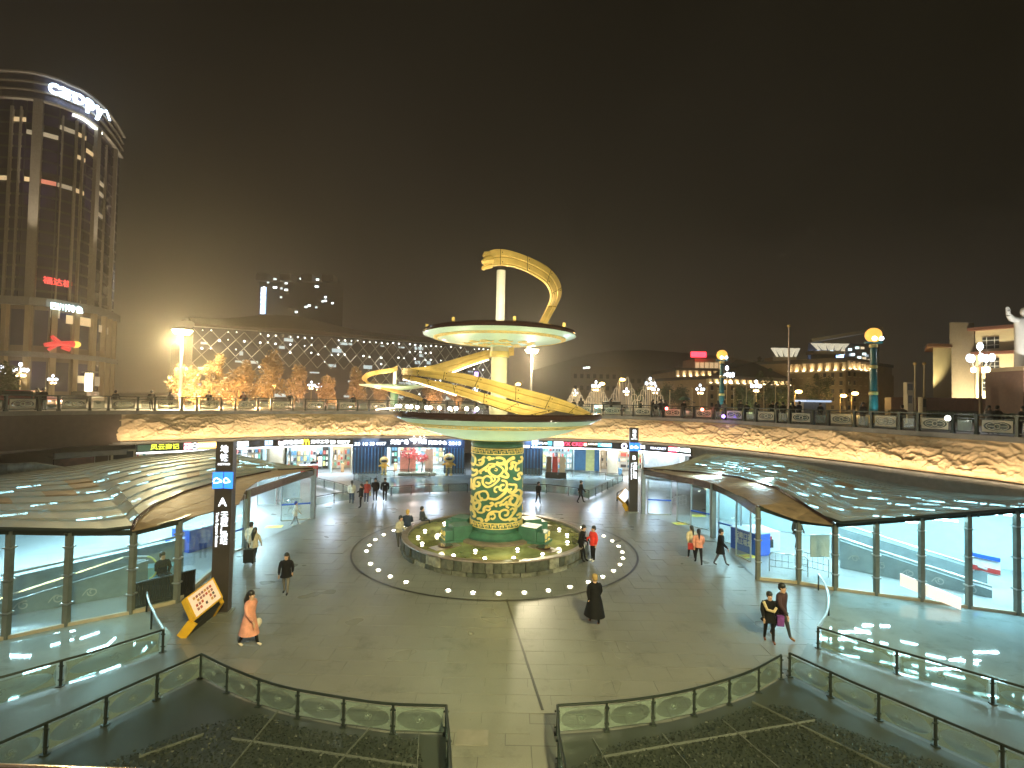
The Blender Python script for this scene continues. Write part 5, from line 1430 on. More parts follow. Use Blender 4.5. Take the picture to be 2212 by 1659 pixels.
# fascia and its light line
def fascia(label, px0, px1, z0=3.02, z1=3.69, m=None, off=.1):
    r = thing('sign_band', label, 'shop sign band', wp((px0 + px1) / 2, off)[0])
    o = band('board', s_of(px0), s_of(px1), z0, z1, off - .12, off, m or M['black'], n=30)
    for v in o.data.vertices: v.co -= r.location
    o.parent = r; return r
f1 = fascia('black shop sign band with glowing names left of the mall entrance', 298, 765)
f2 = fascia('navy mall entrance band with white characters and numbers', 765, 1006, 2.75, 3.7, M['navy'], .2)
f3 = fascia('short navy band right of the column with small white figures', 1130, 1150, 2.75, 3.7, M['navy'], .2)
f4 = fascia('black shop sign band with glowing names right of the column', 1150, 1494)
for px0, px1, rr_ in ((300, 765, f1), (1150, 1492, f4)):
    o = band('light_line', s_of(px0), s_of(px1), 2.9, 2.99, -.02, .12, emis('light_line', (.95, .97, 1), 3.5), n=30)
    for v in o.data.vertices: v.co -= rr_.location
    o.parent = rr_
def sgn(r, s, px, z, size, colr, width=None, off=.13, stren=5):
    stren *= .55
    c, t, nn = wp(px, off, z); return text(s, c, t, (0, 0, 1), size, emis('sign_' + '_'.join('%.1f' % x for x in colr), colr, stren), r, width=width, depth=.02)
def plate(r, px0, px1, z0, z1, colr, st, off=.115):
    st *= .55
    return fbox(r, 'sign_plate', px0, px1, z0, z1, off - .01, off + .01, emis('plate_' + '_'.join('%.1f' % x for x in colr), colr, st))
WH = (.92, .97, 1.0)
plate(f1, 302, 338, 3.1, 3.6, (.1, .2, .12), .4)
sgn(f1, '风云商记', 361, 3.37, .5, (.75, .85, .05), 2.0, stren=2.5)
plate(f1, 401, 417, 3.06, 3.68, (.85, .08, .15), 1.6); sgn(f1, '千味', 409, 3.5, .25, WH, .55, .14); sgn(f1, '涮锅', 409, 3.22, .25, WH, .55, .14)
plate(f1, 431, 473, 3.1, 3.66, (1.0, .5, .12), 4.5); sgn(f1, '鲜果时光', 452, 3.38, .3, (1, .85, .4), 1.6, .14, 6)
o = MB(); c, t, nn = wp(424, .13, 3.37); o.tube([c + t * .24 * math.cos(a) + V(0, 0, .24 * math.sin(a)) for a in [k * .524 for k in range(12)]], .05, 5, closed=True); o.tube([c - t * .1, c + t * .12], .06, 5); obj('round_logo', o, M['white_sign'], f1)
plate(f1, 505, 540, 3.12, 3.6, (.65, .85, 1), 1.6); sgn(f1, '化妆品', 522, 3.36, .38, WH, 1.4, .14, 8)
plate(f1, 575, 592, 3.15, 3.6, (.55, .75, 1), 2.0); sgn(f1, '中', 583, 3.37, .35, (.05, .2, .8), .35, .14, 1)
o = MB(); c, t, nn = wp(611, .13, 3.38)
for k in (-1, 1): o.tube([c + t * (.22 * math.cos(a)) * 1 + V(0, 0, .1 + .12 * math.sin(a)) for a in (2.9, 3.6, 4.4, 5.2, 6.2)] , .06, 5)
o.tube([c + t * .2 * math.cos(a) + V(0, 0, -.1 + .15 * math.sin(a)) for a in [k * .6 for k in range(11)]], .05, 5, closed=True); obj('cup_logo', o, emis('pinkwhite', (1, .75, .8), 5), f1)
sgn(f1, '安逸巴适', 637, 3.36, .45, WH, 1.75)
o = MB(); c, t, nn = wp(664, .13, 3.36)
for k in (-1, 1): o.tube([c + t * (k * .13 + .13 * math.cos(a)) + V(0, 0, -.25 + .5 * math.sin(a)) for a in [math.pi * q / 8 for q in range(9)]], .045, 5)
obj('arch_logo', o, emis('arch_yellow', (1.0, .7, .03), 4), f1)
sgn(f1, '无印工坊', 694, 3.36, .38, WH, 1.7); sgn(f1, 'to nory', 737, 3.37, .55, WH, 1.9, stren=8)
sgn(f2, '33 10', 783, 3.1, .42, WH, 1.3, .24); sgn(f2, '33 4417', 819, 3.12, .42, WH, 1.6, .24)
sgn(f2, '天府广场', 866, 3.28, .5, WH, 1.8, .24, 7); sgn(f2, '今站', 906, 3.48, .85, WH, 1.75, .24, 9); sgn(f2, '购物中心', 948, 3.25, .45, WH, 1.9, .24, 7); sgn(f2, '2013', 985, 3.2, .45, WH, 1.25, .24)
sgn(f3, '883', 1139, 3.0, .38, WH, .7, .24)
plate(f4, 1151, 1164, 3.15, 3.75, (.8, .9, 1), 3); sgn(f4, 'OLO', 1174, 3.38, .28, WH, 1.0); plate(f4, 1185, 1194, 3.2, 3.6, (.1, .6, .85), 2.5)
plate(f4, 1198, 1219, 3.12, 3.62, (.75, .88, 1), 2.2); sgn(f4, 'CITY', 1208, 3.38, .32, (.1, .3, .8), .8, .14, 1)
sgn(f4, 'YX CRDY', 1243, 3.37, .52, (1, .05, .12), 2.5, stren=5); sgn(f4, '8', 1266, 3.37, .4, (1, .85, .55), .35); sgn(f4, 'LOLO', 1282, 3.45, .25, (1, .9, .6), .9)
plate(f4, 1293, 1323, 3.2, 3.58, (.08, .55, .85), 2.5); sgn(f4, '便利生活', 1308, 3.38, .28, WH, 1.3, .14, 6)
o = MB(); c, t, nn = wp(1350, .13, 3.37); o.tube([c + t * .24 * math.cos(a) + V(0, 0, .24 * math.sin(a)) for a in [k * .524 for k in range(12)]], .06, 5, closed=True); obj('round_logo', o, emis('lilac', (.8, .75, 1), 5), f4)
plate(f4, 1372, 1386, 3.1, 3.68, (.04, .15, .85), 2); sgn(f4, 'M', 1390, 3.38, .5, WH, .45)
sgn(f4, 'SEACRET', 1424, 3.36, .3, (.75, .8, 1), 1.6, stren=3); plate(f4, 1446, 1464, 3.12, 3.62, (1, .04, .1), 2.6); sgn(f4, '成都牛肉', 1455, 3.37, .35, WH, .85, .14, 6); sgn(f4, '手工酸奶', 1479, 3.37, .42, (.85, 1, .95), 1.3, stren=6)
for px in (520, 600, 680, 745, 800, 860, 910, 960, 1145, 1200, 1260, 1320, 1380, 1440):
    c, t, nn = wp(px, -.6, 3.6); lamp('AREA', c, 210, (.68, .84, 1), 2.0, sizey=.3, name='arcade_ceiling_light')
for px in (560, 720, 830, 940, 1160, 1290, 1420):
    c, t, nn = wp(px, .5, 3.55); lamp('SPOT', c, 300, (.62, .78, 1), .7, target=(c.x + nn.x * 9, c.y + nn.y * 9, 0), spot=rad(120), name='arcade_downlight')
# mall display
ds = thing('blossom_display', 'pink display with two pink blossom trees on a lit stage at the mall entrance', 'display', wp(900, .8)[0])
fbox(ds, 'stage', 866, 946, .03, .3, .2, 1.6, M['cream']); fbox(ds, 'pink_board', 868, 902, .3, 2.1, .2, .32, M['pink']); fbox(ds, 'text_pillar', 922, 939, .3, 2.6, .3, .42, mat('pale_pink', (.7, .5, .45), .5))
for px, z, rr_, sd in ((887, 2.25, .75, 1), (915, 1.75, .6, 2)):
    c, t, nn = wp(px, .9, z); rn = random.Random(sd); mb = MB()
    for k in range(260):
        d = V(rn.gauss(0, 1), rn.gauss(0, .5), rn.gauss(0, .8)).normalized() * rr_ * rn.uniform(.4, 1); q = c + V(d.x * 1.25, d.y, d.z * .75); s_ = rn.uniform(.05, .1)
        e1 = V(rn.uniform(-1, 1), rn.uniform(-1, 1), rn.uniform(-1, 1)).normalized() * s_; e2 = e1.orthogonal().normalized() * s_
        mb.add([q - e1, q + e2, q + e1, q - e2], [(0, 1, 2, 3)])
    o = obj('blossom', mb, M['blossom'], ds)
    mb = MB(); mb.tube([(c.x, c.y, .3), (c.x + .1, c.y, z * .6), (c.x, c.y, z)], .05, 6); obj('trunk', mb, M['bark'], ds)
c, t, nn = wp(900, 2.2, 3.2); lamp('POINT', c, 60, (1, .8, .7), .3, name='display_light')
def figure_statue(label, px, z0=0.03, h=2.1, off=.9):
    c, t, nn = wp(px, off); r = thing('golden_figure', label, 'statue', (c.x, c.y, z0)); s_ = h / 2.1
    mb = MB(); mb.ball((c.x, c.y, z0 + 1.62 * s_), .46 * s_, 14, 10, (1.15, .9, .95)); obj('helmet', mb, M['gold'], r, True)
    mb = MB(); mb.ball((c.x + nn.x * .3 * s_, c.y + nn.y * .3 * s_, z0 + 1.6 * s_), .25 * s_, 12, 8, (1.4, .9, .7)); obj('visor', mb, M['dark'], r, True)
    mb = MB(); mb.lathe([(.05, .75 * s_), (.3 * s_, .8 * s_), (.36 * s_, 1.0 * s_), (.25 * s_, 1.25 * s_), (.1, 1.3 * s_)], (c.x, c.y, z0), 14); obj('body', mb, M['yellow'], r, True)
    for k in (-1, 1):
        mb = MB(); mb.tube([(c.x + t.x * k * .16 * s_, c.y, z0 + .8 * s_), (c.x + t.x * k * .2 * s_, c.y, z0 + .1)], [.13 * s_, .1 * s_], 8); mb.ball((c.x + t.x * k * .2 * s_, c.y - .08, z0 + .09), .15 * s_); obj('leg', mb, M['gold'], r, True)
        mb = MB(); mb.tube([(c.x + t.x * k * .3 * s_, c.y, z0 + 1.15 * s_), (c.x + t.x * k * .6 * s_, c.y - .1, z0 + .95 * s_)], [.09 * s_, .08 * s_], 8); obj('arm', mb, M['yellow'], r, True)
    mb = MB(); mb.tube([(c.x, c.y, z0 + 2.0 * s_), (c.x, c.y, z0 + 2.2 * s_)], [.12 * s_, .01], 8); obj('crest', mb, M['red'], r, True)
    return r
figure_statue('golden helmeted figure standing left of the pink display', 835, h=1.9); figure_statue('golden helmeted figure with a red crest right of the pink display', 974, h=2.3, off=1.2)
# kiosk with posters
kb = thing('poster_stand', 'dark three sided poster stand in front of the clothing shop', 'poster stand', wp(1202, 2.5)[0])
for x0, mm in ((1184, mat('poster_brown', (.12, .07, .04), .5)), (1197, M['red']), (1212, mat('poster_cream', (.5, .42, .35), .5))): fbox(kb, 'poster', x0, x0 + 11, .75, 2.3, 2.5, 2.6, mm)
fbox(kb, 'frame', 1182, 1226, .1, .75, 2.45, 2.65, M['dark'])
rc = thing('red_counter', 'dark red counter with white lettering in front of the bright left shop', 'counter', wp(672, 1)[0]); fbox(rc, 'body', 652, 690, .03, 1.15, 0.2, .9, M['red']); fbox(rc, 'top', 651, 691, 1.15, 1.2, .15, .95, M['white']); fbox(rc, 'white_screen', 692, 699, 1.0, 1.9, .3, .4, M['white_sign'])
for i, (x0, x1, z0) in enumerate(((402, 418, 1),)): pass
# dark west corner: hoarding, stairs parapet
ho = thing('brown_hoarding', 'brown boarded wall with a pale band left of the first shop', 'wall', wp(300, .5)[0])
for x0, x1 in ((210, 238), (240, 268), (270, 298)): fbox(ho, 'board', x0, x1, .05, 2.9, .35, .5, M['brownwall'])
fbox(ho, 'pale_band', 115, 298, 2.95, 3.35, .3, .6, M['concrete']); fbox(ho, 'window_frame', 244, 297, 2.5, 3.3, .62, .7, M['beige']); fbox(ho, 'window', 249, 292, 2.6, 3.2, .7, .72, M['window'])
mu = thing('mural_panel', 'dim red and grey mural panel behind the stair parapet', 'mural', wp(170, .8)[0]); fbox(mu, 'panel', 112, 205, .6, 2.9, .6, .75, mat('mural', (.12, .05, .045), .6, var=.9, scale=1.2))
pa = thing('stair_parapet', 'pale stone stair parapet at the dark left edge above the roof', 'parapet', toward(60, 32.5, 0))
pts = [toward(-120, 31, 0), toward(-40, 31.6, 0), toward(25, 32.2, 0), toward(80, 33, 0), toward(130, 33.6, 0), toward(190, 34.4, 0)]
for i, (a, b) in enumerate(zip(pts[:-1], pts[1:])):
    h0 = 3.3 if i < 3 else 3.3 - .0 * i; z1 = 3.35 if i < 4 else 3.35; z2 = 3.35 if i < 3 else (3.35 - (i - 2) * .35)
    mb = MB(); vs = [V(a.x, a.y, 0.02), V(b.x, b.y, .02), V(b.x, b.y, z2), V(a.x, a.y, z1 if i < 4 else z2 + .35)]; c_ = sum(vs, V(0, 0, 0)) / 4; mb.slab([c_ + (v - c_) * .99 for v in vs], .4); obj('stone_block', mb, mat('parapet_stone', (.3, .3, .27), .7, var=.3), pa)

# ================================================================== buildings round the square
def H(px, py, dep):  # height of what is seen at px,py when it stands dep away
    return W(px, py, dep).z
# ---- hotel tower on the left
tw = thing('hotel_tower', 'tall dark curtain walled hotel tower with a glowing script sign on its crown', 'building', toward(60, 102, TOPZ))
pl = [(-120, 103), (-40, 101), (0, 101), (35, 101.3), (62, 102), (90, 103), (120, 105), (150, 107), (186, 112), (205, 116), (221, 120), (238, 126)]
TP = [toward(px, d, 0) for px, d in pl]
Zt, Zb = 72.0, 25.5
TL = catmull(TP, 4); SL = seglens(TL)
def tat(s):
    s = max(0, min(SL[-1] - 1e-3, s))
    for i in range(len(SL) - 1):
        if SL[i] <= s <= SL[i + 1]:
            p = TL[i].lerp(TL[i + 1], (s - SL[i]) / (SL[i + 1] - SL[i])); t = (TL[i + 1] - TL[i]).normalized(); return p, t, V(t.y, -t.x, 0)
_tp = [pxof((p.x, p.y, 30)) for p in TL]
def ts(px):
    for i in range(len(_tp) - 1):
        if _tp[i] <= px <= _tp[i + 1]: return SL[i] + (SL[i + 1] - SL[i]) * (px - _tp[i]) / (_tp[i + 1] - _tp[i])
    return 0 if px < _tp[0] else SL[-1]
def tband(name, s0, s1, z0, z1, o0, o1, m, parent, n=24, label=None):
    mb = MB(); rows = []
    for z, off in ((z0, o0), (z0, o1), (z1, o1), (z1, o0), (z0, o0)):
        r = []
        for i in range(n + 1):
            p, t, nn = tat(s0 + (s1 - s0) * i / n); r.append((p.x + nn.x * off, p.y + nn.y * off, z))
        rows.append(r)
    mb.grid(rows); b = 0; k = n + 1
    mb.f += [(b, b + k, b + 2 * k, b + 3 * k), (b + n + 3 * k, b + n + 2 * k, b + n + k, b + n)]; mb.m += [0, 0]
    return obj(name, mb, m, parent, label=label)
tband('core', 0, SL[-1], Zb, Zt - 3, -12, -.4, M['towerframe'], tw)
warm = [emis('lit_window_%d' % k, c, s) for k, (c, s) in enumerate((((1, .72, .38), .3), ((1, .85, .6), .12), ((.9, .3, .2), .25)))]
NB, NF = 17, 17; rr = random.Random(21)
lit = {(5, 15): 0, (8, 15): 1, (9, 15): 0, (6, 14): 1, (7, 14): 1, (9, 13): 0, (10, 14): 0, (6, 10): 0, (7, 10): 2, (8, 10): 1, (9, 10): 0, (4, 10): 0, (3, 10): 2, (12, 12): 1, (12, 11): 1, (12, 9): 1, (3, 12): 1, (1, 16): 0, (3, 16): 1, (1, 10): 0}
ztop = Zt - 5.5; fh = (ztop - Zb) / NF
for i in range(NB):
    s0, s1 = SL[-1] * i / NB, SL[-1] * (i + 1) / NB
    for j in range(NF):
        z0 = Zb + j * fh
        m_ = warm[lit[(i, j)]] if (i, j) in lit else M['towerglass']
        a, t, nn = tat(s0 + .12); b, _, n2 = tat(s1 - .12); w_ = 0.45 if (i, j) in lit else 1
        mb = MB(); mb.slab([V(b.x, b.y, z0 + .35), V(a.x, a.y, z0 + .35), V(a.x, a.y, z0 + .35 + (fh - .5) * w_), V(b.x, b.y, z0 + .35 + (fh - .5) * w_)][::-1], .12)
        obj('window', mb, m_, tw)
for z in (Zt, Zt - 1.7, Zt - 3.4, Zt - 5.2): tband('crown_ledge', 0, SL[-1], z - .35, z, -2.5, .7 if z < Zt else 1.0, M['pier'], tw)
tband('crown_band', 0, SL[-1], Zt - 5.2, Zt - .3, -2, .15, mat('crown_purple', (.10, .085, .12), .5), tw)
for px, wd in ((68, 1.5), (193, 1.4), (233, .6), (10, .5), (150, .35), (165, .35), (216, .3), (30, .3), (120, .25)):
    s = ts(px); tband('pier', s - wd / 2, s + wd / 2, Zb - .5, Zt - (5.2 if wd > .5 else 7), -.2, .7 if wd > .5 else .3, M['pier'], tw, n=2)
# sign following the crown
for k, (px, ch) in enumerate(((97, 'c'), (113, 'a'), (130, 'n'), (147, 'o'), (164, 'p'), (183, 'y'))):
    p, t, nn = tat(ts(px)); 
    text(ch, (p.x + nn.x * 1.3, p.y + nn.y * 1.3, Zt - 2.4), t, (0, 0, 1), 4.3, emis('canopy_sign', (.62, .8, 1.0), 3.2), tw, name='sign_letter', depth=.06)
p1_, t1, n1 = tat(ts(190)); p2_, t2, n2 = tat(ts(206))
mb = MB(); mb.tube([(p1_.x + n1.x * 1.3, p1_.y + n1.y * 1.3, Zt - 2.0), ((p1_.x + p2_.x) / 2 + n1.x * 1.3, (p1_.y + p2_.y) / 2 + n1.y * 1.3, Zt - .9), (p2_.x + n2.x * 1.3, p2_.y + n2.y * 1.3, Zt - 2.2)], .22, 6); obj('sign_swash', mb, emis('canopy_sign', (.62, .8, 1.0), 3.2), tw, True)
tband('crown_light', ts(140), ts(200), Zt - 6.3, Zt - 5.9, .1, .6, emis('crown_strip', (.95, 1, .9), 2.2), tw, n=12)
for px in (68, 193, 233): 
    p, t, nn = tat(ts(px)); lamp('SPOT', (p.x + nn.x * 5, p.y + nn.y * 5, Zb + .5), 26000, (1, .88, .68), .3, target=(p.x + nn.x * .9, p.y + nn.y * .9, Zb + 34), spot=rad(20), name='pier_uplight')
# red sign reflection in the glazing, put in as glowing characters on the facade
p, t, nn = tat(ts(122)); text('福达楼', (p.x + nn.x * .5, p.y + nn.y * .5, Zb + 4.6), t, (0, 0, 1), 1.6, emis('red_reflection', (1, .08, .07), .9), tw, width=5.0, name='red_sign')
# podium
pd = thing('hotel_podium', 'brown stone podium with columns and a white glowing sign at the foot of the tower', 'building', toward(90, 96, TOPZ))
PP = [toward(px, d, 0) for px, d in ((-260, 97), (-100, 95), (60, 96), (150, 101), (215, 108), (248, 118))]
TL2, SL2 = TL, SL
TL = catmull(PP, 6); SL = seglens(TL); _tp = [pxof((p.x, p.y, 20)) for p in TL]
tband('wall', 0, SL[-1], TOPZ, Zb - .4, -14, -.6, mat('podium_wall', (.14, .10, .07), .6, var=.3, scale=.2), pd)
tband('cornice', 0, SL[-1], Zb - 1.5, Zb, -8, .5, M['concrete'], pd); tband('cornice', 0, SL[-1], 14.2, 15.2, -1, .4, M['concrete'], pd)
for i in range(14):
    s = SL[-1] * (i + .5) / 14
    for z0, z1 in ((TOPZ + .1, 14.2), (15.2, Zb - 1.5)):
        tband('column', s - .45, s + .45, z0, z1, -.6, .2, M['facade'], pd, n=1)
        tband('window', s + .8, s + SL[-1] / 14 - .8, z0 + 1.2, z1 - .8, -.6, -.5, M['towerglass'], pd, n=1)
for px0, px1, z0, z1, k in ((112, 134, 22.0, 23.6, 1), (150, 215, 21.2, 22.9, 0), (225, 248, 20.5, 22, 1), (30, 60, 10, 11.4, 0), (175, 205, 9.5, 11, 1), (210, 240, 9, 11, 1), (0, 22, 9.5, 12, 2)):
    tband('lit_window', ts(px0 * .97), ts(px1 * .97), z0, z1, -.5, -.35, warm[k], pd, n=2)
p, t, nn = tat(ts(136)); text('四川特色', (p.x + nn.x * .9, p.y + nn.y * .9, 24.0), t, (0, 0, 1), 1.5, emis('podium_sign', (.65, .95, 1.0), 2.5), pd, width=5.6, name='white_sign')
# red hanging figure shape and ledge lights
mb = MB(); p, t, nn = tat(ts(122)); c = V(p.x, p.y, 16.8) + nn * 1.0
for (x0, z0, x1, z1, r_) in ((-2.2, -.3, 0, .2, .55), (0, .2, 2.4, .35, .65), (-1.2, 1.5, .1, .3, .5), (-1.6, -1.2, -.3, 0, .4), (.5, -.5, 1.8, -.8, .45)):
    mb.tube([c + t * x0 + V(0, 0, z0), c + t * x1 + V(0, 0, z1)], [r_ * .7, r_], 8)
o = obj('red_banner_figure', mb, emis('red_fabric', (.7, .05, .05), .5), pd, True)
mb = MB(); mb.ball(c + t * 2.8 + V(0, 0, .3), .8, 10, 7, (1.3, .5, .8)); obj('yellow_head', mb, emis('yell', (1, .6, .1), .8), pd, True)
for px in (70, 190): 
    p, t, nn = tat(ts(px)); lamp('SPOT', (p.x + nn.x * 2, p.y + nn.y * 2, TOPZ + .3), 800, (1, .86, .55), .3, target=(p.x, p.y, 18), spot=rad(70), name='podium_uplight')
TL, SL = TL2, SL2
low_w = thing('lit_colonnade', 'low glass corner with glowing vertical columns at the tower foot', 'building', toward(192, 88, TOPZ))
for k in range(4):
    a = toward(184 + k * 4.5, 88, TOPZ); mb = MB(); mb.tube([a, a + V(0, 0, 4.6)], .12, 8); obj('column', mb, emis('warm_col', (1, .9, .62), 2.4), low_w)
a = toward(180, 88.5, TOPZ + 4.8); b = toward(205, 88.5, TOPZ + 4.8); mb = MB(); mb.bar(a, b, 1.2, .3); obj('canopy', mb, M['concrete'], low_w)

# ---- lattice fronted museum
mu_ = thing('museum_building', 'long dark museum with a diamond lattice front dotted with small white lights', 'building', toward(560, 140, TOPZ))
FA = toward(412, 118, 0); FB = toward(1075, 172, 0)
dirm = (FB - FA); LM = dirm.length; dirm.normalize(); nm = V(dirm.y, -dirm.x, 0)
zt = lambda f: H(412, 706, 118) * (1 - f) + H(1075, 753, 172) * f
mb = MB(); q = [FA, FB, FB - nm * 60, FA - nm * 60]
mb.v = [(p.x, p.y, TOPZ) for p in q] + [(q[0].x, q[0].y, zt(0)), (q[1].x, q[1].y, zt(1)), (q[2].x, q[2].y, zt(1)), (q[3].x, q[3].y, zt(0))]
mb.f = [(0, 1, 5, 4), (1, 2, 6, 5), (3, 0, 4, 7), (4, 5, 6, 7)]; mb.m = [0] * 4
obj('wall', mb, mat('museum_wall', (.06, .058, .055), .5, var=.4, scale=.15), mu_)
mb = MB(); rows = []
for off, dz in ((2.5, 0.0), (2.6, .5), (-12, 3.4), (-30, 4.6)):
    rows.append([tuple(FA + dirm * (LM * i / 20) + nm * off + V(0, 0, zt(i / 20) + dz * (1.0 + .9 * math.exp(-((i / 20 - .28) / .16) ** 2)) * (1 if dz > 1 else 1))) for i in range(21)])
mb.grid(rows); obj('roof', mb, mat('museum_roof', (.10, .075, .045), .7), mu_, True)
ND = 50; NRW = 8
def mpt(i, j):
    f = i / ND; z0 = TOPZ + .5; z = z0 + (zt(f) - .5 - z0) * j / NRW; return FA + dirm * (LM * f) + nm * .8 + V(0, 0, z)
M['strut'] = mat('lattice_strut', (.34, .33, .29), .5); M['strutlit'] = emis('lit_strut', (.95, .93, .8), .22)  # bright copy of the strut, its lit look put in as emission
rr = random.Random(4)
hole = lambda i, j: (10 < i < 21 and j < 4) 
cnt = 0; rest = MB()
for j in range(NRW):
    for i in range(ND):
        if hole(i, j): continue
        a, b = (mpt(i, j + 1), mpt(i + 1, j)) if (i + j) % 2 else (mpt(i, j), mpt(i + 1, j + 1))
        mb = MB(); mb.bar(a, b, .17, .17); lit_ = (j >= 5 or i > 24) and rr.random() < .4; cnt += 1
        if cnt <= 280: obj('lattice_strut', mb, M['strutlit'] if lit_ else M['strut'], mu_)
        else: rest.add(mb.v, mb.f)
obj('lattice_net', rest, M['strut'], mu_, kind='stuff')
lp_ = MB(); lp_.ball((0, 0, 0), .22, 8, 6); me_lp = mesh_of(lp_, emis('facade_dot', (.95, 1, .92), 3.2), name='facade_light'); lp2 = MB(); lp2.box((0, 0, 0), (1.5, .1, .5)); me_lw = mesh_of(lp2, emis('facade_window', (.7, .85, .9), .35), name='lit_window')
for i in range(1, ND):
    for j in (NRW, NRW - 1, 6, 5, 4, 3, 2, 1):
        if hole(i, j): continue
        pr = .8 if j == NRW else (.4 if j >= 6 else (.3 if i > 24 else .12))
        if rr.random() < pr:
            link_piece('facade_light', me_lp, mu_, mpt(i, j) + nm * .4 - V(*mu_.location) + V(0, 0, rr.uniform(-.5, -.1)), sc=(rr.uniform(.5, 1.1),) * 3)
        if rr.random() < .25: link_piece('lit_window', me_lw, mu_, mpt(i, j) - nm * .6 - V(*mu_.location) + V(rr.uniform(-2, 2), 0, -1.2), (0, 0, math.atan2(dirm.y, dirm.x)), (rr.uniform(.5, 1.8), 1, rr.uniform(.6, 2)))
mb = MB(); p = toward(1028, 165, 15); mb.box(p, (1.2, .3, 3)); obj('lilac_window', mb, emis('lilac_w', (.5, .35, 1), 2), mu_)
# ---- far office tower with vertical sign
ft = thing('far_office_tower', 'hazy dark office tower far behind the museum with scattered lit windows', 'building', toward(640, 300, TOPZ))
z1_ = H(640, 610, 300); cfar = mat('far_tower', (.045, .04, .036), .7)
mb = MB(); a = toward(552, 300, 0); b = toward(735, 300, 0); bd = V(b.x, 300, 0).normalized() * 24; mb.prism([(a.x, a.y), (b.x, b.y), (b.x + bd.x, b.y + bd.y), (a.x + bd.x, a.y + bd.y)], TOPZ, z1_); obj('body', mb, cfar, ft)
for px in (563, 615, 660, 705): a = toward(px, 299, z1_ + 2); mb = MB(); mb.box(a, (6.5, 8, 4)); obj('rooftop_block', mb, mat('far_top', (.14, .12, .1), .7), ft)
for x, y, w_, b_ in ((571, 598, 1, .5), (579, 606, 1, .4), (594, 599, 1.6, .4), (608, 601, 1, .5), (618, 608, 1.4, .6), (594, 617, 2, 1), (608, 619, 1, .4), (618, 622, 1.6, 1), (607, 638, 1, .4), (650, 598, 1, 1), (655, 599, 1, 1), (661, 600, 1, 1), (686, 600, 1.4, 1), (704, 595, 1, 1), (684, 615, 1.8, 1), (703, 638, 1, 1), (703, 646, 1.2, 1), (697, 647, 1, .6), (718, 651, 1, 1), (661, 659, 1.2, .9), (668, 656, 1.3, 1), (683, 660, 1, .4), (640, 670, 1.3, .8)):
    p = W(x, y + 4, 299.7); mb = MB(); mb.box(p, (1.15 * w_, .5, 1.0)); obj('lit_window', mb, emis('farwin_%.1f' % b_, (.85, .95, .95), 1.8 * b_), ft)
vs_ = thing('vertical_sign', 'tall narrow blue white vertical sign with stacked characters far behind the museum', 'sign', toward(562, 295, TOPZ + 30))
ya, yb = H(562, 620, 295), H(562, 678, 295); mb = MB(); p = toward(562, 295, (ya + yb) / 2); mb.box(p, (3.2, .5, ya - yb)); obj('board', mb, emis('sign_glow_blue', (.35, .6, 1), .8), vs_)
for k, ch in enumerate('成都银行大厦'): text(ch, p + V(0, -.4, (ya - yb) * (.42 - .168 * k)), (1, 0, 0), (0, 0, 1), 2.6, emis('vs_char', (.95, .97, 1), 3), vs_, depth=.05)
mb = MB(); mb.box((p.x + 0, p.y + 2, (TOPZ + yb) / 2 + 4), (1.5, 1.5, yb - TOPZ + 8)); obj('mast', mb, cfar, vs_)

# ---- hills and hazy blocks to the right of the column
mb = MB(); rows = []
for dz in (0, 1):
    rows.append([tuple(toward(px, 420, TOPZ if not dz else H(px, y, 420))) for px, y in ((1150, 800), (1210, 782), (1270, 765), (1330, 757), (1400, 756), (1470, 762), (1540, 768), (1640, 780), (1760, 795))])
rows.append([(p[0], p[1] + 90, TOPZ) for p in rows[0]])
mb.grid(rows); obj('distant_hill', mb, mat('hazy_hill', (.05, .045, .035), .9), kind='structure')
def block(name, label, x0, x1, ytop, dep, deep, m, parts=None, cat='building', y0=None):
    r = thing(name, label, cat, toward((x0 + x1) / 2, dep, TOPZ)); z = H((x0 + x1) / 2, ytop, dep)
    a = toward(x0, dep, 0); b = toward(x1, dep, 0); mb = MB(); bd = V((a if x0 > 1106 else b).x, dep, 0).normalized() * deep; mb.prism([(a.x, a.y), (b.x, b.y), (b.x + bd.x, b.y + bd.y), (a.x + bd.x, a.y + bd.y)], TOPZ, z); obj('wall', mb, m, r); return r, z
hz_ = mat('hazy_wall', (.2, .17, .12), .8)
r, z = block('hazy_block', 'plain pale building block fading in the haze right of the column', 1232, 1342, 792, 260, 30, hz_)
for i in range(7):
    for j in range(3): p = toward(1242 + i * 14, 259.8, z - 5 - j * 6); mb = MB(); mb.box(p, (1.6, .3, 2.2)); obj('window', mb, M['window'], r)
for x, y in ((1262, 775), (1268, 774), (1272, 774)): p = W(x, y + 20, 259.5); mb = MB(); mb.box(p, (1.2, .3, .8)); obj('lit_window', mb, emis('hz_w', (.8, .9, .9), 1.5), r)
r, z = block('hazy_block', 'lower hazy building wing further right with a few faint windows', 1342, 1470, 800, 280, 30, mat('hazy_wall2', (.14, .12, .09), .8))
for i in range(8): p = toward(1352 + i * 14, 279.8, z - 6); mb = MB(); mb.box(p, (1.8, .3, 2.4)); obj('window', mb, M['window'], r)
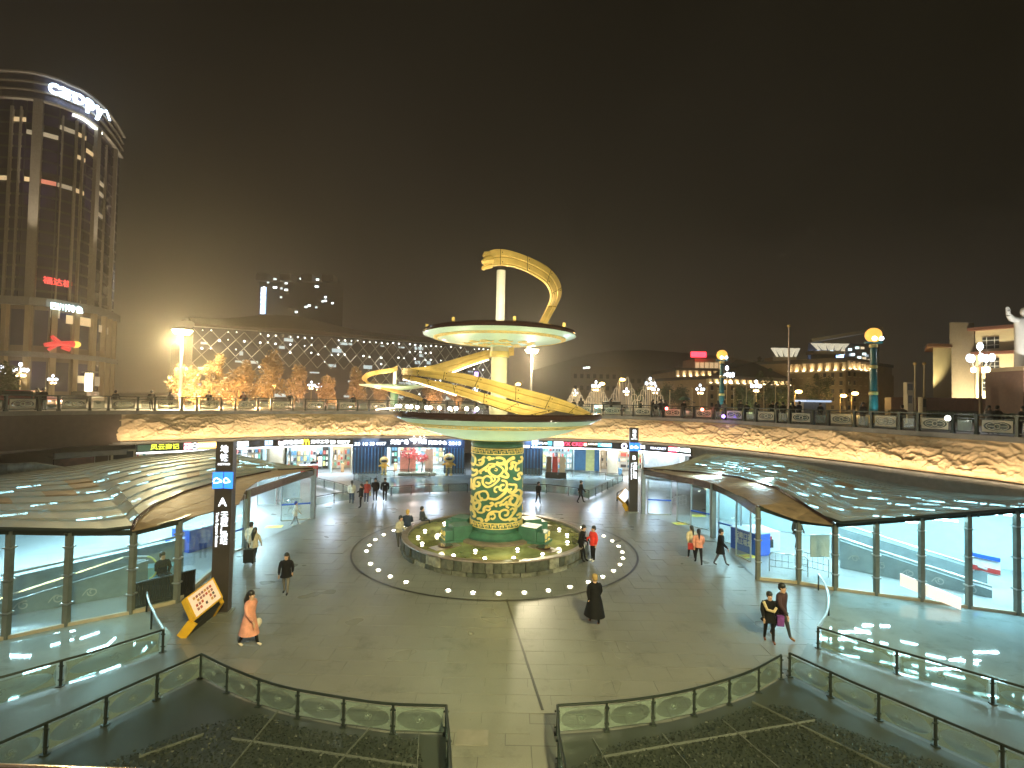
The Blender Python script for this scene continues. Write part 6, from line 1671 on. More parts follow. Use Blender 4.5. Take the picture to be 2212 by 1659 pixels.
# ---- ochre cornice buildings
def cornice_building(label, x0, x1, d0, d1, ytop0, ytop1, corner=None, rows_=5, cols=10, lamps_=True, seed=1):
    """block with a lit arcaded top storey; the front runs from (x0,d0) to (x1,d1)"""
    A, B = toward(x0, d0, 0), toward(x1, d1, 0); z0 = H(x0, ytop0, d0); z1 = H(x1, ytop1, d1); zt_ = (z0 + z1) / 2
    r = thing('ochre_building', label, 'building', (A.x, A.y, TOPZ)); d = (B - A); L = d.length; d.normalize(); nn = V(d.y, -d.x, 0)
    hb = zt_ - TOPZ
    mb = MB(); mb.prism([(p.x, p.y) for p in (A, B, B - nn * 25, A - nn * 25)], TOPZ, zt_ - hb * .2); obj('wall', mb, M['facade'], r)
    mb = MB(); mb.prism([(p.x, p.y) for p in (A - nn * 1.0 + d, B - nn * 1.0 - d, B - nn * 24, A - nn * 24)], zt_ - hb * .2, zt_ - .3); obj('attic', mb, M['facade'], r)
    mb = MB(); mb.prism([(p.x, p.y) for p in (A + nn * .8 - d * .6, B + nn * .8 + d * .6, B - nn * 25, A - nn * 25)], zt_ - .3, zt_ + .4); obj('roof', mb, M['roofdark'], r)
    mb = MB(); mb.bar(V(A.x, A.y, zt_ - hb * .2) + nn * .3, V(B.x, B.y, zt_ - hb * .2) + nn * .3, 1.0, .35); obj('cornice', mb, M['facadew'], r)
    for i in range(cols + 1):
        p = A + d * (L * i / cols); mb = MB(); mb.box((p.x + nn.x * .1, p.y + nn.y * .1, zt_ - hb * .1), (L / cols * .38, .9, hb * .18), math.atan2(d.y, d.x)); obj('attic_pier', mb, M['facadew'], r)
        mb = MB(); mb.box((p.x + nn.x * .85, p.y + nn.y * .85, zt_ - hb * .2 + .25), (L / cols * .3, .15, .12), math.atan2(d.y, d.x)); obj('cornice_lamp', mb, emis('cornice_lamp', (1, .78, .5), 3.5), r)
    for i in range(cols):
        for j in range(rows_):
            p = A + d * (L * (i + .5) / cols); zc = TOPZ + hb * .8 * (j + .55) / rows_; ww = L / cols * .34; wh = hb * .8 / rows_ * .5
            mb = MB(); mb.box((p.x + nn.x * .03, p.y + nn.y * .03, zc), (ww, .1, wh), math.atan2(d.y, d.x)); w_ = obj('window', mb, M['window'], r)
            mb = MB(); mb.box((p.x + nn.x * .12, p.y + nn.y * .12, zc - wh / 2 - .1), (ww * 1.2, .3, .15), math.atan2(d.y, d.x)); obj('sill', mb, M['facadew'], w_)
    c = (A + B) / 2 + nn * .9
    L_ = lamp('AREA', (c.x, c.y, zt_ - hb * .2 + .35), 500 * L / 40, (1, .72, .42), L * .95, sizey=.15, name='cornice_light')
    z_ = -(V(0, 0, 1) - nn * .35).normalized(); y_ = z_.cross(d).normalized(); L_.matrix_world = Matrix.Translation(L_.location) @ Matrix((d, y_, z_)).transposed().to_4x4()
    return r, A, B, d, nn, zt_
cornice_building('ochre building with a lit arcaded attic left of the nearer globe pillar', 1708, 1826, 122, 112, 787, 777, cols=7, rows_=5)
cornice_building('corner wing of the ochre building, lit attic over rows of dark windows', 1828, 1884, 112, 120, 777, 783, cols=5, rows_=5)
r, A, B, d, nn, z = cornice_building('low ochre building with a lit attic beside the smaller globe pillar', 1462, 1545, 135, 135, 800, 797, cols=6, rows_=4)
a = toward(1500, 142, z + .5); b = toward(1562, 142, z + .5); mb = MB(); mb.prism([(a.x, a.y), (b.x, b.y), (b.x, b.y + 10), (a.x, a.y + 10)], z + .3, z + 3.6); obj('roof_storey', mb, M['facade'], r)
for k in range(6): p = a.lerp(b, (k + .5) / 6); mb = MB(); mb.box((p.x, p.y - .1, z + 1.6), (1.0, .3, 1.8)); obj('lit_opening', mb, warm[0], r)
mb = MB(); p = toward(1508, 141, z + 4.6); mb.box(p, (4.2, .3, 1.5)); obj('red_sign', mb, emis('red_neon', (1, .03, .05), 3), r)
r, A, B, d, nn, z = cornice_building('long low hall with sloping roof and warm light line behind the flag poles', 1530, 1700, 112, 118, 822, 815, cols=12, rows_=3)
rf = MB(); a, b = A + nn * .9, B + nn * .9; rf.add([V(a.x, a.y, z + .4), V(b.x, b.y, z + .4), V(b.x, b.y, z + 5) - nn * 12, V(a.x + 14, a.y, z + 5) - nn * 12], [(0, 1, 2, 3)]); obj('sloping_roof', rf, M['roofdark'], r)
r, z = block('modern_block', 'dark modern block with scattered windows and lit folded crowns behind the ochre building', 1745, 1900, 742, 200, 30, mat('modern_wall', (.05, .045, .04), .5))
rr = random.Random(6)
for k in range(34): p = toward(rr.uniform(1752, 1895), 199.7, z - rr.uniform(1.5, 11)); mb = MB(); mb.box(p, (1.3, .3, .9)); obj('window', mb, emis('mb_%d' % (k % 3), ((.7, .9, .9), (1, .8, .5), (.8, .9, 1))[k % 3], (1.2, .5, .25)[k % 3]), r)
mb = MB(); a, b = toward(1752, 198, z + .5), toward(1905, 190, z + 4.5); mb.bar(a, b, 3, 1.2); obj('roof_edge', mb, M['facadew'], r)
p = toward(1795, 197, z - 5.5); text('凯旋', p, (1, 0, 0), (0, 0, 1), 3.2, emis('blue_neon', (.25, .45, 1), 6), r, width=10, name='blue_sign')
def crown(label, x0, x1, y0, dep):
    z_ = H((x0 + x1) / 2, y0, dep); a = toward(x0, dep, z_); b = toward(x1, dep, z_); r = thing('lit_roof_crown', label, 'roof structure', ((a.x + b.x) / 2, dep, z_ - 4)); n_ = 8
    for i in range(n_):
        p, q = a.lerp(b, i / n_), a.lerp(b, (i + 1) / n_); c = (a + b) / 2
        lo = lambda v: V(c.x + (v.x - c.x) * .62, v.y - (.9 if i % 2 else 0), z_ - 2.6)
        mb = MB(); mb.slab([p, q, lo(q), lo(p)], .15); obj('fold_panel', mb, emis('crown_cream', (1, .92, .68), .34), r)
    mb = MB(); mb.box((c.x, dep + 3, z_ - 3.3), ((b.x - a.x) * .8, 5, 1.2)); obj('base', mb, M['facade'], r)
    mb = MB(); mb.box((c.x, dep + 4, (z_ - 3.9 + TOPZ) / 2), ((b.x - a.x) * .5, 4, z_ - 3.9 - TOPZ)); obj('core', mb, M['towerframe'], r)
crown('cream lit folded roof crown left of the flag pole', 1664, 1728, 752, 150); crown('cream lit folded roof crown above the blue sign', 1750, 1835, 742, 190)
# ---- exhibition hall on the right
ex = thing('exhibition_hall', 'cream floodlit hall with stacked windows and red edged flat roofs on the right', 'building', toward(2130, 85, TOPZ))
A = toward(2108, 88, 0); B = toward(2330, 78, 0); d = (B - A).normalized(); nn = V(d.y, -d.x, 0); ze = H(2150, 703, 84)
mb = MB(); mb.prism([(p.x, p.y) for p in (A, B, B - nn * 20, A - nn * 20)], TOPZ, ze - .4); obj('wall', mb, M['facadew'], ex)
for z in (ze - .4, ze - 4.6): mb = MB(); mb.prism([(p.x, p.y) for p in (A + nn * 1.2 - d, B + nn * 1.2, B - nn * 20, A - nn * 20 - d)] if z > ze - 1 else [(p.x, p.y) for p in (A + nn * .8 - d * .4, B + nn * .8, B + nn * .01, A + nn * .01 - d * .4)], z, z + .5); obj('roof_edge', mb, mat('red_tile_edge', (.16, .06, .04), .6), ex)
for i in range(7):
    for j in range(4):
        p = A + d * (2.0 + 5.2 * i); zc = ze - 2.6 - j * 3.6; w_ = MB(); w_.box((p.x + nn.x * .05, p.y + nn.y * .05, zc), (2.1, .12, 2.0), math.atan2(d.y, d.x)); wo_ = obj('window', w_, M['window'], ex)
        for q in (-.5, .5): mb = MB(); mb.box((p.x + nn.x * .15 + d.x * q, p.y + nn.y * .15 + d.y * q, zc), (.08, .06, 2.0), math.atan2(d.y, d.x)); obj('frame', mb, M['white'], wo_)
        for q in (-.4, .4): mb = MB(); mb.box((p.x + nn.x * .16, p.y + nn.y * .16, zc + q), (2.1, .06, .08), math.atan2(d.y, d.x)); obj('frame', mb, M['white'], wo_)
c = A.lerp(B, .25) + nn * 7; 
for f in (.02, .16, .3): c = A.lerp(B, f) + nn * 6; lamp('SPOT', (c.x, c.y, TOPZ + .4), 3400, (1, .87, .56), .3, target=(c.x - nn.x * 6, c.y - nn.y * 6, 14), spot=rad(95), name='facade_floodlight')
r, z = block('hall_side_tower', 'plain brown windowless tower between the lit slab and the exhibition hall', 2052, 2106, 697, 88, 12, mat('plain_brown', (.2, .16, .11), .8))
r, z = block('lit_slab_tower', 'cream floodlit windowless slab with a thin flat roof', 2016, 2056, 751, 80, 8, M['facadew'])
a = toward(2004, 79, z); b = toward(2058, 79, z); mb = MB(); mb.prism([(a.x, a.y), (b.x, b.y), (b.x + 6, b.y + 8), (a.x + 6, a.y + 8)], z + .01, z + .5); obj('roof', mb, mat('red_tile_edge2', (.2, .1, .06), .6), r)
p = toward(2034, 76.5, TOPZ + 3.4); lamp('SPOT', p, 1500, (1, .85, .45), .2, target=(p.x, 80, 14), spot=rad(80), name='facade_floodlight')
te = thing('stone_terrace', 'long brown stone terrace wall in front of the exhibition hall', 'wall', toward(2060, 66, TOPZ))
a, b = toward(1925, 68, 0), toward(2400, 58, 0); d = (b - a).normalized(); n2 = V(d.y, -d.x, 0)
for k in range(12):
    p, q = a.lerp(b, k / 12), a.lerp(b, (k + .985) / 12); mb = MB(); mb.prism([(p.x, p.y), (q.x, q.y), (q.x - n2.x * 6, q.y - n2.y * 6), (p.x - n2.x * 6, p.y - n2.y * 6)], 7.6, 9.2); obj('stone_panel', mb, mat('terrace_stone', (.2, .1, .06), .7, var=.15), te)
mb = MB(); mb.prism([(p.x, p.y) for p in (a - n2 * .5, b - n2 * .5, b - n2 * 6, a - n2 * 6)], TOPZ, 7.59); obj('base', mb, M['brownwall'], te)
hg = thing('dark_hedge', 'low dark hedge in front of the stone terrace', 'hedge', toward(2050, 52, TOPZ)); rn = random.Random(2); mb = MB()
for k in range(2600):
    f = rn.random(); p = toward(1935, 60, 0).lerp(toward(2330, 46, 0), f); s_ = rn.uniform(.08, .2); c = V(p.x + rn.uniform(-.9, .9), p.y + rn.uniform(-.9, .9), TOPZ + rn.uniform(.05, 1.0)); e1 = V(rn.uniform(-1, 1), rn.uniform(-1, 1), rn.uniform(-1, 1)).normalized() * s_; e2 = e1.orthogonal().normalized() * s_
    mb.add([c - e1, c + e2, c + e1, c - e2], [(0, 1, 2, 3)])
obj('foliage', mb, M['leafgreen'], hg)
# statue
st_ = thing('white_statue', 'large white stone statue of a standing figure with a raised arm at the right edge', 'statue', toward(2214, 52, TOPZ))
c = toward(2215, 52, 0); zf = H(2214, 795, 52); zh = H(2214, 665, 52); k = (zh - zf) / 1.75
def sk_statue():
    mb = MB()
    P = lambda x, y, z: (c.x + x * k, c.y + y * k, zf + z * k)
    rows = []
    for z, rx, ry in ((0, .26, .2), (.3, .25, .2), (.7, .25, .19), (.95, .25, .18), (1.2, .26, .18), (1.38, .28, .16), (1.45, .2, .12), (1.5, .08, .08)):
        rows.append([P(rx * math.cos(a), ry * math.sin(a), z) for a in [2 * math.pi * q / 20 for q in range(21)]])
    mb.grid(rows)
    mb.ball(P(0, -.02, 1.63), .125 * k, 14, 10, (.85, .95, 1.1))
    mb.tube([P(-.2, 0, 1.38), P(-.42, -.05, 1.42), P(-.58, -.12, 1.52)], [.09 * k, .085 * k, .06 * k], 10)
    mb.tube([P(-.58, -.12, 1.52), P(-.62, -.14, 1.62)], [.055 * k, .05 * k], 8)
    for q in range(4): mb.tube([P(-.65 + q * .028, -.14, 1.6), P(-.67 + q * .03, -.145, 1.72 + (.02 if q in (1, 2) else 0))], [.016 * k, .012 * k], 6)
    mb.tube([P(-.59, -.14, 1.58), P(-.55, -.15, 1.66)], [.018 * k, .012 * k], 6)
    mb.tube([P(.24, 0, 1.36), P(.31, .02, 1.1), P(.28, .04, .85)], [.09 * k, .075 * k, .055 * k], 10)
    return mb
obj('figure', sk_statue(), M['marble'], st_, True)
pdm = thing('statue_plinth', 'brown stone plinth carrying the white statue', 'plinth', (c.x, c.y, TOPZ)); mb = MB(); mb.box((c.x, c.y, (zf - .4 + TOPZ) / 2), (4.4, 4, zf - .4 - TOPZ)); obj('shaft', mb, mat('plinth_brown', (.13, .07, .045), .6), pdm); mb = MB(); mb.box((c.x, c.y, zf - .2), (5, 4.6, .38)); obj('cap', mb, M['facade'], pdm)
lamp('SPOT', (c.x - 4, c.y - 9, TOPZ + 1), 3600, (1, .97, .88), .2, target=(c.x, c.y, zf + 3), spot=rad(50), name='statue_floodlight')

# ------------------------------------------------------------------ street lamps
def globes_lamp():
    r = thing('globe_lamp', 'five globe street lamp', 'street lamp', (0, 0, 0), 'multi globe street lamps on the upper square')
    mb = MB(); mb.lathe([(.22, 0), (.2, .5), (.1, .6), (.075, 3.4), (.12, 3.5), (.06, 3.6), (.05, 4.3)], n=10); obj('pole', mb, M['facade'], r, True)
    for k in range(5):
        a = 2 * math.pi * k / 5 + .3; x, y = .62 * math.cos(a), .62 * math.sin(a)
        mb = MB(); mb.tube([(0, 0, 3.4), (x * .7, y * .7, 3.35), (x, y, 3.6)], .035, 6); arm = obj('arm', mb, M['facade'], r)
        mb = MB(); mb.ball((x, y, 3.88), .19, 10, 8, (.85, .85, 1.2)); obj('globe', mb, M['globe'], arm, True)
        if k % 2 == 0: mb = MB(); mb.ball((x * .6, y * .6, 3.2), .17, 8, 6); obj('lower_globe', mb, M['warmglobe'], arm, True)
    mb = MB(); mb.ball((0, 0, 4.55), .2, 10, 8, (.85, .85, 1.15)); obj('globe', mb, M['globe'], r, True)
    return r
GL = globes_lamp()
gl_list = [(2118, 765, 44, 'large five globe street lamp in front of the exhibition hall'), (42, 795, 62, 'five globe street lamp second from the left edge'), (2, 800, 64, 'five globe street lamp cut by the left edge'), (113, 817, 76, 'five globe street lamp in front of the tower podium'),
           (672, 830, 95, 'five globe lamp beside the pink lit tree, left one'), (688, 834, 105, 'five globe lamp beside the pink lit tree, right one'), (1287, 831, 95, 'five globe lamp nearest the right side of the golden ribbon'), (1353, 844, 105, 'low five globe lamp above the lit fountain hoops'), (1404, 825, 90, 'five globe lamp right of the orange street light'), (1416, 839, 102, 'lower five globe lamp right of the fountain hoops'),
           (1512, 838, 88, 'five globe lamp left of the first teal pillar'), (1633, 831, 84, 'five globe lamp among the small flag poles'), (1242, 847, 110, 'small far globe lamp above the ribbon tail'), (1570, 805, 70, 'five globe lamp right beside the first teal pillar'), (1025, 842, 105, 'far globe lamp just left of the column shaft'), (1090, 849, 118, 'far globe lamp behind the golden ribbon')]
for i, (px, py, dep, lab) in enumerate(gl_list):
    p = toward(px, dep, TOPZ); hh = H(px, py, dep) - TOPZ; sc_ = max(.6, hh / 4.1); o = GL if i == 0 else inst(GL, p, i * .7)
    o.location = p; o.rotation_euler = (0, 0, i * .7); o.scale = (min(sc_, 1.25), min(sc_, 1.25), sc_); o['label'] = lab
    if i < 4: lamp('POINT', (p.x, p.y, TOPZ + hh), 260, (.9, .93, 1), .5, name='globe_light')
def mast(label, px, py, dep, wpx, energy, colr, em):
    p = toward(px, dep, TOPZ); z = H(px, py, dep); r = thing('mast_light', label, 'street lamp', p); wd = wpx / FL * dep / 2
    mb = MB(); mb.tube([(p.x, p.y, TOPZ), (p.x, p.y, z)], [.22, .12], 10); obj('pole', mb, M['concrete'], r, True)
    mb = MB(); mb.lathe([(.15, -.1), (wd * .75, .0), (wd, .35), (wd * .9, .55), (.1, .75)], (p.x, p.y, z), 20); obj('housing', mb, M['concrete'], r, True)
    mb = MB(); mb.lathe([(.16, -.22), (wd * .7, -.14), (wd * .98, .28)], (p.x, p.y, z), 20); obj('lens', mb, emis('mast_%s' % px, colr, em * .6), r, True)
    L_ = lamp('POINT', (p.x, p.y - .5, z - 1.1), energy, colr, .8, name='mast_lamp'); return p
mast('tall mast with a wide glowing saucer lamp left of the museum', 389, 719, 62, 40, 15000, (1, .80, .42), 40)
mast('tall mast with a glowing lamp head just right of the column', 1147, 760, 75, 30, 8000, (1, .86, .55), 34)
for px, py, dep, lab in ((397, 797, 80, 'small orange lamp on a pole under the tall left mast'), (1344, 820, 96, 'orange street light right of the lit hoops'), (1300, 829, 96, 'orange street light beside the five globe lamp'), (1725, 846, 80, 'orange lamp right of the tall flag pole'), (1847, 850, 82, 'orange lamp before the ochre building, right one'), (1822, 855, 90, 'faint orange lamp before the ochre building, left one'), (1119, 830, 105, 'small yellow lamp close behind the column shaft'), (590, 835 - 0, 84, 'small white lamp between the orange trees')):
    p = toward(px, dep, TOPZ); z = H(px, py, dep); r = thing('street_lamp', lab, 'street lamp', p, 'small warm street lamps'); mb = MB(); mb.tube([(p.x - .6, p.y, TOPZ), (p.x - .6, p.y, z - .4), (p.x, p.y, z)], .06, 6); obj('pole', mb, M['facade'], r); mb = MB(); mb.ball((p.x, p.y, z), .42, 10, 7, (1.2, 1, .6)); obj('lamp_head', mb, emis('orange_lamp', (1, .62, .15), 20), r, True)
    lamp('POINT', (p.x, p.y - .8, z - .5), 350, (1, .62, .2), .4, name='street_light')
# round mirror-like lamp near 1170
# globe pillars
def globe_pillar(label, px, py, dep):
    p = toward(px, dep, TOPZ); z = H(px, py, dep); h = z - TOPZ; r = thing('globe_pillar', label, 'pillar', p); u = h
    sec = [(0, .10, .34, M['goldrelief']), (.10, .32, .34, M['teal']), (.32, .36, .37, M['goldrelief']), (.36, .62, .28, M['teal']), (.62, .66, .32, M['goldrelief']), (.66, .86, .26, M['teal']), (.86, .90, .33, M['goldrelief'])]
    for z0, z1, r_, m_ in sec: mb = MB(); mb.lathe([(r_ * 1.0, z0 * u), (r_ * 1.06, z0 * u + .05), (r_, z1 * u - .05), (.01, z1 * u)], tuple(p), 14); obj('drum' if m_ is M['teal'] else 'gold_ring', mb, m_, r, True)
    mb = MB(); mb.box((p.x, p.y, TOPZ + u * .915), (1.5, .3, .16)); obj('arm', mb, M['teal'], r)
    mb = MB(); mb.ball((p.x, p.y, z), .66, 18, 12); obj('globe', mb, emis('amber_globe', (1, .45, .08), .75), r, True)
    for k in (-1, 1): mb = MB(); mb.ball((p.x + k * .3 + .05, p.y - .5, z - .35), .2, 8, 6); obj('bulb', mb, M['globe'], r)
    lamp('SPOT', (p.x - .6, p.y - 2.2, TOPZ + .3), 120, (.5, .95, 1), .1, target=(p.x, p.y, TOPZ + u * .4), spot=rad(60), name='pillar_light')
globe_pillar('teal and gold pillar topped with an amber globe, nearer and taller, at the right', 1887, 724, 46)
globe_pillar('teal and gold pillar topped with an amber globe, smaller, left of the flag poles', 1559, 767, 66)
def pole(label, px, ytop, dep, r_, m_, grp=None):
    p = toward(px, dep, TOPZ); z = H(px, ytop, dep); r = thing('flag_pole', label, 'flag pole', p, grp); mb = MB(); mb.tube([p, (p.x, p.y, z)], [r_, r_ * .6], 8); obj('pole', mb, m_, r, True); mb = MB(); mb.ball((p.x, p.y, z + .08), r_ * 1.4, 8, 6); obj('finial', mb, M['gold'], r, True); return r
pole('tall slim flag pole standing alone in front of the ochre building', 1704, 706, 60, .14, mat('pole_cream', (.6, .45, .38), .4))
for px, y in ((1447, 845), (1495, 840), (1527, 838), (1551, 840), (1585, 840), (1612, 836), (1629, 838), (1650, 838), (1675, 832), (1700 + 14, 834)): pole(ORD[[1447, 1495, 1527, 1551, 1585, 1612, 1629, 1650, 1675, 1714].index(px)] + ' from the left of the short white flag poles behind the railing', px, y, 74, .07, M['facadew'], 'row of short white flag poles')
for px in (1977, 1997): pole('pale pole standing on the terrace beside the lit slab' if px < 1980 else 'pale pole on the terrace nearest the lit slab', px, 787, 66, .15, M['facadew'])
for (x, y, w_, dep, lab) in ((1962, 842, 14, 56, 'pale square notice box standing on the terrace edge'), (1961, 870, 10, 46, 'lower pale notice box below the square one'), (1992 - 0, 878, 8, 44, 'small white lantern box behind the railing')):
    p = W(x, y, dep); s_ = w_ / FL * dep; boxthing('notice_box', lab, 'notice box', (p.x, p.y, (p.z + .8 + TOPZ) / 2), (s_, .5, p.z + .8 - TOPZ), M['facadew'], 0, [('face', (0, -.27, (p.z + .8 - TOPZ) / 2 - .5), (s_ * .8, .02, .7), M['concrete'])])
# fountain hoops, their lit look put into the water as emission
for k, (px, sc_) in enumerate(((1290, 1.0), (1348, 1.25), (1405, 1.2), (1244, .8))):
    p = toward(px, 82, TOPZ); r = thing('glowing_fountain', ('fountain of self-glowing arching jets left of the orange lamp', 'largest fountain of self-glowing arching jets below the orange lamp', 'fountain of self-glowing arching jets right of the orange lamp', 'small self-glowing fountain beside the tail of the golden ribbon')[k], 'fountain', p); rn = random.Random(k)
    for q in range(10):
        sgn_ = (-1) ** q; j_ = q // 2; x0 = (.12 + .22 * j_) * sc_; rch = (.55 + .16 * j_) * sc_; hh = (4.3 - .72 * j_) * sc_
        mb = MB(); mb.tube([(p.x + sgn_ * (x0 + rch * t), p.y + rn.uniform(-.03, .03), TOPZ + hh * (1 - (2 * t - 1) ** 4) ** .6) for t in [z / 12 for z in range(13)]], .04, 5); obj('water_jet', mb, emis('self_glowing_water', (1, .82, .58), .16), r)
# ---- twin sculpture beyond
tn_ = thing('twin_sculpture', 'second smaller disc and golden ribbon sculpture far behind on the left', 'sculpture', toward(852, 76, TOPZ))
p = toward(852, 76, 0); z = H(852, 834, 76); mb = MB(); mb.lathe([(.5, z - .7), (3, z - .35), (5.1, z), (5.1, z + .15), (.2, z + .3)], (p.x, p.y, 0), 48); obj('disc', mb, M['mint'], tn_, True)
mb = MB(); mb.tube([(p.x, p.y, z), (p.x, p.y, H(852, 797, 76))], .27, 14); obj('upper_shaft', mb, M['white'], tn_, True)
mb = MB(); mb.tube([(p.x, p.y, 2.0), (p.x, p.y, z - .5)], .6, 14); obj('lower_shaft', mb, M['green'], tn_, True)
def W2(l): return [W(x, y, d) for x, y, d in l]
ribbon('upper_ribbon', W2([(858, 790, 75.5), (845, 795, 75), (815, 800, 74.5), (793, 806, 75), (783, 817, 76), (800, 828, 77), (815, 832, 77)]), W2([(858, 800, 75.5), (845, 805, 75), (815, 809, 74.5), (797, 815, 75), (792, 822, 76), (803, 834, 77), (817, 836, 77)]), .3, M['gold'], tn_, sub=4)
ribbon('lower_ribbon', W2([(815, 836, 71.5), (850, 840, 71.3), (890, 850, 71.8), (920, 864, 72.6)]), W2([(815, 838, 71.5), (850, 848, 71.3), (890, 860, 71.8), (914, 868, 72.6)]), .3, M['gold'], tn_, sub=4)
# its lights: every fitting warm, as on the near one
p = toward(852, 74, TOPZ); lamp('POINT', (p.x, p.y - 3, TOPZ + .6), 900, (1, .86, .5), .3, name='twin_uplight'); lamp('POINT', (p.x - 1, p.y, z + 1.0), 260, (1, .84, .5), .2, name='twin_disc_light')
a, b = toward(790, 68, TOPZ + .0), toward(870, 66, TOPZ); hs = thing('light_rope', 'horizontal warm light tube on the far rim below the twin sculpture', 'light', a)
mb = MB(); mb.tube([W(812, 885, 52.2), W(852, 881, 51.8)], .05, 6); obj('tube', mb, emis('rope', (1, .75, .6), 5), hs)

# ------------------------------------------------------------------ trees
def tree(label, px, ytop, dep, wpx, m_, seed, n_=3000, spiky=True, grp='floodlit trees behind the railing', base=0):
    rn = random.Random(seed); p = toward(px, dep, TOPZ); h = H(px, ytop, dep) - TOPZ; R_ = wpx / FL * dep / 2
    r = thing('tree', label, 'tree', p, grp)
    mb = MB(); mb.tube([p, p + V(rn.uniform(-.2, .2), 0, h * .45), p + V(rn.uniform(-.3, .3), 0, h * .9)], [.16, .1, .03], 7)
    tips = []
    for k in range(13):
        zz = h * rn.uniform(.15, .9); a = rn.uniform(0, 6.28); rr_ = R_ * rn.uniform(.5, 1.0) * (1.15 - zz / h * .75); t = p + V(rr_ * math.cos(a), rr_ * math.sin(a), zz + rn.uniform(.2, 1.0)); mb.tube([p + V(0, 0, zz * .8), (p + t) / 2 + V(0, 0, zz * .45), t], [.07, .05, .02], 5); tips.append(t)
    obj('trunk', mb, M['bark'], r)
    cl = [(t, rn.uniform(.45, .95)) for t in tips] + [(p + V(rn.uniform(-.3, .3) * R_, rn.uniform(-.3, .3) * R_, h * f), R_ * rn.uniform(.35, .6) * (1.2 - f)) for f in (.3, .45, .6, .75, .88, .97)]
    mb = MB()
    for k in range(n_):
        c, cr2 = rn.choice(cl); dv = V(rn.gauss(0, 1), rn.gauss(0, 1), rn.gauss(0, 1)).normalized() * cr2 * rn.uniform(.3, 1.1) ** .7; c = c + V(dv.x, dv.y, dv.z * 1.35)
        if c.z < TOPZ + .15: continue
        s_ = rn.uniform(.07, .17); e1 = V(rn.uniform(-1, 1), rn.uniform(-1, 1), rn.uniform(-.3, 1)).normalized() * s_ * 1.7; e2 = e1.orthogonal().normalized() * s_ * .55
        mb.add([c - e1, c + e2, c + e1, c - e2], [(0, 1, 2, 3)])
    obj('crown', mb, m_, r); return p
tl = [('leftmost orange floodlit tree, wide and ragged', 402, 795, 64, 62), ('orange floodlit tree with a forked top, second from the left', 466, 776, 66, 66), ('orange floodlit tree, third from the left', 540, 785, 64, 48), ('tallest orange floodlit tree with a narrow crown', 583, 766, 62, 58), ('small low orange tree between the taller ones', 508, 815, 60, 44), ('pinkish floodlit tree right of the tallest orange tree', 645, 805, 72, 38), ('small pink lit tree beside the globe lamps', 706, 825, 74, 36),
      ('pink lit tree left of the dark screen', 770, 808, 78, 34), ('small pinkish tree far behind the twin sculpture', 820, 835, 88, 34), ('pinkish tree under the twin disc, right one', 935, 838, 88, 44), ('low reddish tree behind the golden ribbon', 985, 842, 90, 44)]
for i, (lab, px, yt, dep, wpx) in enumerate(tl):
    p = tree(lab, px, yt, dep, wpx, M['leaf'], 100 + i)
    warm_ = i < 5
    lamp('POINT', (p.x + .4, p.y - 4.0, TOPZ + .6), 1300 if warm_ else 600, (1, .58, .24) if warm_ else (1, .55, .36), .3, name='tree_uplight')
tg = [('dark tree left of the tall flag pole', 1660, 798, 96, 90), ('big dark tree in front of the ochre building', 1770, 812, 92, 85), ('dark shrubby tree right of the lit hoops', 1440, 838, 92, 60), ('green lit tree near the short flag poles', 1605, 840, 88, 55), ('green lit tree below the tall flag pole', 1690, 838, 86, 60), ('small reddish lit tree left of the first teal pillar', 1475, 848, 86, 36), ('green lit bush right of the fountain hoops', 1380, 842, 100, 44), ('dark round clipped tree at the left edge', 8, 812, 48, 26), ('dark tree behind the ochre buildings', 1645, 772, 130, 60)]
for i, (lab, px, yt, dep, wpx) in enumerate(tg):
    p = tree(lab, px, yt, dep, wpx, M['leafgreen'], 200 + i, 2200, grp='dark trees on the right of the square')
    if i in (3, 4, 5, 6): lamp('POINT', (p.x, p.y - 2.5, TOPZ + .4), 200, (.8, 1, .35) if i != 5 else (1, .4, .3), .3, name='tree_uplight')
# vehicles and small things behind the railing
def car(label, px, dep, m_, rz=0):
    p = toward(px, dep, TOPZ); r = thing('parked_car', label, 'car', (0, 0, 0))
    mb = MB(); sec = [(-2.1, .35, .75), (-2.0, .3, .95), (-1.1, .28, 1.05), (1.2, .28, 1.0), (2.0, .3, .85), (2.1, .38, .6)]; rows = []
    for x, z0, z1 in sec: rows.append([(x, -.85, z0), (x, -.88, (z0 + z1) / 2), (x, -.78, z1), (x, .78, z1), (x, .88, (z0 + z1) / 2), (x, .85, z0), (x, -.85, z0)])
    mb.grid(rows); mb.f += [tuple(range(6)), tuple(35 + k for k in range(6))]; mb.m += [0, 0]; obj('body', mb, m_, r)
    mb = MB(); mb.prism([(-1.5, -.7), (.9, -.7), (.9, .7), (-1.5, .7)], 1.0, 1.42); obj('cabin', mb, M['window'], r); mb = MB(); mb.box((-.3, 0, 1.45), (1.9, 1.3, .06)); obj('roof', mb, m_, r)
    for x in (-1.3, 1.3):
        for y in (-.8, .8): mb = MB(); mb.lathe([(.01, -.1), (.33, -.1), (.33, .1), (.01, .1)], n=14); w_ = obj('wheel', mb, M['dark'], r); w_.rotation_euler = (rad(90), 0, 0); w_.location = (x, y, .33)
    for y in (-.6, .6): mb = MB(); mb.box((2.08, y, .62), (.08, .3, .14)); obj('headlight', mb, emis('headlight', (1, .9, .7), 3), r)
    r.location = p; r.rotation_euler = (0, 0, rz); return r
car('dark red car parked behind the railing at the left', 62, 43, mat('car_red', (.3, .03, .03), .3), .1); car('white car behind the railing right of the lit hoops', 1325, 76, M['white'], .2); car('dark car behind the railing at the far left end of the trees', 180, 60, M['dark'], 2.9)
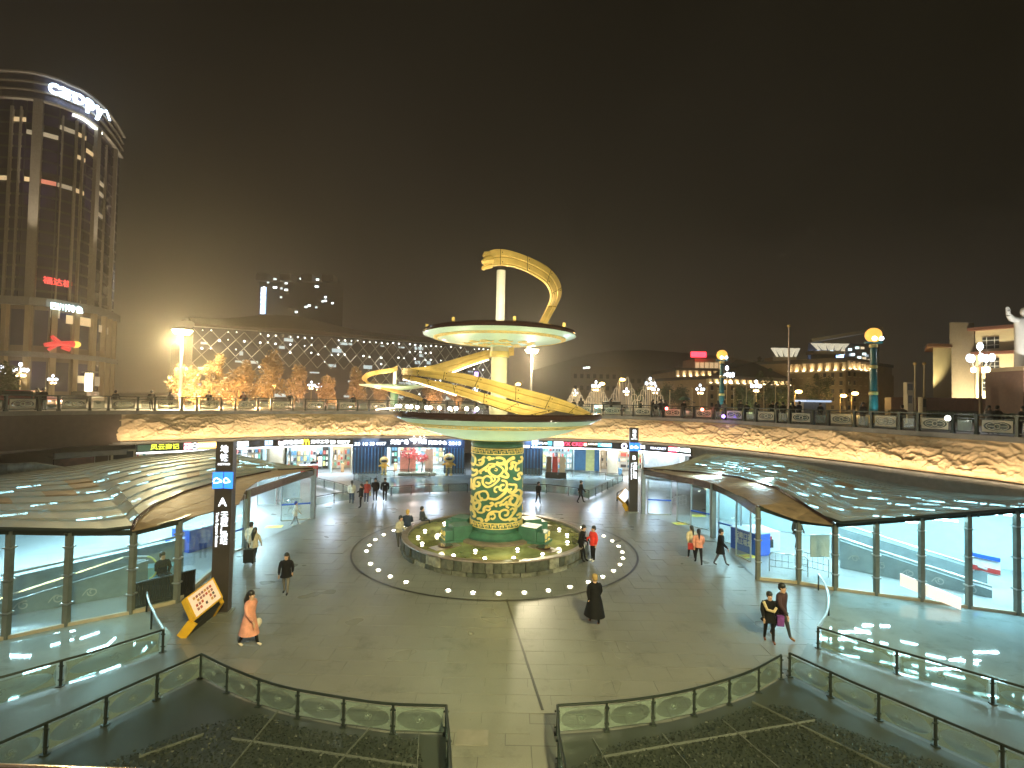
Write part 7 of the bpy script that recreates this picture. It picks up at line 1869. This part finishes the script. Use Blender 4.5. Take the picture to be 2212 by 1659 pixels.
def umbrella(label, px, dep, ytop, wpx, m_):
    p = toward(px, dep, TOPZ); z = H(px, ytop, dep); R_ = wpx / FL * dep / 2; r = thing('sun_umbrella', label, 'umbrella', p); mb = MB(); mb.lathe([(R_, z - .5), (R_ * .6, z - .15), (.02, z)], (p.x, p.y, 0), 10); obj('canopy', mb, m_, r); mb = MB(); mb.tube([p, (p.x, p.y, z)], .04, 6); obj('pole', mb, M['steel'], r)
umbrella('dark green stall umbrella behind the railing left of the first teal pillar', 1478, 66, 856, 26, M['green'])
ta = thing('lit_kiosk', 'small kiosk with a pale blue lit awning behind the railing', 'kiosk', toward(1750, 66, TOPZ)); p = toward(1750, 66, 0)
mb = MB(); mb.box((p.x, p.y, TOPZ + .9), (2.8, 2, 1.8)); obj('body', mb, M['concrete'], ta); mb = MB(); mb.box((p.x, p.y - .6, TOPZ + 2.0), (3.2, 2.6, .25)); obj('awning', mb, emis('awning', (.6, .75, 1), .4), ta)
for px, lab, cc in ((1440, 'small red glowing toy light behind the railing', (1, .1, .1)), (1517, 'small red light near the green umbrella', (1, .15, .1)), (1563, 'small violet glowing toy at the railing foot', (.3, .15, 1)), (1901 * 0 + 2047, 'bright white lamp at the railing on the right', (1, 1, .9)), (1288, 'small teal light behind the railing', (.2, .9, .9))):
    p = toward(px, path_at(s_of(px))[0].y - .8, TOPZ + (.35 if px in (1563,) else .9)); r = thing('glowing_toy', lab, 'light', p); mb = MB(); mb.ball(p, .14, 10, 7); obj('bulb', mb, emis('toy_%d' % px, cc, 12), r); mb = MB(); mb.tube([p, p - V(0, 0, .3)], .02, 5); obj('stick', mb, M['dark'], r)

# ================================================================== people
SKINT = {}
def cloth(c):
    k = tuple(round(x, 3) for x in c)
    if k not in SKINT: SKINT[k] = mat('cloth_%d' % len(SKINT), c, .8, var=.25, scale=5, bump=.7, bscale=9, spec=.15)
    return SKINT[k]
BODY = {}
def body_mesh(pose, fingers):
    """one continuous skinned figure, 1.70 m, facing -Y; slots: 0 skin 1 top 2 trousers 3 shoes"""
    key = (pose, fingers)
    if key in BODY: return BODY[key]
    v = []; e = []; r = []
    def A(x, y, z, rad_, par=None):
        v.append((x, y, z)); r.append(rad_)
        if par is not None: e.append((par, len(v) - 1))
        return len(v) - 1
    sit = pose == 'sit'; lean = pose == 'lean'
    hz0 = .50 if sit else .90
    pel = A(0, 0, hz0, .125)
    fy = -.10 if lean else (-.03 if pose in ('walk', 'walk2') else 0)
    sp = A(0, fy * .5, hz0 + .2, .115, pel); ch = A(0, fy, hz0 + .38, .13, sp); nk = A(0, fy * 1.3, hz0 + .54, .055, ch)
    hb = A(0, fy * 1.5 - .015, hz0 + .63, .082, nk); ht = A(0, fy * 1.5 - .02, hz0 + .72, .088, hb)
    A(0, fy * 1.5 - .115, hz0 + .655, .014, hb)
    st = {'walk': (.28, -.24), 'walk2': (.16, -.14), 'stand': (.02, -.02), 'lean': (-.12, -.2), 'sit': (0, 0)}[pose]
    for k, sx_ in enumerate((-1, 1)):
        sy = st[k]
        if sit:
            h = A(sx_ * .09, -.02, .48, .095, pel); kn = A(sx_ * .11, -.42, .50, .07, h); an = A(sx_ * .11, -.45, .09, .045, kn); A(sx_ * .12, -.60, .04, .04, an)
        else:
            h = A(sx_ * .09, .0, .84, .095, pel); kn = A(sx_ * .10, sy * .45 - .03, .48, .066, h); an = A(sx_ * .10, sy, .09, .042, kn); A(sx_ * .11, sy - .15, .035, .038, an)
        aw = -sy * .9 if not sit else -.2
        sh = A(sx_ * .17, fy, hz0 + .46, .065, ch)
        if pose in ('stand2',): pass
        el = A(sx_ * .24, fy + aw * .4, hz0 + .2, .047, sh)
        if pose == 'stand' and k == 0: hn = A(sx_ * .14, fy - .25, hz0 + .22, .033, el)
        elif sit or lean: hn = A(sx_ * .12, fy - .26, hz0 + .1, .033, el)
        else: hn = A(sx_ * .23, fy + aw * 1.1 - .04, hz0 - .02, .033, el)
        hx, hy, hzz = v[hn]; pm = A(hx, hy - .02, hzz - .07, .03, hn)
        if fingers:
            for q, (dx, ln) in enumerate(((-.024, .075), (-.008, .09), (.009, .085), (.024, .065))):
                f1 = A(hx + dx, hy - .03, hzz - .12, .0095, pm); A(hx + dx * 1.1, hy - .045, hzz - .12 - ln * .7, .008, f1)
            A(hx + sx_ * -.045, hy - .05, hzz - .08, .010, pm)
    me = bpy.data.meshes.new('b'); me.from_pydata(v, e, [])
    ob = bpy.data.objects.new('b', me); COL.objects.link(ob)
    sk = ob.modifiers.new('s', 'SKIN'); sk.use_smooth_shade = True
    for i, d in enumerate(me.skin_vertices[0].data):
        d.radius = (r[i], r[i] * (.78 if i in (pel, sp, ch) else 1)); d.use_root = (i == pel)
    sb = ob.modifiers.new('u', 'SUBSURF'); sb.levels = 1; sb.render_levels = 1
    dg = bpy.context.evaluated_depsgraph_get(); out = bpy.data.meshes.new_from_object(ob.evaluated_get(dg)); bpy.data.objects.remove(ob)
    out.name = 'body'
    out.materials.clear()
    for k in range(4): out.materials.append(M['skin'])
    zn = hz0 + .52
    for p in out.polygons:
        c = p.center; p.use_smooth = True
        hand = abs(c.x) > .09 and c.z < hz0 + .03 and c.z > hz0 - .4 and not sit and abs(c.x) > .17
        if c.z > zn: mi = 0
        elif hand and c.z < hz0 - .03: mi = 0
        elif c.z < .1: mi = 3
        elif c.z < hz0 + .02 and abs(c.x) < .2: mi = 2
        else: mi = 1
        if sit and c.z < .56 and c.z > .1: mi = 2
        p.material_index = mi
    BODY[key] = out; return out
HEADY = {}
def person(label, x, y, z, face, pose='stand', h=1.7, top=(.02, .02, .022), legs=(.02, .022, .03), shoes=(.02, .02, .02), hair='short', haircol=None, coat=None, extras=(), group=None, fine=False, blk=1.0):
    """face: heading in degrees, 0 looks towards the camera side (-Y)"""
    r = thing('person', label, 'person', (0, 0, 0), group)
    me = body_mesh(pose, fine); b = bpy.data.objects.new('body', me); COL.objects.link(b); b.parent = r
    for k, m_ in enumerate((M['skin'], cloth(top), cloth(legs), cloth(shoes))):
        b.material_slots[k].link = 'OBJECT'; b.material_slots[k].material = m_
    sit = pose == 'sit'; hz0 = .50 if sit else .90; fy = -.10 if pose == 'lean' else (-.03 if 'walk' in pose else 0)
    hc = cloth(haircol) if haircol else M['hair']
    mb = MB(); mb.ball((0, fy * 1.5 + .02, hz0 + .735), .112, 12, 8, (.92, 1.02, .9)); mb.ball((0, fy * 1.5 + .05, hz0 + .67), .095, 10, 6)
    if hair == 'long': mb.tube([(0, fy * 1.5 + .06, hz0 + .72), (0, fy + .13, hz0 + .5), (0, fy + .16, hz0 + .2)], [.1, .11, .05], 10)
    if hair == 'tail': mb.tube([(0, fy * 1.5 + .12, hz0 + .72), (0, fy + .17, hz0 + .55), (0, fy + .16, hz0 + .35)], [.05, .045, .02], 8)
    obj('hair', mb, hc, r, True)
    if fine:
        for k in (-1, 1):
            mb = MB(); mb.ball((k * .033, fy * 1.5 - .098, hz0 + .69), .011, 6, 5); obj('eye', mb, M['dark'], r)
            mb = MB(); mb.ball((k * .088, fy * 1.5 - .01, hz0 + .66), .022, 6, 5, (.5, .8, 1.3)); obj('ear', mb, M['skin'], r)
    if coat:
        cc, hem, flare = coat; mb = MB(); rows = []
        for z_, rx, ry in ((hz0 + .53, .075, .075), (hz0 + .49, .17, .115), (hz0 + .44, .215, .14), (hz0 + .3, .19, .15), (hz0 + .12, .17 + flare * .1, .145), (max(hem, hz0 - .1), .175 + flare * .4, .16 + flare * .4), (hem, .185 + flare, .17 + flare * (1.4 if 'walk' in pose else 1))):
            rows.append([(rx * blk * math.cos(a) * (1 + .03 * math.sin(5 * a + z_ * 9)), fy * max(0, (z_ - hz0) / .5) + ry * blk * math.sin(a), z_) for a in [2 * math.pi * q / 20 for q in range(21)]])
        mb.grid(rows); o = obj('coat', mb, cloth(cc), r, True)
        for k in (0, 1):
            sy = {'walk': (.28, -.24), 'walk2': (.16, -.14), 'stand': (.02, -.02), 'lean': (-.12, -.2), 'sit': (0, 0)}[pose][k]; aw = -sy * .9 if not sit else -.2; sx_ = (-1, 1)[k]
            e2 = (sx_ * .25, fy + aw * .4, hz0 + .2)
            hn = (sx_ * .15, fy - .22, hz0 + .22) if (pose == 'stand' and k == 0) else ((sx_ * .13, fy - .23, hz0 + .11) if (sit or pose == 'lean') else (sx_ * .235, fy + aw * 1.0 - .03, hz0 + .02))
            mb = MB(); mb.tube([(sx_ * .16, fy, hz0 + .465), (sx_ * .21, fy + aw * .15, hz0 + .38), e2, hn], [.07, .075, .062, .05], 9); obj('sleeve', mb, cloth(cc), r, True)
    for nm, kind_, c_, s_, col_ in extras:
        mb = MB()
        if kind_ == 'ball': mb.ball(c_, s_[0], 12, 8, (1, s_[1], s_[2]))
        elif kind_ == 'tube': mb.tube(c_, s_, 7)
        else: mb.box(c_, s_)
        obj(nm, mb, cloth(col_), r, kind_ != 'box')
    k = h / 1.70
    r.location = (x, y, z); r.rotation_euler = (0, 0, rad(face)); r.scale = (k, k, k)
    return r
def pp(label, px, py, face, **kw):
    p = G(px, py, 0.0); return person(label, p.x, p.y, 0.03, face, **kw)
BLK = (.006, .006, .007)
pp('woman with long black hair in a long pink coat striding with a white bag', 537, 1397, 75, pose='walk', h=1.72, top=(.55, .25, .2), coat=((.62, .27, .2), .38, .1), legs=BLK, shoes=(.6, .5, .42), hair='long', fine=True, extras=[('handbag', 'ball', (.24, -.1, .62), (.17, .5, .9), (.7, .6, .52))])
pp('woman in a short black coat and grey tights walking towards the viewer', 617, 1284, 8, pose='walk2', h=1.62, coat=(BLK, .72, .05), legs=(.16, .14, .12), shoes=BLK, hair='long', fine=True, blk=1.05)
pp('person in a pale jacket walking just ahead of the black suitcase', 548, 1215, 170, pose='walk2', h=1.6, top=(.5, .45, .38), coat=((.5, .44, .36), .75, .03), legs=BLK, hair='long', fine=True)
pp('person in a white top just behind the one with the suitcase', 541, 1205, 185, pose='stand', h=1.7, top=(.7, .7, .68), coat=((.66, .66, .64), .8, .03), legs=BLK)
p = G(538, 1219); sc = thing('suitcase', 'black wheeled suitcase rolling behind the couple near signpost A', 'suitcase', (p.x, p.y, .03))
mb = MB(); mb.box((p.x, p.y, .42), (.46, .28, .62), .2); obj('shell', mb, M['dark'], sc)
mb = MB(); mb.tube([(p.x - .12, p.y, .7), (p.x - .12, p.y, 1.02), (p.x + .12, p.y, 1.02), (p.x + .12, p.y, .7)], .015, 6); obj('handle', mb, M['steel'], sc)
for k in (-1, 1): mb = MB(); mb.ball((p.x + k * .17, p.y, .08), .05, 8, 6); obj('wheel', mb, M['dark'], sc)
pp('person in a white jacket, back turned, leftmost of five friends', 759, 1089, 200, pose='walk2', h=1.68, top=(.6, .6, .6), coat=((.62, .62, .62), .82, .02), legs=(.03, .05, .1), hair='tail', group='five friends near the far terrace')
pp('person in black looking at a phone, second of the five friends', 779, 1098, 290, pose='stand', h=1.7, top=BLK, coat=(BLK, .8, .02), legs=BLK, hair='tail', group='five friends near the far terrace')
pp('person in a dark red jacket among the five friends', 791, 1088, 20, pose='stand', h=1.72, top=(.25, .03, .03), coat=((.3, .04, .035), .78, .03), legs=(.03, .04, .08), shoes=(.6, .6, .6), group='five friends near the far terrace', extras=[('tote_bag', 'box', (.26, -.05, .7), (.08, .25, .3), (.5, .4, .2))])
pp('tall man in a black jacket facing the viewer, fourth of the five friends', 810, 1085, 0, pose='stand', h=1.8, top=BLK, coat=(BLK, .82, .01), legs=(.02, .03, .06), shoes=(.5, .5, .5), group='five friends near the far terrace')
pp('man in a printed black hoodie, rightmost of the five friends', 831, 1085, 5, pose='walk2', h=1.8, top=BLK, coat=(BLK, .82, .03), legs=BLK, shoes=(.7, .7, .7), group='five friends near the far terrace', extras=[('print', 'ball', (0, -.15, 1.25), (.07, .3, .6), (.7, .7, .7))])
pp('child in a grey jacket bending by the barrier at the left entrance', 637, 1136, 120, pose='walk', h=1.45, top=(.4, .4, .38), coat=((.42, .42, .4), .7, .02), legs=(.25, .27, .3), shoes=(.7, .7, .7), haircol=(.03, .05, .25))
# round the pool
def at_pool(label, px, dep, face, **kw):
    p = toward(px, dep, 0); return person(label, p.x, p.y, 0.03 if kw.get('pose') != 'sit' else .26, face, **kw)
at_pool('person in a beige jacket leaning on the left of the pool wall with a phone', 868, 27.1, 60, pose='lean', h=1.7, top=(.4, .36, .28), coat=((.42, .38, .3), .85, .02), legs=(.05, .05, .05), shoes=(.3, .3, .3))
at_pool('man in tan cap and dark blue jacket sitting on the left pool rim', 887, 28.9, 190, pose='sit', h=1.8, top=(.02, .03, .05), coat=((.02, .03, .055), .5, .03), haircol=(.45, .28, .08))
at_pool('person in a dark jacket sitting sideways on the back left rim of the pool', 918, 30.2, 120, pose='sit', h=1.7, top=(.03, .035, .045), coat=((.035, .04, .05), .55, .02), extras=[('white_bag', 'box', (.2, -.3, .55), (.2, .12, .25), (.55, .55, .55))])
pp('man in black with striped trousers leaning on the right pool wall', 1254, 1213, 60, pose='lean', h=1.78, top=BLK, coat=(BLK, .85, .01), legs=BLK, shoes=BLK, extras=[('stripe', 'box', (.17, -.12, .55), (.02, .04, .5), (.7, .7, .7))], fine=True)
pp('person in a bright red jacket standing by the right of the pool', 1281, 1214, 300, pose='stand', h=1.74, top=(.6, .04, .03), coat=((.65, .045, .035), .8, .02), legs=BLK, shoes=(.65, .6, .5), fine=True)
pp('man in a long wide black coat with a tan cap walking away', 1284, 1350, 190, pose='walk2', h=1.74, top=BLK, coat=(BLK, .32, .14), legs=BLK, shoes=(.3, .15, .1), haircol=(.3, .2, .08), fine=True, blk=1.12)
pp('woman in black with a beige scarf and purple bag walking arm in arm', 1661, 1388, 350, pose='walk2', h=1.66, top=(.05, .04, .03), coat=(BLK, .72, .08), legs=BLK, shoes=(.2, .08, .05), hair='short', fine=True, extras=[('scarf', 'tube', [(-.2, -.08, 1.38), (-.12, -.2, 1.15), (.1, -.2, 1.1), (.2, -.1, 1.2)], .05, (.5, .4, .25)), ('purple_bag', 'box', (.33, -.1, .78), (.22, .12, .34), (.16, .05, .22))])
pp('tall man in a dark brown coat walking arm in arm, right of the pair', 1687, 1380, 30, pose='walk', h=1.84, top=(.05, .03, .035), coat=((.055, .03, .035), .8, .03), legs=(.04, .045, .05), shoes=(.25, .1, .03), fine=True)
pp('woman in a cream jacket at the left of the three near the blue counter', 1494, 1209, 190, pose='walk2', h=1.68, top=(.6, .5, .35), coat=((.62, .52, .36), .85, .04), legs=BLK, shoes=(.5, .4, .4), hair='tail', fine=True, extras=[('handbag', 'box', (-.26, 0, .78), (.08, .2, .2), (.4, .35, .35))])
pp('woman in a pink jacket with a red bag in the middle of the three', 1509, 1220, 170, pose='walk', h=1.7, top=(.65, .28, .2), coat=((.7, .3, .22), .85, .04), legs=BLK, shoes=BLK, hair='tail', fine=True, extras=[('red_bag', 'box', (.35, 0, .85), (.3, .15, .3), (.4, .04, .04))])
pp('man in a knee length black coat walking right towards the entrance', 1556, 1222, 60, pose='walk', h=1.76, top=BLK, coat=(BLK, .55, .03), legs=(.1, .1, .12), shoes=(.1, .08, .08), fine=True)
pp('slim man in black with white shoes walking by the far balustrade behind the column', 1162, 1090, 40, pose='walk2', h=1.7, top=BLK, coat=(BLK, .8, .0), legs=BLK, shoes=(.5, .5, .5))
pp('man in a long black coat walking right before the far balustrade', 1254, 1087, 90, pose='walk', h=1.72, top=BLK, coat=(BLK, .72, .01), legs=BLK)
# indoors
p = toward(365, 20.6, 0); person('guard in black seated behind the left glass', p.x, p.y, .25, 60, pose='sit', h=1.75, top=BLK, coat=(BLK, .5, .02))
p = toward(1722, 26.5, 0); person('person in black stepping on the escalator behind the right glass', p.x, p.y, .55, 100, pose='walk2', h=1.7, top=BLK, coat=(BLK, .75, .05), legs=BLK)
p = wp(657, 2.0)[0]; person('assistant in black behind the dark red counter', p.x, p.y + 2.2, .03, 0, pose='stand', h=1.7, top=BLK, coat=(BLK, .8, .01))
p = wp(556, 0)[0]; 
# people leaning on the upper railing and strolling behind it
UP_ = [(115, 'man in a black suit leaning on the upper railing at the left', BLK, 180, .9), (108, 'darker figure half hidden beside the man in the suit', BLK, 0, 1.4), (328, 'person in black at the upper railing above the relief start', BLK, 190, .8), (372, 'person in a grey coat at the upper railing, right of the black one', (.08, .07, .07), 180, .8),
       (252, 'person bending over the upper railing left of the trees', BLK, 180, 1.2), (540, 'person with a red lamp behind the railing below the tall tree', (.1, .03, .03), 0, 2.0), (634, 'person standing behind the railing left of the globe lamps', BLK, 20, 2.4), (765, 'person standing before the dark screen behind the railing', BLK, 0, 3.0), (912, 'person far behind near the twin sculpture', BLK, 0, 6.0),
       (1410, 'person in dark clothes at the railing, left of a close group', BLK, 180, .8), (1418, 'person in dark clothes at the railing, middle of a close group', (.03, .03, .04), 170, 1.0), (1428, 'person in dark clothes at the railing, right of a close group', BLK, 190, .9), (1371, 'person in black walking behind the railing near the hoops', BLK, 90, 2.2), (1394, 'person crouching near the hoops behind the railing', BLK, 60, 2.4),
       (1458, 'person in dark clothes left of the green umbrella', BLK, 0, 1.8), (1536, 'person in black with a white shirt at the railing', BLK, 180, .8), (1549, 'person in a cream coat at the railing beside the one in black', (.5, .44, .34), 180, .8), (1570, 'person in dark clothes behind the violet toy', BLK, 0, 1.6), (1582, 'taller dark figure left of the first teal pillar foot', BLK, 180, 1.8), (1598, 'dark figure just right of the first teal pillar foot', BLK, 90, 2.0),
       (1621, 'dark figure between the short flag poles, left one', BLK, 0, 2.6), (1640, 'dark figure between the short flag poles, right one', (.04, .03, .03), 60, 2.0), (1662, 'person in black left of the tall flag pole', BLK, 180, 1.4), (1690, 'person in dark clothes close to the tall flag pole', BLK, 170, 1.0), (1700, 'second person close to the tall flag pole', BLK, 200, 1.2), (1830, 'person in a grey top near the second teal pillar', (.12, .1, .1), 0, 1.5), (1915, 'person with a cream shawl right of the second teal pillar', (.1, .08, .06), 160, 1.2), (2100, 'person in a pale jacket below the large five globe lamp', (.3, .28, .26), 0, 1.4), (2113, 'person in black below the large five globe lamp', BLK, 90, 1.6), (2204, 'person in a white hooded coat at the right edge', (.6, .56, .5), 200, 1.0),
       (468, 'person in dark clothes behind the railing among the orange trees', BLK, 0, 2.2), (1318, 'person in dark clothes left of the white car', BLK, 60, 2.0), (1240, 'person in black close to the tail of the golden ribbon', BLK, 180, 1.0), (1256, 'second person close to the tail of the golden ribbon', (.03, .03, .04), 160, 1.0), (1730, 'person in dark clothes left of the kiosk', BLK, 10, 2.2), (2150, 'seated person in grey behind the railing on the right', (.12, .1, .1), 180, 2.0)]
for k, (px, lab, c_, fc, back_) in enumerate(UP_):
    p, t, nn = wp(px, -.35 - back_, 0); person(lab, p.x, p.y, TOPZ, fc + math.degrees(math.atan2(nn.x, -nn.y)) * 0, pose=('stand', 'walk2', 'lean')[k % 3] if k != 35 else 'stand', h=random.uniform(1.6, 1.8), top=c_, coat=(c_, random.choice((.8, .75, .6)), .02), legs=(.02, .02, .03), group='people along the upper railing', hair=('short', 'long')[k % 2])

# ================================================================== added lights behind the viewer
# unseen masts added behind the viewer to brighten the floor, shaped like those opposite
for k, (x, y, e_) in enumerate(((8, -12, 52000), (-24, -8, 8000), (30, -6, 8000))):
    ms_ = thing('mast_light', ('added unseen mast lamp standing behind the viewpoint', 'added unseen mast lamp behind the viewpoint on its left', 'added unseen mast lamp behind the viewpoint on its right')[k], 'street lamp', (x, y, TOPZ))
    mb = MB(); mb.tube([(x, y, TOPZ), (x, y, 23)], [.22, .12], 10); obj('pole', mb, M['concrete'], ms_); mb = MB(); mb.lathe([(.15, -.1), (.9, 0), (1.2, .35), (1, .55), (.1, .75)], (x, y, 23), 20); obj('housing', mb, M['concrete'], ms_)
    lamp('SPOT', (x, y, 22.3), e_, (1, .90, .40) if k == 0 else (.95, .97, .85), 1.2, target=(CX, 23.5, 0) if k == 0 else (CX + (x * .35), 26, 0), spot=rad(60), blend=1.0, name='mast_lamp')

# ------------------------------------------------------------------ the night haze
mb = MB(); mb.box((0, 210, 44.5), (1500, 760, 91))
hv = obj('haze', mb, M['black'], kind='stuff'); hv['label'] = 'thin warm night haze over the whole square'
hm = bpy.data.materials.new('haze'); hm.use_nodes = True; ht = hm.node_tree; ht.nodes.clear()
ho_ = ht.nodes.new('ShaderNodeOutputMaterial'); pv = ht.nodes.new('ShaderNodeVolumePrincipled')
pv.inputs['Color'].default_value = (0.92, 0.86, 0.76, 1); pv.inputs['Density'].default_value = 0.0012; pv.inputs['Anisotropy'].default_value = 0.72
ht.links.new(pv.outputs[0], ho_.inputs['Volume']); hv.data.materials.clear(); hv.data.materials.append(hm)
